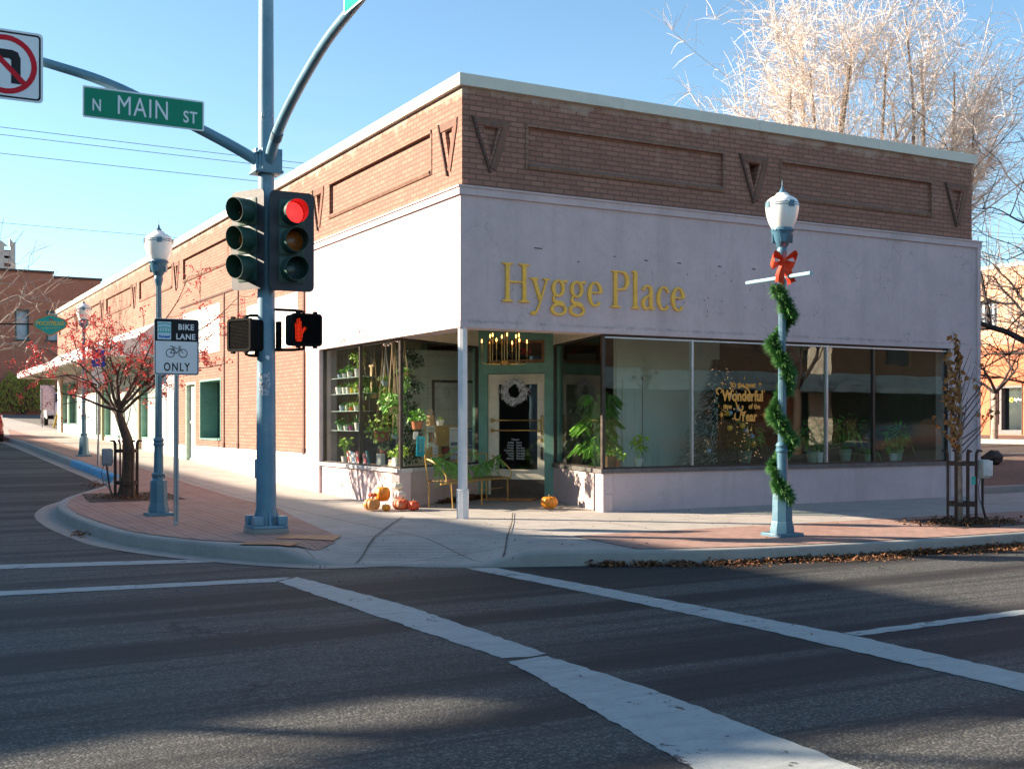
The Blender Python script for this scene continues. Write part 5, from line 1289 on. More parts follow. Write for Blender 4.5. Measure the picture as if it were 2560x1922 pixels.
# papers, books, boards inside the windows -----------------------------------------
def plate(fr, u, z, w, h, mat, name, label, cat, group=None, tilt=0, d=-.06, lines=None):
    t = thing(name, label, cat, tuple(fr @ Vector((u, z, d))), 0, group)
    a = fr.to_euler(); Mx = frame((0,0,0), fr.col[0][:3]) @ Matrix.Rotation(R(tilt), 4, 'Z')
    mb = MB(Mx); mb.box(-w/2,-h/2,-.003,w/2,h/2,0); mb.build('sheet', mat, t)
    if lines:
        rr_ = random.Random(hash(label) % 999 if False else int(u*100)+int(z*10)); mb = MB(Mx)
        for k in range(lines[0]):
            y = h*.36-h*.72*k/max(lines[0]-1,1); mb.box(-w*.38,y-h*.012,.0004,w*rr_.uniform(.1,.38),y+h*.018,.0012)
        if len(lines) > 2: mb.box(-w*.36,lines[2]*h,.0004,w*.36,lines[3]*h,.0014)
        mb.build('print', lines[1], t)
    return t
G1 = 'papers taped inside the entry window'
plate(MD, .66, 1.16, .25, .33, M['paper_cyan'], 'poster', 'bright cyan printed flyer in the left entry window', 'poster', G1, -6, -.058, (9, simple('teal_ink', (.01,.25,.36), .6)))
plate(MD, .52, 1.34, .14, .12, M['paper'], 'poster', 'blank white card above the cyan flyer', 'poster', G1, 0, -.062)
plate(MD, .98, 1.32, .26, .36, simple('grey_green_paper', (.50,.53,.47), .7), 'poster', 'grey green portrait poster on the kraft board', 'poster', G1, 0, -.064, (1, simple('brown_print', (.22,.13,.10), .7), -.3, .2))
plate(MD, 1.55, 1.19, 1.45, .62, M['kraft'], 'notice_board', 'tan kraft notice board filling the lower entry window', 'notice board', None, 0, -.075)
plate(MD, 1.12, 1.02, .17, .30, M['paper'], 'poster', 'narrow white notice left of the open brochure', 'poster', G1, 1, -.06, (10, simple('grey_print', (.35,.35,.38), .7)))
plate(MD, 1.45, 1.02, .24, .26, simple('photo_brochure', (.10,.06,.05), .4, var=.6, scale=14), 'brochure', 'open brochure with a dark red photo in the entry window', 'brochure', None, 4, -.06, (1, M['ink_red'], .1, .38))
plate(MD, 1.72, 1.30, .30, .34, M['paper'], 'poster', 'white poster with a drawn skyline left of the corner post', 'poster', G1, 0, -.06, (1, simple('slate_print', (.16,.20,.27), .6), -.42, -.25))
plate(MD, 1.74, 1.02, .26, .20, simple('pale_blue_paper', (.55,.62,.72), .7), 'poster', 'pale blue notice below the skyline poster', 'poster', G1, 0, -.06, (5, simple('grey_print2', (.3,.3,.4), .7)))
plate(MD, 2.26, 1.28, .14, .36, simple('navy_poster', (.03,.05,.14), .5), 'poster', 'narrow navy poster beside the green door surround', 'poster', G1, 0, -.055, (2, M['sign_white']))
rr = random.Random(21)
bk = ['.45,.10,.08', '.62,.60,.56', '.12,.20,.34', '.50,.46,.40', '.55,.08,.10', '.60,.62,.64', '.30,.28,.26', '.62,.12,.16', '.1,.32,.3']
bl_ = ['book with a brown cover at the left end of the sill row', 'off white book beside the brown one on the sill', 'blue jacketed book leaning on the sill', 'stone coloured book in the sill row', 'red jacketed book left of the mullion', 'pale grey book right of the mullion', 'dark grey book in the sill row', 'crimson book right of the dark grey one', 'teal book beside the grey gift bag']
for i in range(9):
    u = .92+.115*i; c = tuple(float(v) for v in bk[i].split(','))
    t = thing('book', bl_[i], 'book', tuple(MS @ Vector((u, .805, -.17))), 0, 'books leaning on the side window sill')
    mb = MB(); Mx = Matrix.Rotation(R(-90+rr.uniform(-12,12)), 4, 'Z') @ Matrix.Rotation(R(10), 4, 'X'); w_ = rr.uniform(.075,.11); h = rr.uniform(.19,.26)
    mb.box(-w_/2,-.012,0,w_/2,.012,h, Mx); mb.build('cover', simple('book_cover%d' % i, c, .5, var=.35, scale=16), t)
    mb = MB(); mb.box(-w_/2+.01,-.0135,h*.62,w_/2-.012,-.0122,h*.84, Mx); mb.box(-w_/2+.01,-.0135,h*.15,w_/2-.02,-.0122,h*.25, Mx); mb.build('title_block', M['paper'] if i % 2 == 0 else M['ink'], t)
def bag(loc, w, d, h, mat, label, rz=0, handle=True):
    t = thing('gift_bag', label, 'bag', loc, rz, 'bags in the windows')
    mb = MB(); mb.add([(-w/2,-d/2,0),(w/2,-d/2,0),(w/2,d/2,0),(-w/2,d/2,0),(-w*.46,-d*.4,h),(w*.46,-d*.4,h),(w*.46,d*.4,h),(-w*.46,d*.4,h)], [(0,3,2,1),(0,1,5,4),(1,2,6,5),(2,3,7,6),(3,0,4,7)]); mb.build('body', mat, t)
    if handle:
        for s_ in (-1,1):
            mb = MB(); mb.tube(crom([(-w*.2,s_*d*.4,h-.02),(-w*.18,s_*d*.3,h+.09),(w*.18,s_*d*.3,h+.09),(w*.2,s_*d*.4,h-.02)],4), .004, 5); mb.build('handle', M['rope'], t)
    return t
bag(tuple(MS @ Vector((2.28,.805,-.2))), .16,.09,.22, simple('grey_bag', (.42,.45,.42), .6), 'grey green gift bag with rope handles on the side sill', R(-80))
bag(tuple(MS @ Vector((2.95,.805,-.2))), .28,.16,.14, simple('cream_basket', (.62,.56,.42), .7, dirt=((.5,.06,.06),.9)), 'cream basket with red band holding papers on the side sill', R(-80), False)
bag(tuple(MD @ Vector((1.18,1.50,-.2))), .13,.09,.17, simple('kraft_bag', (.42,.27,.13), .7), 'brown kraft bag with handles on the notice board top', R(30))
# ---------------------------------------------------------------- potted plants
rp = random.Random(31)
def tuft(mb, c, n, L, W, up=.8, spread=.9, droop=.0, rr=rp):
    c = Vector(c)
    for _ in range(n):
        a = rr.uniform(0, 2*math.pi); d = Vector((math.cos(a)*spread*rr.uniform(.3,1), math.sin(a)*spread*rr.uniform(.3,1), up*rr.uniform(.4,1.1))).normalized()
        l = L*rr.uniform(.6,1.2); p = c+Vector((rr.uniform(-.02,.02), rr.uniform(-.02,.02), 0))
        if droop:
            side = d.cross(Vector((0,0,1))).normalized()*W/2; q = len(mb.v); pts = [p, p+d*l*.4, p+d*l*.75-Vector((0,0,droop*l*.25)), p+d*l*.95-Vector((0,0,droop*l*.8))]
            for j, v in enumerate(pts):
                w_ = [.7,1,.8,.1][j]; mb.v += [tuple(v-side*w_), tuple(v+side*w_)]
            for j in range(3): mb.f.append((q+2*j,q+2*j+1,q+2*j+3,q+2*j+2))
        else: mb.leaf(p+d*l*.3, d, (rr.gauss(0,1),rr.gauss(0,1),1), l*.8, W)
def cloud(mb, c, rad, n, L, W, rr=rp, droop=.3):
    c = Vector(c)
    for _ in range(n):
        v = Vector((rr.gauss(0,1), rr.gauss(0,1), rr.gauss(0,1))).normalized()*rr.random()**.4
        p = c+Vector((v.x*rad[0], v.y*rad[1], v.z*rad[2])); d = Vector((v.x+rr.gauss(0,.4), v.y+rr.gauss(0,.4), v.z-droop+rr.gauss(0,.4)))
        mb.leaf(p, d, (rr.gauss(0,1), rr.gauss(0,1), 1.2), L*rr.uniform(.6,1.3), W*rr.uniform(.6,1.3))
def potplant(loc, r_, h, potmat, leafmat, kind, label, group='potted plants in the side window'):
    t = thing('potted_plant', label, 'potted plant', loc, 0, group)
    mb = MB(); mb.lathe([(r_*.72,0),(r_*.95,h*.75),(r_,h),(r_*.88,h),(r_*.8,h*.8)], 14); mb.build('pot', potmat, t, 40)
    mb = MB()
    if kind == 'spiky': tuft(mb, (0,0,h*.85), 26, r_*2.4, r_*.22, 1.0, .7)
    elif kind == 'spider': tuft(mb, (0,0,h*.85), 40, r_*4.2, r_*.16, .7, 1, 1.1)
    elif kind == 'bushy': cloud(mb, (0,0,h+r_*.8), (r_*1.5,r_*1.5,r_*1.1), 80, r_*.8, r_*.55)
    elif kind == 'succ': tuft(mb, (0,0,h*.85), 22, r_*1.0, r_*.35, .9, .8)
    elif kind == 'tall':
        for k in range(5):
            a = k*1.3; mb.tube([(0,0,h*.8),(.03*math.cos(a),.03*math.sin(a),h+r_*2),(.07*math.cos(a),.07*math.sin(a),h+r_*3.6)], .004, 4); cloud(mb, (.08*math.cos(a),.08*math.sin(a),h+r_*(2.4+.45*k)), (r_*.6,r_*.6,r_*.7), 10, r_*1.3, r_*.7)
    mb.build('foliage', leafmat, t)
    return t
def S(u, z, d=-.22): return tuple(MS @ Vector((u, z, d)))
# glass shelves: hung by cords
for i, (z, u0, u1) in enumerate([(2.36,.10,1.72),(2.07,.10,1.70),(1.76,.10,1.62),(1.41,.12,1.62)]):
    lab = ['top', 'second', 'third', 'lowest'][i]+' hanging glass shelf of plants in the side window'
    t = thing('glass_shelf', lab, 'shelf', S((u0+u1)/2, z), 0, 'glass shelves in the side window')
    mb = MB(frame((0,0,0),(0,-1,0))); mb.box(-(u1-u0)/2,-.010,-.13,(u1-u0)/2,0,.11); mb.build('shelf_board', simple('shelf_glass%d'%i, (.45,.58,.54), .1), t)
    mb = MB(frame((0,0,0),(0,-1,0)))
    for u in (-(u1-u0)*.42, 0, (u1-u0)*.42):
        for d in (-.1,.08): mb.tube([(u,0,d),(u*.96,(.53 if i==0 else .29),d*.9)], .003, 4)
    mb.build('cord', M['alu'], t)
specs = [
 (.30,2.36,.055,.075,'pot_blue','leaf_mid','spiky','blue banded pot with a spiky plant, top shelf left'),
 (.52,2.36,.045,.085,'pot_white','leaf_green','bushy','white pot with bushy plant, second on the top shelf'),
 (.80,2.36,.060,.11,'pot_white','leaf_green','bushy','broad white pot with spreading leaves, middle of the top shelf'),
 (1.18,2.36,.065,.15,'pot_white','leaf_lime','tall','tallest white pot on the top shelf, near the mullion'),
 (.25,2.07,.075,.13,'pot_white','leaf_mid','succ','round cream pot with low succulent, second shelf left end'),
 (.52,2.07,.05,.12,'pot_white','leaf_lime','succ','ridged white pot of succulents on the second shelf'),
 (.72,2.07,.05,.12,'pot_white','leaf_green','spiky','white pot with aloe spikes on the second shelf'),
 (.92,2.07,.045,.10,'pot_yellow','leaf_green','succ','bright yellow pot on the second shelf'),
 (1.10,2.07,.05,.11,'pot_green','leaf_lime','bushy','green pot with lime leaves on the second shelf'),
 (1.32,2.07,.055,.14,'pot_purple','leaf_lime','bushy','purple pot with bushy plant on the second shelf right end'),
 (.42,1.76,.065,.10,'pot_blue','leaf_mid','succ','square grey planter of succulents on the third shelf'),
 (.66,1.76,.04,.10,'pot_green','leaf_mid','spiky','slim pale green pot on the third shelf'),
 (.88,1.76,.045,.07,'pot_orange','leaf_mid','bushy','small orange pot on the third shelf'),
 (1.12,1.76,.055,.10,'pot_white','leaf_lime','spider','white pot with a spider plant on the third shelf'),
 (.30,1.41,.06,.10,'pot_green','leaf_mid','bushy','green glass pot with ferny leaves, lowest shelf left'),
 (.60,1.41,.05,.08,'pot_white','leaf_mid','succ','white shell shaped pot on the lowest shelf'),
 (.86,1.41,.05,.09,'pot_purple','leaf_mid','spider','violet pot with trailing leaves on the lowest shelf'),
 (1.18,1.41,.065,.14,'pot_white','leaf_mid','spiky','tapered cream pot with spiky plant on the lowest shelf right'),
 (.55,.805,.075,.13,'pot_white','leaf_lime','tall','white pot with tall broad leaves standing on the side sill'),
]
for u, z, r_, h, pm, lm, k, lab in specs: potplant(S(u, z+.001), r_, h, M[pm], M[lm], k, lab)
potplant(tuple(MD @ Vector((.20,.83,-.2))), .10,.16, M['pot_white'], M['leaf_lime'], 'bushy', 'white bowl planter just right of the window corner')
potplant(tuple(MD @ Vector((.80,1.44,-.22))), .10,.13, M['terracotta'], M['leaf_green'], 'bushy', 'terracotta pot of round leaves above the cyan flyer')
potplant(tuple(MD @ Vector((1.52,1.50,-.22))), .07,.10, M['pot_white'], M['leaf_lime'], 'succ', 'small white pot on the notice board near the corner post')
def hanging(u, d, ztop, zpot, r_, potmat, leafmat, kind, label, cordmat, fr=None):
    p = (MS if fr is None else fr) @ Vector((u, 0, d))
    t = thing('hanging_planter', label, 'hanging planter', (p.x, p.y, zpot), 0, 'hanging planters in the windows')
    mb = MB()
    for k in range(4): a = R(90*k+30); mb.tube([(r_*math.cos(a),r_*math.sin(a),r_*.9),(.01*math.cos(a),.01*math.sin(a),(ztop-zpot)*.8),(0,0,ztop-zpot)], .0055, 4)
    mb.build('cord', cordmat, t)
    mb = MB(); mb.lathe([(r_*.5,0),(r_*.85,r_*.5),(r_,r_*1.1),(r_*.9,r_*1.1),(r_*.8,r_*.8)], 12); mb.build('pot', potmat, t, 40)
    mb = MB()
    if kind == 'bush': cloud(mb, (0,0,r_*1.6), (r_*2.1,r_*2.0,r_*1.5), 190, .085, .06)
    if kind == 'trail':
        tuft(mb, (0,0,r_), 60, .22, .010, .9, 1, .8); cloud(mb, (0,0,-r_*.8), (r_*1.3,r_*1.3,.20), 200, .035, .022, droop=1)
    if kind == 'spider': tuft(mb, (0,0,r_), 90, .36, .012, .8, 1, 1.2)
    if kind == 'small': cloud(mb, (0,0,r_*1.6), (r_*1.2,r_*1.2,r_*1.2), 50, .06, .045)
    mb.build('foliage', leafmat, t); return t
hanging(1.88,-.40,2.9,1.22,.16, M['terracotta'], M['leaf_lime'], 'bush', 'big terracotta hanging pot overflowing with lime leaves', M['rope'])
hanging(1.50,-.40,2.9,1.98,.085, M['rope'], M['leaf_green'], 'spider', 'spider plant hanging under the tan macrame banner', M['rope'])
hanging(2.08,-.38,2.9,2.17,.085, M['pot_blue'], M['leaf_lime'], 'trail', 'blue grey hanging pot with trailing fine leaves', M['paper'])
hanging(2.50,-.38,2.9,1.75,.075, M['rope'], M['leaf_green'], 'small', 'woven hanging pot close to the window corner, upper', M['rope'])
hanging(2.48,-.38,2.3,1.28,.065, M['pot_blue'], M['leaf_mid'], 'small', 'pale blue hanging pot close to the window corner, lower', M['rope'])
hanging(.18,-.30,2.9,1.70,.10, M['rope'], M['leaf_green'], 'bush', 'leafy hanging plant just right of the window corner', M['rope'], MD)
mb = MB(frame(tuple(MS @ Vector((1.62,0,-.30))), (0,-1,0))); mb.prism([(-.10,2.56),(.10,2.56),(.10,2.53),(.045,2.53),(.03,2.05),(0,1.98),(-.03,2.05),(-.045,2.53),(-.10,2.53)], -.006, .006)
tag(mb.build('macrame_hanging', M['rope']), 'tan macrame hanging on a short rod in the side window', 'wall hanging')
# dark climbing plant / fir column inside the left entry window
mb = MB(); rp2 = random.Random(77); q0 = Vector((.70,3.42,0))
for k in range(60):
    z = .9+1.9*k/60; cloud(mb, (q0.x+.10*math.sin(k*.5), q0.y+.1*math.cos(k*.4), z), (.13+.05*math.sin(k),.13,.06), 22, .07, .03, rp2)
tag(mb.build('fir_column', M['needle_dark']), 'dark evergreen column standing inside the left entry window', 'indoor plant')
# right entry window: monstera and pine
mo = thing('monstera', 'large monstera with glossy green leaves inside the right entry window', 'indoor plant', (2.98, 1.05, .28)); rp3 = random.Random(5)
mb = MB(); mb.lathe([(.16,.0),(.2,.5),(.18,.5)], 16); mb.build('pot', M['terracotta'], mo, 40)
mb = MB(); mb2 = MB()
for k in range(70):
    a = rp3.uniform(0, 2*math.pi); zz = rp3.uniform(.55,1.75); rr_ = rp3.uniform(.10,.34); tip = Vector((rr_*math.cos(a), rr_*math.sin(a), zz))
    mb2.tube([(0,0,.45),(tip.x*.4,tip.y*.4,zz*.8),tuple(tip)], .007, 4)
    d = Vector((math.cos(a),math.sin(a),-.9)).normalized(); L = rp3.uniform(.20,.30)
    side = d.cross(Vector((0,0,1))).normalized(); side.z += rp3.uniform(-.3,.3)
    for s_ in (-1,1):
        for j in range(6):
            c = tip+d*L*j/6; mb.leaf(c, side*s_*.9+d*.6, Vector((0,0,1)), L*(.62-.07*j), .07)
    mb.leaf(tip, d, (0,0,1), L*1.1, .07)
mb2.build('stalks', M['leaf_mid'], mo); mb.build('leaves', M['leaf_green'], mo)
for (x, y, z, lab) in [(2.80,.45,.85,'feathery pine sprays at the right side of the right entry window'),(3.22,2.05,.85,'feathery pine sprays at the left side of the right entry window')]:
    t = thing('pine_sprays', lab, 'pine sprays', (x, y, z), 0, 'pine sprays behind the right entry glass'); mb = MB()
    for k in range(26): tuft(mb, (rp3.uniform(-.10,.10), rp3.uniform(-.10,.10), .15+.040*k), 16, .20, .006, .2, 1, .8, rp3)
    mb.build('needles', simple('pine_green%d' % int(y*10), (.14,.22,.08), .6, var=.3), t); mb = MB(); mb.lathe([(.08,0),(.11,.18),(.10,.18)], 12); mb.build('pot', M['wood'], t, 40)
# front window plants and christmas tree
mb = None
ct_ = thing('christmas_tree', 'dark christmas tree with baubles and tiny lights behind the gold window lettering', 'christmas tree', (5.55, 1.15, .30)); rp4 = random.Random(9)
mb = MB(); mb.tube([(0,0,0),(0,0,2.3)], [.05,.01], 6); mb.build('trunk', M['bark'], ct_)
mb = MB()
for k in range(5200):
    z = .35+2.0*rp4.random()**1.25; r_ = (.85*(1-(z-.35)/2.1)+.04)*rp4.uniform(.35,1); a = rp4.uniform(0,2*math.pi)
    mb.leaf((r_*math.cos(a), r_*math.sin(a)*.75, z), (math.cos(a), math.sin(a), rp4.uniform(-.6,.2)), (0,0,1), .13, .022)
mb.build('needles', M['needle_dark'], ct_)
for k in range(11):
    z = rp4.uniform(.75,1.9); r_ = .80*(1-(z-.35)/2.1)+.06; a = rp4.uniform(R(190),R(350)); mb = MB(); mb.ball((r_*math.cos(a), r_*math.sin(a)*.75, z), .05, 12, 8); mb.build('bauble', M['char'] if k % 3 else M['gold'], ct_, 60)
mb = MB()
for k in range(95):
    z = rp4.uniform(.5,2.2); r_ = .86*(1-(z-.35)/2.1)+.05; a = rp4.uniform(R(180),R(360)); mb.octa((r_*math.cos(a), r_*math.sin(a)*.75, z), .006)
fl = mb.build('fairy_lights', M['fairy'], ct_); fl['kind'] = 'stuff'
for (x, y, r_, h, pm, lm, k, lab) in [(2.95,.5,.09,.14,'terracotta','leaf_lime','bushy','terracotta pot with pale leaves at the left end of the front windows'),
    (3.42,.55,.08,.15,'pot_white','leaf_lime','tall','white pot with lime leaves beside the pale partition'),(7.25,.5,.07,.20,'pot_white','leaf_mid','tall','white vase with a leafy plant left of the dark mullion'),
    (8.55,.6,.09,.14,'pot_green','leaf_green','spider','grassy plant right of the dark mullion'),(9.1,.55,.08,.16,'pot_white','leaf_green','bushy','white pot plant near the right end of the front windows')]:
    potplant((x,y,.831), r_, h, M[pm], M[lm], k, lab, 'plants on the front window shelf')
for (x, y, z, L, lab) in [(6.25,1.3,.83,.62,'tall fronded palm behind the garlanded lamp in the front window'),(7.65,1.1,.83,.55,'arching fern right of the second pale mullion'),(8.75,1.4,.83,.70,'large dark green palm in the right hand front pane'),(9.45,.8,.83,.45,'bushy fern at the right end of the front windows')]:
    t = thing('potted_palm', lab, 'indoor plant', (x, y, z), 0, 'leafy plants deep in the front windows'); mb = MB(); mb.lathe([(.09,0),(.13,.22),(.12,.22)], 14); mb.build('pot', M['pot_green'], t, 40); mb = MB(); tuft(mb, (0,0,.2), 60, L, .035, 1.1, .9, .8); cloud(mb, (0,0,.3+L*.4), (L*.5,L*.4,L*.45), 170, .16, .035, droop=.6); mb.build('foliage', M['leaf_green'], t)
hanging(1.25,-.30,2.9,2.10,.07, M['pot_white'], M['leaf_lime'], 'bush', 'white hanging pot with lime leaves right behind the window mullion', M['rope'])
hanging(2.28,-.55,2.9,1.62,.08, M['pot_green'], M['leaf_green'], 'trail', 'green hanging pot trailing between the two terracotta ones', M['rope'])
hanging(.62,-.35,2.9,2.30,.07, M['rope'], M['leaf_green'], 'trail', 'trailing plant hung above the white bowl planter in the entry window', M['rope'], MD)
hanging(1.95,-.42,2.9,.98,.09, M['terracotta'], M['leaf_mid'], 'small', 'small low terracotta pot hanging beneath the big overflowing one', M['rope'])
# ---------------------------------------------------------------- trees
def grow(mb, p, d, L, r0, depth, rr, up=.1, wig=.25, split=(2,3), shrink=.72, ends=None, n=5, sides=6, rmin=.004, spread=.6):
    pts = [p]; rad = [r0]; cur = Vector(p); dd = Vector(d).normalized()
    r1 = max(r0*.68, rmin)
    for i in range(n):
        dd = (dd+Vector((rr.gauss(0,wig), rr.gauss(0,wig), rr.gauss(0,wig)+up))*.35).normalized(); cur = cur+dd*L/n
        pts.append(cur.copy()); rad.append(r0+(r1-r0)*(i+1)/n)
    mb.tube(pts, rad, sides if depth > 1 else 3, False)
    if depth <= 0:
        if ends is not None: ends.append((cur.copy(), dd.copy(), pts))
        return
    k = rr.randint(*split)
    for i in range(k):
        nd = (dd+Vector((rr.gauss(0,spread), rr.gauss(0,spread), rr.gauss(0,spread*.7)))).normalized()
        grow(mb, cur, nd, L*shrink*rr.uniform(.8,1.2), r1*rr.uniform(.7,.95), depth-1, rr, up, wig, split, shrink, ends, n, sides, rmin, spread)
    if depth >= 2:
        for i in range(rr.randint(1,2)):
            j = rr.randint(2, n-1); nd = (dd+Vector((rr.gauss(0,1), rr.gauss(0,1), rr.gauss(0,.6)))).normalized()
            grow(mb, pts[j], nd, L*.6, rad[j]*.45, max(depth-2,0), rr, up, wig, split, shrink, ends, n, sides, rmin, spread)
# crabapple
rc = random.Random(14); cx, cy = -3.40, 6.44; cz = zs(cx, cy)
tr = thing('crabapple_tree', 'small crabapple tree covered in red berries in the sidewalk guard', 'tree', (cx, cy, cz))
Rt = Vector((.876,-.482,0)); 
mb = MB(); k0 = Vector((-.14*.876, .14*.482, 1.48))
mb.tube(crom([(0,0,-.05),(.03,-.02,.5),(.04,-.03,.9),(-.04,.02,1.22),tuple(k0)],4), [.12+.06*max(0,1-i/3)-.0035*i for i in range(17)], 10, False)
mb.build('trunk', M['bark'], tr, 60)
mb = MB(); ends = []
brs = [(-1.30,.95,.9,.050),(-.72,.75,.5,.045),(-.35,1.0,1.2,.055),(.15,1.1,-.3,.055),(.62,.95,.5,.05),(1.15,.8,-.2,.045),(1.6,1.3,.6,.035),(-1.5,.35,-.3,.035),(.9,.35,-.6,.04),(-.2,.9,-.9,.04),(.3,.9,1.0,.04)]
for i, (a, b, c, r_) in enumerate(brs):
    q = k0+Vector((0,0,rc.uniform(-.04,.12))); tgt = q+Rt*a*.62+Vector((.482,.876,0))*c*.5+Vector((0,0,b*.8)); dd = (tgt-q); L = dd.length
    pts = crom([q, q+dd*.3+Vector((0,0,-.05+.05*rc.random())), q+dd*.65+Vector((rc.gauss(0,.05),rc.gauss(0,.05),.05)), tgt], 4)
    mb.tube(pts, [r_*(.9-.68*j/(len(pts)-1)) for j in range(len(pts))], 7, False)
    for w in range(3):
        pp = pts[rc.randint(5, len(pts)-1)]; grow(mb, pp, (dd.normalized()+Vector((rc.gauss(0,.5),rc.gauss(0,.5),rc.gauss(0,.4)))), L*.5, r_*.22, 3 if w == 0 else 2, rc, .05, .45, (2,3), .68, ends, 4, 5, .004, .75)
for tip in [((2.05,2.55),.3),((-1.25,1.55),.2),((1.85,1.95),-.2),((1.12,2.9),.4),((1.35,1.75),.0),((-.75,2.0),.3),((.4,2.1),.2),((1.9,1.35),.1),((-1.5,1.1),.0)]:
    (a, b), c = tip; q = k0+Vector((0,0,.5))+Rt*(a*.25); tgt = k0+Rt*a+Vector((0,0,b-.45))+Vector((.482,.876,0))*c
    pts = crom([q, q.lerp(tgt,.4)+Vector((0,0,.12)), q.lerp(tgt,.75)+Vector((.03,0,.02)), tgt], 4); mb.tube(pts, [.016*(1-.7*j/(len(pts)-1)) for j in range(len(pts))], 5, False)
    for w in (4,6,8,10,12): grow(mb, pts[min(w,len(pts)-1)], (tgt-q).normalized()+Vector((rc.gauss(0,.6),rc.gauss(0,.6),rc.gauss(0,.6))), .24, .006, 1, rc, 0, .5, (1,2), .7, ends, 3, 3, .003, .8)
mb.build('branches', M['bark'], tr, 60)
mb = MB()
for (e, d, pts) in ends:
    if rc.random() < .85:
        for k in range(rc.randint(3,11)):
            b = pts[rc.randint(1,len(pts)-1)]+Vector((rc.gauss(0,.025), rc.gauss(0,.025), rc.gauss(-.03,.025))); mb.octa(tuple(b), rc.uniform(.011,.018)); q = len(mb.v)
            if rc.random() < .6: mb.leaf(b, (rc.gauss(0,1),rc.gauss(0,1),-1), (1,0,0), .05, .018)
br_ = mb.build('berries', M['berry'], tr); br_['kind'] = 'stuff'
# young tree in the right guard
ry = random.Random(3); yx, yy = 5.93, -3.67; yz = zs(yx, yy)
tr = thing('young_tree', 'thin young tree with curled brown leaves in the right tree guard', 'tree', (yx, yy, yz))
mb = MB(); mb.tube([(-.03,0,-.03),(-.04,0,.9),(-.02,.0,1.6),(-.05,0,2.35)], [.035,.03,.022,.010], 8, False); mb.build('trunk', M['bark_grey'], tr, 60)
mb = MB(); le = []
for k in range(24):
    z = .85+1.5*k/24; sd_ = ry.choice((-1,-1,1)); a = Rt*sd_*(.16+.10*ry.random()); L = .30+.35*ry.random()*(1 if sd_ < 0 else 1.2)
    p0 = Vector((-.04,0,z)); d = (a+Vector((ry.gauss(0,.1),ry.gauss(0,.1),.5))).normalized()
    pts = [p0, p0+d*L*.5, p0+d*L+Vector((0,0,.05))]; mb.tube(pts, [.008,.005,.003], 4, False)
    if sd_ < 0: le += [(pts[0].lerp(pts[2], ry.random()), 1) for _ in range(9)]
for k in range(7):
    p0 = Vector((-.03,0,.95+.1*k)); tgt = p0+Rt*ry.uniform(.3,.5)+Vector((0,0,ry.uniform(.35,.85))); pts = [p0, p0.lerp(tgt,.5)+Rt*.08, tgt]; mb.tube(pts, [.009,.006,.003], 4, False)
    for j in range(5):
        a = pts[1].lerp(tgt, ry.random()); b = a+Vector((ry.gauss(0,.1),ry.gauss(0,.1),.12)); mb.tube([a,b], [.004,.002], 3, False)
        if ry.random() < .35: le.append((b,1))
for k in range(75): le.append((Vector((-.04,0,1.15+1.25*ry.random()))-Rt*ry.uniform(0,.16), 1))
mb.build('branches', M['twig_dark'], tr)
mb = MB()
for p, _ in le: mb.leaf(p, (ry.gauss(0,.6),ry.gauss(0,.6),-1), (ry.gauss(0,1),-1,ry.gauss(0,.5)), ry.uniform(.07,.12), ry.uniform(.06,.10), .35)
mb.build('leaves', M['leaf_brown'], tr)
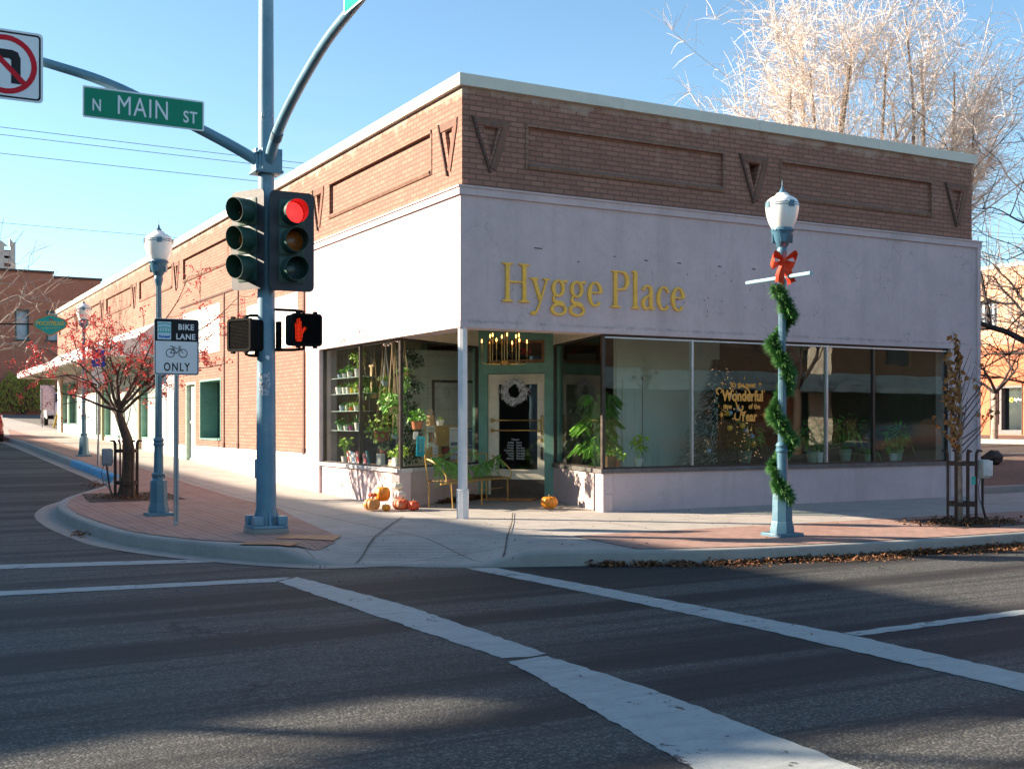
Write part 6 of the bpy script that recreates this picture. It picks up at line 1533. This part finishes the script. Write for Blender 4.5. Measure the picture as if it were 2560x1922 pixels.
# willow behind the shop
def willow(x, y, z0, label, seed, H, crown, n_tw, mats, lean=(0,0)):
    rr = random.Random(seed); tr = thing('bare_willow_tree', label, 'tree', (x, y, z0)); lim = MB(); tw = MB()
    tr_ = MB(); tr_.tube([(0,0,-.2),(0,0,1.5),(.05,0,2.6)], [.55,.42,.36], 12, False); tr_.build('trunk', mats[0], tr, 60)
    tips = []
    stems = []
    for k in range(13):
        a = -1+2*k/12; st = Rt*a*.9+Vector((0,0,2.4+rr.uniform(-.3,.5))); u = Rt*a*crown[0]*(.78+.1*rr.random())+Vector((.482,.876,0))*rr.uniform(-1,1)*crown[1]; top = u+Vector((0,0,H*(1-.30*abs(a))*rr.uniform(.80,1.02)))
        pts = crom([Rt*a*.2+Vector((0,0,1.4)), st+Rt*a*.6, st.lerp(top,.35)+Rt*a*.9+Vector((rr.gauss(0,.2),rr.gauss(0,.2),0)), st.lerp(top,.7)+Rt*a*.7+Vector((rr.gauss(0,.25),rr.gauss(0,.25),0)), top], 6)
        r0 = rr.uniform(.12,.22); rad = [r0*(1-.88*j/(len(pts)-1))+.008 for j in range(len(pts))]; lim.tube(pts, rad, 7, False); stems.append((pts, rad))
    segs = []
    for pts, rad in stems:
        for w in range(18):
            j = rr.randint(7, len(pts)-2); p = pts[j]; out = (p-Vector((0,0,H*.35))); out.z = abs(out.z)*.3; out = out.normalized() if out.length > .1 else Vector((0,0,1))
            d = (pts[j+1]-pts[j]).normalized()*1.0+out*rr.uniform(0,.8)+Vector((rr.gauss(0,.4),rr.gauss(0,.4),rr.gauss(.1,.3))); L = rr.uniform(1.4,3.8)
            q = crom([p, p+d.normalized()*L*.5+Vector((rr.gauss(0,.1),0,.1)), p+d.normalized()*L+Vector((rr.gauss(0,.2),rr.gauss(0,.2),.35))], 4)
            tw.tube(q, [max(rad[j]*.32,.012)*(1-.7*i/(len(q)-1))+.003 for i in range(len(q))], 4, False); segs.append(q)
            for w2 in range(3):
                p2 = q[rr.randint(1, len(q)-2)]; d2 = (d.normalized()+Vector((rr.gauss(0,.7),rr.gauss(0,.7),rr.gauss(.1,.4)))).normalized(); L2 = L*rr.uniform(.35,.7); q2 = crom([p2, p2+d2*L2*.5, p2+d2*L2+Vector((0,0,.2))], 3)
                tw.tube(q2, [.013,.012,.011,.010,.009,.008,.007][:len(q2)], 3, False); segs.append(q2)
        segs.append(pts[20:])
    for k in range(n_tw):
        s_ = rr.choice(segs); p = s_[rr.randint(0, len(s_)-1)]; o = Vector((p.x, p.y, 0)); o = o.normalized() if o.length > .1 else Vector((1,0,0))
        d = Vector((rr.gauss(0,.75), rr.gauss(0,.75), rr.gauss(.55,.55)))+o*.35; d.normalize(); L = rr.uniform(.5,1.5); sag = rr.uniform(.0,.5)
        q = [p, p+d*L*.35+Vector((rr.gauss(0,.04),rr.gauss(0,.04),0)), p+d*L*.7-Vector((0,0,sag*.2)), p+d*L*.95-Vector((0,0,sag*.65))]
        tw.tube(q, [.0075,.0065,.005,.0035], 3, False)
    lim.build('limbs', mats[0], tr, 60); tw.build('twigs', mats[1], tr)
    return tr
def V(px, py, d):
    k = (px-1280)/2933; x = CAM[0]+d*(.4825+.8759*k); y = CAM[1]+d*(.8759-.4825*k); return x, y, CAM[2]-(py-1055)*d/2933
x, y, _ = V(2125, 900, 37)
willow(x, y, g(x,y), 'huge bare pale willow rising behind the shop parapet', 4, 15.6, (3.9,2.2), 14000, (simple('willow_bark', (.30,.22,.16), .95, var=.4, scale=3), M['twig_pale']))
def bare_tree(x, y, z0, label, seed, h, r_, depth, mat, mat2, lean=(0,0), spread=.55, sh=.74, L=None, d0=None):
    rr = random.Random(seed); tr = thing('bare_tree', label, 'tree', (x, y, z0)); t = MB(); d0 = d0 or Vector((lean[0],lean[1],1)); top = Vector((lean[0]*h,lean[1]*h,h))
    t.tube([(0,0,-.1),tuple(top*.5+Vector((.03,0,0))),tuple(top)], [r_*1.3,r_*1.05,r_], 9, False); t.build('trunk', mat, tr, 60); b = MB()
    L = L or h*.8
    for k in range(4): grow(b, top, Vector((math.cos(k*1.6+seed)*.8+lean[0]*2, math.sin(k*1.6+seed)*.8+lean[1]*2, .8)), L, r_*.6, depth, rr, .05, .35, (2,3), sh, None, 5, 5, .008, spread)
    b.build('branches', mat2, tr, 60); return tr
x, y, _ = V(2700, 1100, 28); bare_tree(x, y, g(x,y), 'spreading bare tree with dark limbs entering from the right picture edge', 12, 2.6, .17, 5, M['twig_dark'], M['twig_dark'], (-.10,.02), .6, .78, 2.2)
x, y, _ = V(2486, 1085, 52); bare_tree(x, y, g(x,y)+.2, 'small bare street tree in front of the orange building', 5, 2.0, .13, 4, M['bark_grey'], M['twig_dark'], (.02,0), .6, .75, 1.5)
x, y, _ = V(2640, 1085, 46); bare_tree(x, y, g(x,y)+.2, 'bare tree right of the willow with sparse arching twigs', 8, 3.4, .15, 4, M['bark_grey'], M['twig_grey'], (-.05,0), .55, .8, 2.6)
x, y, _ = V(-75, 1100, 40); bare_tree(x, y, g(x,y), 'bare street tree at the left picture edge with grey branches', 23, 2.6, .13, 4, M['bark_grey'], M['twig_grey'], (.03,0), .6, .78, 1.7)
x, y, _ = V(2600, 1085, 56); bare_tree(x, y, g(x,y)+.2, 'bare tree beside the door of the orange building', 31, 2.2, .12, 4, M['twig_dark'], M['twig_dark'], (-.04,0), .6, .78, 1.9)

# ---------------------------------------------------------------- background buildings
# orange building to the right (faces -X)
ob = thing('orange_building', 'orange and peach painted brick building across the road at right', 'building', (40.3, 0, 0)); XB = 41.3
FO = frame((1.0, 0, 0), (0,-1,0))
holes = [(-28.8,-27.1,5.9,8.4), (-24.8,-23.1,5.9,8.4), (-21.2,-18.6,.9,3.9)]
# place window/door by the sight lines
def Yon(px, X):
    k = (px-1280)/2933; d = (X-CAM[0])/(.4825+.8759*k); return CAM[1]+d*(.8759-.4825*k), d
y0, d0 = Yon(2447, XB); y1, d1 = Yon(2493, XB); y2, d2 = Yon(2500, XB); y3, d3 = Yon(2557, XB); y4, d4 = Yon(2475, XB)
zf = lambda py, d: 1.56-(py-1055)*d/2933
wz0, wz1 = zf(822, d1), zf(750, d1); dz0, dz1 = .95, zf(964, d2); zr = zf(672, d1); zp = zf(862, d1)
mb = MB(); hl = [(-y0-1.2, -y1, wz0, wz1), (-y4+.0, -y3, dz0, dz1)]
wall_cells(mb, FO, -60, 20, .3, zp, [h for h in hl if h[3] < zp+.01], .4); mb.build('lower_wall', M['orange_wall'], ob)
mb = MB(); wall_cells(mb, FO, -60, 20, zp, zr, [h for h in hl if h[2] > zp-.01], .4); mb.box(-60,.3,-14,20,zr-.3,-.45,FO); mb.build('upper_wall', M['peach_wall'], ob)
mb = MB(); mb.box(-60, zr, -.5, 20, zr+.2, .06, FO); mb.build('coping', M['stone'], ob)
w = thing('barred_window', None, None); w.parent = ob
a, b, c, d = hl[0]; mb = MB(); mb.box(a, c, -.3, b, d, -.25, FO); mb.build('pane', M['sky_glass'], w)
mb = MB()
for k in range(8): mb.box(a+(b-a)*(k+.5)/8-.02, c, -.04, a+(b-a)*(k+.5)/8+.02, d, .0, FO)
for k in range(3): mb.box(a, c+(d-c)*k/2-.02, -.03, b, c+(d-c)*k/2+.03, .01, FO)
mb.build('bars', M['blackbits'], w)
dd_ = thing('glass_door', None, None); dd_.parent = ob; a, b, c, d = hl[1]
mb = MB(); mb.box(a, c, -.35, b, d, -.31, FO); mb.build('pane', M['dark_glass'], dd_)
gm2 = simple('grey_door_frame', (.16,.14,.14), .5); mb = MB(); ys = -y2
for u in (a, ys-.06, b-.08, (ys+b)/2+.55): mb.box(u, c, -.32, u+.12, d, -.02, FO)
mb.box(a, d-.12, -.32, b, d, -.021, FO); mb.box(a, c, -.32, b, c+.22, -.022, FO); mb.box(a, c+.22, -.32, ys, c+.5, -.15, FO); mb.build('frame', gm2, dd_)
mb = MB(FO @ T(ys+.75, d-.75, -.30)); text(mb, 'byhaus', T(.12,0,0), .15, ext=.002, bold=.006); mb.build('door_lettering', M['sign_white'], dd_)
mb = MB(FO @ T(ys+.42, d-.70, -.30)); add_ring(mb, 0, 0, .05, .12, 0, .004, 18); mb.build('door_emblem', M['sign_yellow'], dd_)
# red brick building far left (faces -Y)
YB = 76.0
def Xon(px, Y):
    k = (px-1280)/2933; d = (Y-CAM[1])/(.8759-.4825*k); return CAM[0]+d*(.4825+.8759*k), d
fb = thing('brick_building', 'dark red brick building beyond the parking lot at left', 'building', (0, YB, 0)); F2 = frame((0,0,0),(1,0,0))
xs0, _ = Xon(-60, YB); xs1, dd = Xon(132, YB); xs2, _ = Xon(252, YB); z1 = zf(688, dd); 
mb = MB(); ho = []
for pa, pb, qa, qb in [(37,73,772,848),(116,150,776,850)]:
    xa, da = Xon(pa, YB); xb, _ = Xon(pb, YB); ho.append((xa, xb, zf(qb, da), zf(qa, da)))
wall_cells(mb, F2, xs0-14, xs2+24, 1.2, z1-.5, ho, .4); mb.box(xs0-14, z1-.5, -.4, xs1, z1+.1, 0, F2); mb.box(xs1, z1-.5, -.4, xs2, z1-.22, 0, F2); mb.box(xs0-14,1.2,-12,xs2+24,z1-.7,-.6,F2)
mb.build('wall', M['bg_brick'], fb)
mb = MB(); mb.box(xs0-14, z1+.1, -.5, xs1+.1, z1+.28, .08, F2); mb.box(xs1+.1, z1-.22, -.5, xs2+.1, z1-.05, .08, F2); mb.box(xs2+.1, z1-.5, -.5, xs2+24, z1-.35, .08, F2); mb.build('coping', M['brick_dark'], fb)
for (a, b, c, d) in ho:
    w = thing('window', None, None); w.parent = fb
    mb = MB(); mb.box(a, c, -.3, b, d, -.24, F2); mb.build('pane', M['sky_glass'], w)
    mb = MB(); mb.box(a, c, -.24, a+.12, d, -.02, F2); mb.box(b-.12, c, -.24, b, d, -.02, F2); mb.box(a+.12, d-.14, -.24, b-.12, d, -.02, F2); mb.box(a-.1, c-.12, -.1, b+.1, c, .08, F2); mb.build('frame', simple('green_black_frame%d' % int(c), (.03,.07,.06), .5), w)
mb = MB()
# tower farther back
xt0, dt = Xon(-40, 120); xt1, _ = Xon(35, 120); tw_ = thing('brick_tower', 'far brick tower block with cream stone cornice above the red brick building', 'building', (xt1, 120, 0)); FT = frame((0,0,0),(1,0,0)); wd_ = xt1-xt0; zt = zf(612, dt); 
mb = MB(); mb.box(-wd_, 2, -8, 0, zt-.4, 0, FT); mb.build('wall', simple('tower_brick', (.20,.10,.09), .9), tw_)
mb = MB()
for z in (zf(645,dt), zf(672,dt), zt-.9): mb.box(-wd_-.1, z-.4, -.1, .12, z+.35, .16, FT)
mb.box(-.35,2,-.1,.14,zt,.18,FT); mb.box(-wd_*.5,2,-.1,-wd_*.5+.5,zt,.17,FT)
mb.prism([(-2.6,zt),(-2.2,zt+.5),(-1.9,zt+.6),(-1.7,zt+1.3),(-1.5,zt+.6),(-1.2,zt+.5),(-.6,zt+.0)], -.1, .15, FT); mb.prism([(-.45,zt),(-.45,zt+.9),(-.05,zt+.4),(.14,zt+.5),(.14,zt)], -.1, .16, FT)
mb.build('stone_trim', M['stone'], tw_)
# shrub
x, y, _ = V(60, 1035, 84); sh = thing('shrub', 'yellow green shrub against the far red brick wall', 'shrub', (x, y, g(x,y)+.15)); rs = random.Random(4)
mb = MB()
for k in range(14):
    a = rs.uniform(0,6.3); mb.tube([(0,0,0),(rs.uniform(-1.8,1.8),rs.uniform(-.7,.7),rs.uniform(1,2.3))], .03, 4, False)
mb.build('stems', M['bark'], sh); mb = MB()
for k in range(2600):
    u = rs.uniform(-2.5,2.5); zz = rs.random()**.7*(2.9-.3*abs(u)+.35*math.sin(u*5)); mb.leaf((u, rs.uniform(-.9,.9), zz), (rs.gauss(0,.3),rs.gauss(0,.3),1), (0,-1,0), .22, .08)
mb.build('foliage', M['bush'], sh)
# cars
def car(loc, rz, paint, label, kind='sedan'):
    t = thing('parked_car', label, 'car', loc, rz, 'parked cars')
    H = 1.45 if kind == 'sedan' else 1.72; W = .90; L = 4.5
    # lofted sections along y (rear at y=0, front at y=L); each: y, half width, sill z, belt z
    secs = [(0,.70,.42,.80),(.06,.82,.32,.98),(.35,.88,.24,1.02),(1.0,.90,.22,1.03),(2.2,.90,.22,1.0),(3.2,.90,.22,.95),(4.0,.87,.24,.86),(4.4,.78,.30,.74),(4.5,.62,.40,.62)]
    if kind != 'sedan': secs = [(y, w, a+.1, b+.12) for y, w, a, b in secs]
    n = 8; vs = []; fs = []
    for (y, w_, a, b) in secs:
        m_ = (a+b)/2; ring_ = [(-w_*.9,a),(-w_,a+.12),(-w_*1.0,m_),(-w_*.93,b),(w_*.93,b),(w_,m_),(w_,a+.12),(w_*.9,a)]
        vs += [(x, y, z) for x, z in ring_]
    for i in range(len(secs)-1):
        for k in range(n): fs.append((i*n+k,(i+1)*n+k,(i+1)*n+(k+1)%n,i*n+(k+1)%n))
    fs += [tuple(range(n)), tuple((len(secs)-1)*n+k for k in range(n-1,-1,-1))]
    mb = MB(); mb.add(vs, fs); bl = secs[2][3]; r0 = .45 if kind == 'sedan' else .12
    mb.add([(-.80,r0,bl-.04),(.80,r0,bl-.04),(.80,3.3,bl-.08),(-.80,3.3,bl-.08),(-.62,r0+.45,H),(.62,r0+.45,H),(.60,2.55,H),(-.60,2.55,H)], [(0,1,5,4),(1,2,6,5),(2,3,7,6),(3,0,4,7),(4,5,6,7)])
    body = mb.build('body', paint, t, 35)
    mb = MB()
    for (p, q) in (((0,1),(5,4)),((1,2),(6,5)),((2,3),(7,6)),((3,0),(4,7))):
        P8 = [Vector(v) for v in [(-.80,r0,bl-.04),(.80,r0,bl-.04),(.80,3.3,bl-.08),(-.80,3.3,bl-.08),(-.62,r0+.45,H),(.62,r0+.45,H),(.60,2.55,H),(-.60,2.55,H)]]
        a, b, c, d = P8[p[0]], P8[p[1]], P8[q[0]], P8[q[1]]; nrm = (b-a).cross(d-a).normalized()*.012
        f = lambda u, v: (a.lerp(b,u)).lerp(d.lerp(c,u), v)+nrm
        mb.add([f(.08,.15),f(.92,.15),f(.90,.88),f(.10,.88)], [(0,1,2,3)])
    mb.build('windows', M['dark_glass'], t)
    for sx in (-1, 1):
        for y in (.85, 3.6):
            Mw = Matrix(((0,0,1,sx*.80-.1),(1,0,0,y),(0,1,0,.32),(0,0,0,1))); mb = MB(); mb.lathe([(.20,.0),(.32,.0),(.33,.03),(.33,.17),(.32,.20),(.20,.20)], 24, M=Mw); wh = mb.build('tyre', M['tyre'], t, 40)
            mb = MB(); mb.lathe([(.02,.03),(.20,.01),(.205,.19),(.02,.17)], 16, M=Mw); mb.build('rim', M['alu'], wh, 40)
        mb = MB(); mb.bbox(sx*.62-.14, -.03, bl-.26, sx*.62+.14, .10, bl-.06, .02); mb.build('tail_light', M['tail'], t, 40)
    mb = MB(); mb.bbox(-.78,-.06,.34,.78,.05,.52,.03); mb.build('bumper', paint if kind == 'sedan' else M['blackbits'], t, 40)
    mb = MB(); mb.box(-.16,-.035+.0,.60,.16,-.005,.74); mb.build('licence_plate', M['sign_white'], t)
    return t
car((-3.75, 32.6, g(-3.7,33)), 0, M['car_red'], 'red parked car cut by the left picture edge')
x, y, _ = V(128, 1050, 60); car((x+.6, y, g(x,y)+.17), R(-4), M['car_white'], 'white sport utility vehicle parked behind the white signboard', 'suv')
# white signboard with two posts, leaning yellow post
x, y, _ = V(120, 1064, 57); z = g(x,y)+.17
t = thing('signboard', 'blank white board on two grey posts in front of the white vehicle', 'signboard', (x, y, z))
for s_ in (-.27, .30):
    mb = MB(); mb.tube([(s_,-.06,0),(s_,-.06,1.9)], .03, 6); mb.build('post', M['galv'], t)
mb = MB(); mb.box(-.34,-.02,.85,.32,.0,2.05); mb.build('board', simple('board_white', (.62,.62,.68), .6), t)
mb = MB(); x2, y2, _ = V(141, 1064, 56.5); mb.tube([(x2-.12,y2,g(x,y)+.17),(x2+.12,y2,g(x,y)+1.1)], .05, 6); tag(mb.build('bollard', simple('yellow_post', (.55,.45,.06), .6)), 'leaning yellow post beside the white signboard', 'bollard')
# diamond hanging sign
x, y, z = V(126, 812, 34)
t = thing('hanging_sign', 'teal diamond shaped hanging sign reading POCATELLO near the left edge', 'hanging sign', (x, y, z)); FH = frame((0,0,0),(.876,-.482,0))
pts = [(-.49,.02),(-.44,.14),(-.10,.27),(0,.29),(.10,.27),(.44,.14),(.49,.02),(.44,-.08),(.06,-.30),(-.06,-.30),(-.44,-.08)][::-1]
mb = MB(FH); mb.prism([(a*1.03,b*1.04) for a,b in pts], -.03, .0); mb.build('rim', M['sign_orange'], t)
mb = MB(FH); mb.prism([(a*.95,b*.93) for a,b in pts], .001, .006); mb.build('face', M['sign_teal'], t)
mb = MB(FH @ T(0,0,.008)); text(mb,'POCATELLO',T(0,-.01,0),.115,xs=.92,ext=.002,bold=.006); ribbon(mb,[(-.27+.018*k,-.10+.018*(k%2)-(.03 if k%7==3 else 0),.012) for k in range(31)],0,.003); mb.build('lettering', M['sign_yellow'], t)
mb = MB(FH @ T(0,0,.008)); ribbon(mb, [(-.04,.17,.02),(.03,.15,.03),(.10,.12,.02)],0,.003); mb.build('emblem', M['sign_red'], t)
mb = MB(FH); mb.tube([(-2.4,.03,-.02),(-.49,.02,-.02)], .022, 6); mb.build('bracket', M['blackbits'], t)
mb = MB(FH); mb.tube([(-2.4,-z+g(x,y),-.02),(-2.4,1.2,-.02)], .06, 8); mb.build('post', M['pole'], t)
# poster in a canopy window
mb = MB(); mb.box(-.011, -38.05, 1.7, -.008, -37.2, 2.5)
mb = MB(FS); mb.prism([(-37.95,1.55),(-37.2,1.55),(-37.1,2.3),(-37.5,2.75),(-37.9,2.5)], -.1495, -.14); o = mb.build('window_poster', M['pink'], shop); 
# overhead wires
for i, (a, b, sag) in enumerate([((-40,30,12.9),(60,30,12.6),.9),((-40,30,12.6),(60,30,12.4),.9),((-40,30.5,12.1),(60,30,11.9),1.0),((-40,50,13.0),(60,50,12.6),1.2)]):
    mb = MB(); pts = [Vector(a).lerp(Vector(b), k/24)-Vector((0,0,4*sag*(k/24)*(1-k/24))) for k in range(25)]; mb.tube(pts, .010, 4, False)
    tag(mb.build('overhead_wire', M['cable']), ['uppermost overhead wire crossing the sky at left','second overhead wire just below the top one','third overhead wire below the street name sign','lowest and most distant overhead wire in the left sky'][i], 'wire', 'overhead wires')

# ---------------------------------------------------------------- across the streets (some added to cast the shade, others seen in the glass)
mb = MB(); cb = thing('shade_brick_block', 'unseen brick block across the side street, shaped to shade the road and corner', 'building', (-20, 0, 0))
FC = frame((0,0,0),(0,1,0)); wh_ = []
for k in range(9): wh_.append((4.6+7*k, 8.6+7*k, .9, 3.0)); wh_.append((5.2+7*k, 7.6+7*k, 5.2, 7.4))
wall_cells(mb, FC, 3.3, 70, .1, 9.95, wh_, .35); mb.box(3.3, 9.95, -.35, 12.6, 10.55, 0, FC); mb.box(12.6, 9.95, -.35, 15.5, 10.2, -.0, FC); mb.prism([(-.36,3.6),(-.36,70),(-14,70),(-14,14.2)],.1,9.5); mb.build('wall', M['far_brown'], cb)  # parapet steps and slanted end set to place the shade edges
for i, (a, b, c, d) in enumerate(wh_):
    mb = MB(); mb.box(a,c,-.3,b,d,-.26,FC); mb.build('window', M['dark_glass'], cb)
# unseen low wing added; its roofline draws the edge of the sunlit streak
mb = MB(); wg = thing('shade_shed', 'unseen low shed left of the picture, added to edge the light on the road', 'building', (-20, -6, 0))
mb.prism([(-14,.0),(9.2,.0),(9.2,7.84),(8.14,7.2),(7,6.58),(5.6,5.9),(-14,5.4)], -8, 0, FC); mb.build('wall', M['far_brown'], wg)
# unseen fir added; foliage is a slanted band that bars the asphalt with shade
tr = thing('shade_fir', 'unseen fir left of the picture, leaf band added to bar the road with shade', 'tree', (-19, 1.2, 0)); rf = random.Random(6)
mb = MB(); mb.tube([(0,0,0),(0,0,9.2)], [.22,.04], 8, False); mb.build('trunk', M['bark'], tr, 60)
mb = MB()
for k in range(2600):
    Y_ = rf.uniform(-3.0,3.3); zc = 7.32+.56*(Y_-1)+(.12+.10*(Y_-1) if Y_ > 0 else .10)*rf.uniform(-1,1); xx = rf.uniform(-.5,.6); mb.leaf((xx-1.0, Y_-1.2-xx*.776, zc-xx*.506), (rf.gauss(0,1),rf.gauss(0,1),rf.gauss(0,.5)), (1,0,.4), .28, .20)
mb.build('foliage', M['shade_green'], tr)
# building across the front street
ab = thing('awning_building', 'brown brick building with blue grey awning, seen only as a reflection in the window glass', 'building', (0, -27, 0)); FA = frame((0,0,0),(-1,0,0))
mb = MB(); ah = [(-46+6.5*k, -41.5+6.5*k, .9, 2.9) for k in range(7)]+[(-45.2+6.5*k, -43.4+6.5*k, 4.4, 6.1) for k in range(7)]
wall_cells(mb, FA, -52, -8, 0, 7.6, ah, .35); mb.box(-52,0,-12,-8,7,-.4,FA); mb.build('wall', M['far_brown'], ab)
for a, b, c, d in ah: mb = MB(); mb.box(a,c,-.3,b,d,-.26,FA); mb.build('window', M['dark_glass'], ab)
mb = MB(); mb.prism([(0,3.9),(1.9,3.2),(1.9,2.95),(0,2.95)], 8.5, 51, Matrix(((0,0,1,0),(1,0,0,0),(0,1,0,0),(0,0,0,1)))); mb.build('awning', M['awning_blue'], ab)
mb = MB(); mb.box(-33.2,0,0,-31.8,7.5,.12,FA); mb.box(-19,0,0,-18,7.5,.12,FA); mb.build('pilaster', M['cream'], ab)
lo = lamp(13.5, -20.5, 'street lamp across the front street, seen only in the window glass'); 
for i, (x, y) in enumerate([(9.2,-19.5),(24.5,-19.8)]): bare_tree(x, y, 0, ['bare tree across the front street nearest the corner, seen in the glass','bare tree farther along the opposite pavement, seen in the glass'][i], 40+i, 2.8, .16, 4, M['bark'], M['twig_dark'], (0,0), .6, .78, 2.0)
car((30.5,-18.2,0), R(90), M['car_dark'], 'dark car parked across the front street, seen in the window glass')
# near road shade comes from the added block, shed and leaf band
# ---------------------------------------------------------------- fallen leaves
rl = random.Random(50); mb = MB()
def litter(n, fx, zf_, L=.05):
    for _ in range(n):
        x, y, hh = fx(); l = rl.uniform(.6,1.3)*L; mb.leaf((x, y, zf_(x,y)+.006+hh), (rl.gauss(0,1),rl.gauss(0,1),rl.gauss(0,.28)), (0,0,1), l, l*.65, rl.uniform(.1,.4))
def fk():
    x = rl.uniform(-.55, 7.5) if rl.random() < .8 else rl.uniform(1.5,5.5); k = min(path, key=lambda p: abs(p[0]-x)+(99 if p[1] > -3.9 else 0)); dens = .10+.20*abs(math.sin(x*1.6+.6))*min(1,(x+.7)/1.5)
    o = abs(rl.gauss(0,1))*dens*.55; return x, k[1]-.03-o, max(0,.05-o*.25)*rl.random()
litter(5200, fk, g, .055)
tag(mb.build('fallen_leaves', M['litter'], origin=False), 'band of dry fallen leaves in the gutter of the front kerb', None, None, 'stuff')
mb = MB(); litter(900, lambda: (5.95+rl.gauss(0,.38), -3.75+rl.gauss(0,.24), .05*rl.random()), zs, .06)
tag(mb.build('fallen_leaves', M['litter'], origin=False), 'dry leaves heaped around the right tree guard', None, None, 'stuff')
mb = MB(); litter(500, lambda: (-3.4+rl.gauss(0,.30), 6.35+rl.gauss(0,.3), .05*rl.random()), zs, .05); litter(260, lambda: (-3.02-abs(rl.gauss(0,.16)), 10.6+rl.gauss(0,.5), .05*rl.random()), g, .05); litter(90, lambda: (-4.86+rl.gauss(0,.06), 1.9+rl.gauss(0,.22), .04*rl.random()), g, .05)
litter(220, lambda: (rl.uniform(-3.5,6), rl.uniform(-4.3,-.3), 0), zs, .03); litter(120, lambda: (rl.uniform(-7,6), rl.uniform(-9,-5), 0), g, .02)
tag(mb.build('fallen_leaves', M['litter'], origin=False), 'scattered dead leaves on the bulb sidewalk and in its gutter', None, None, 'stuff')
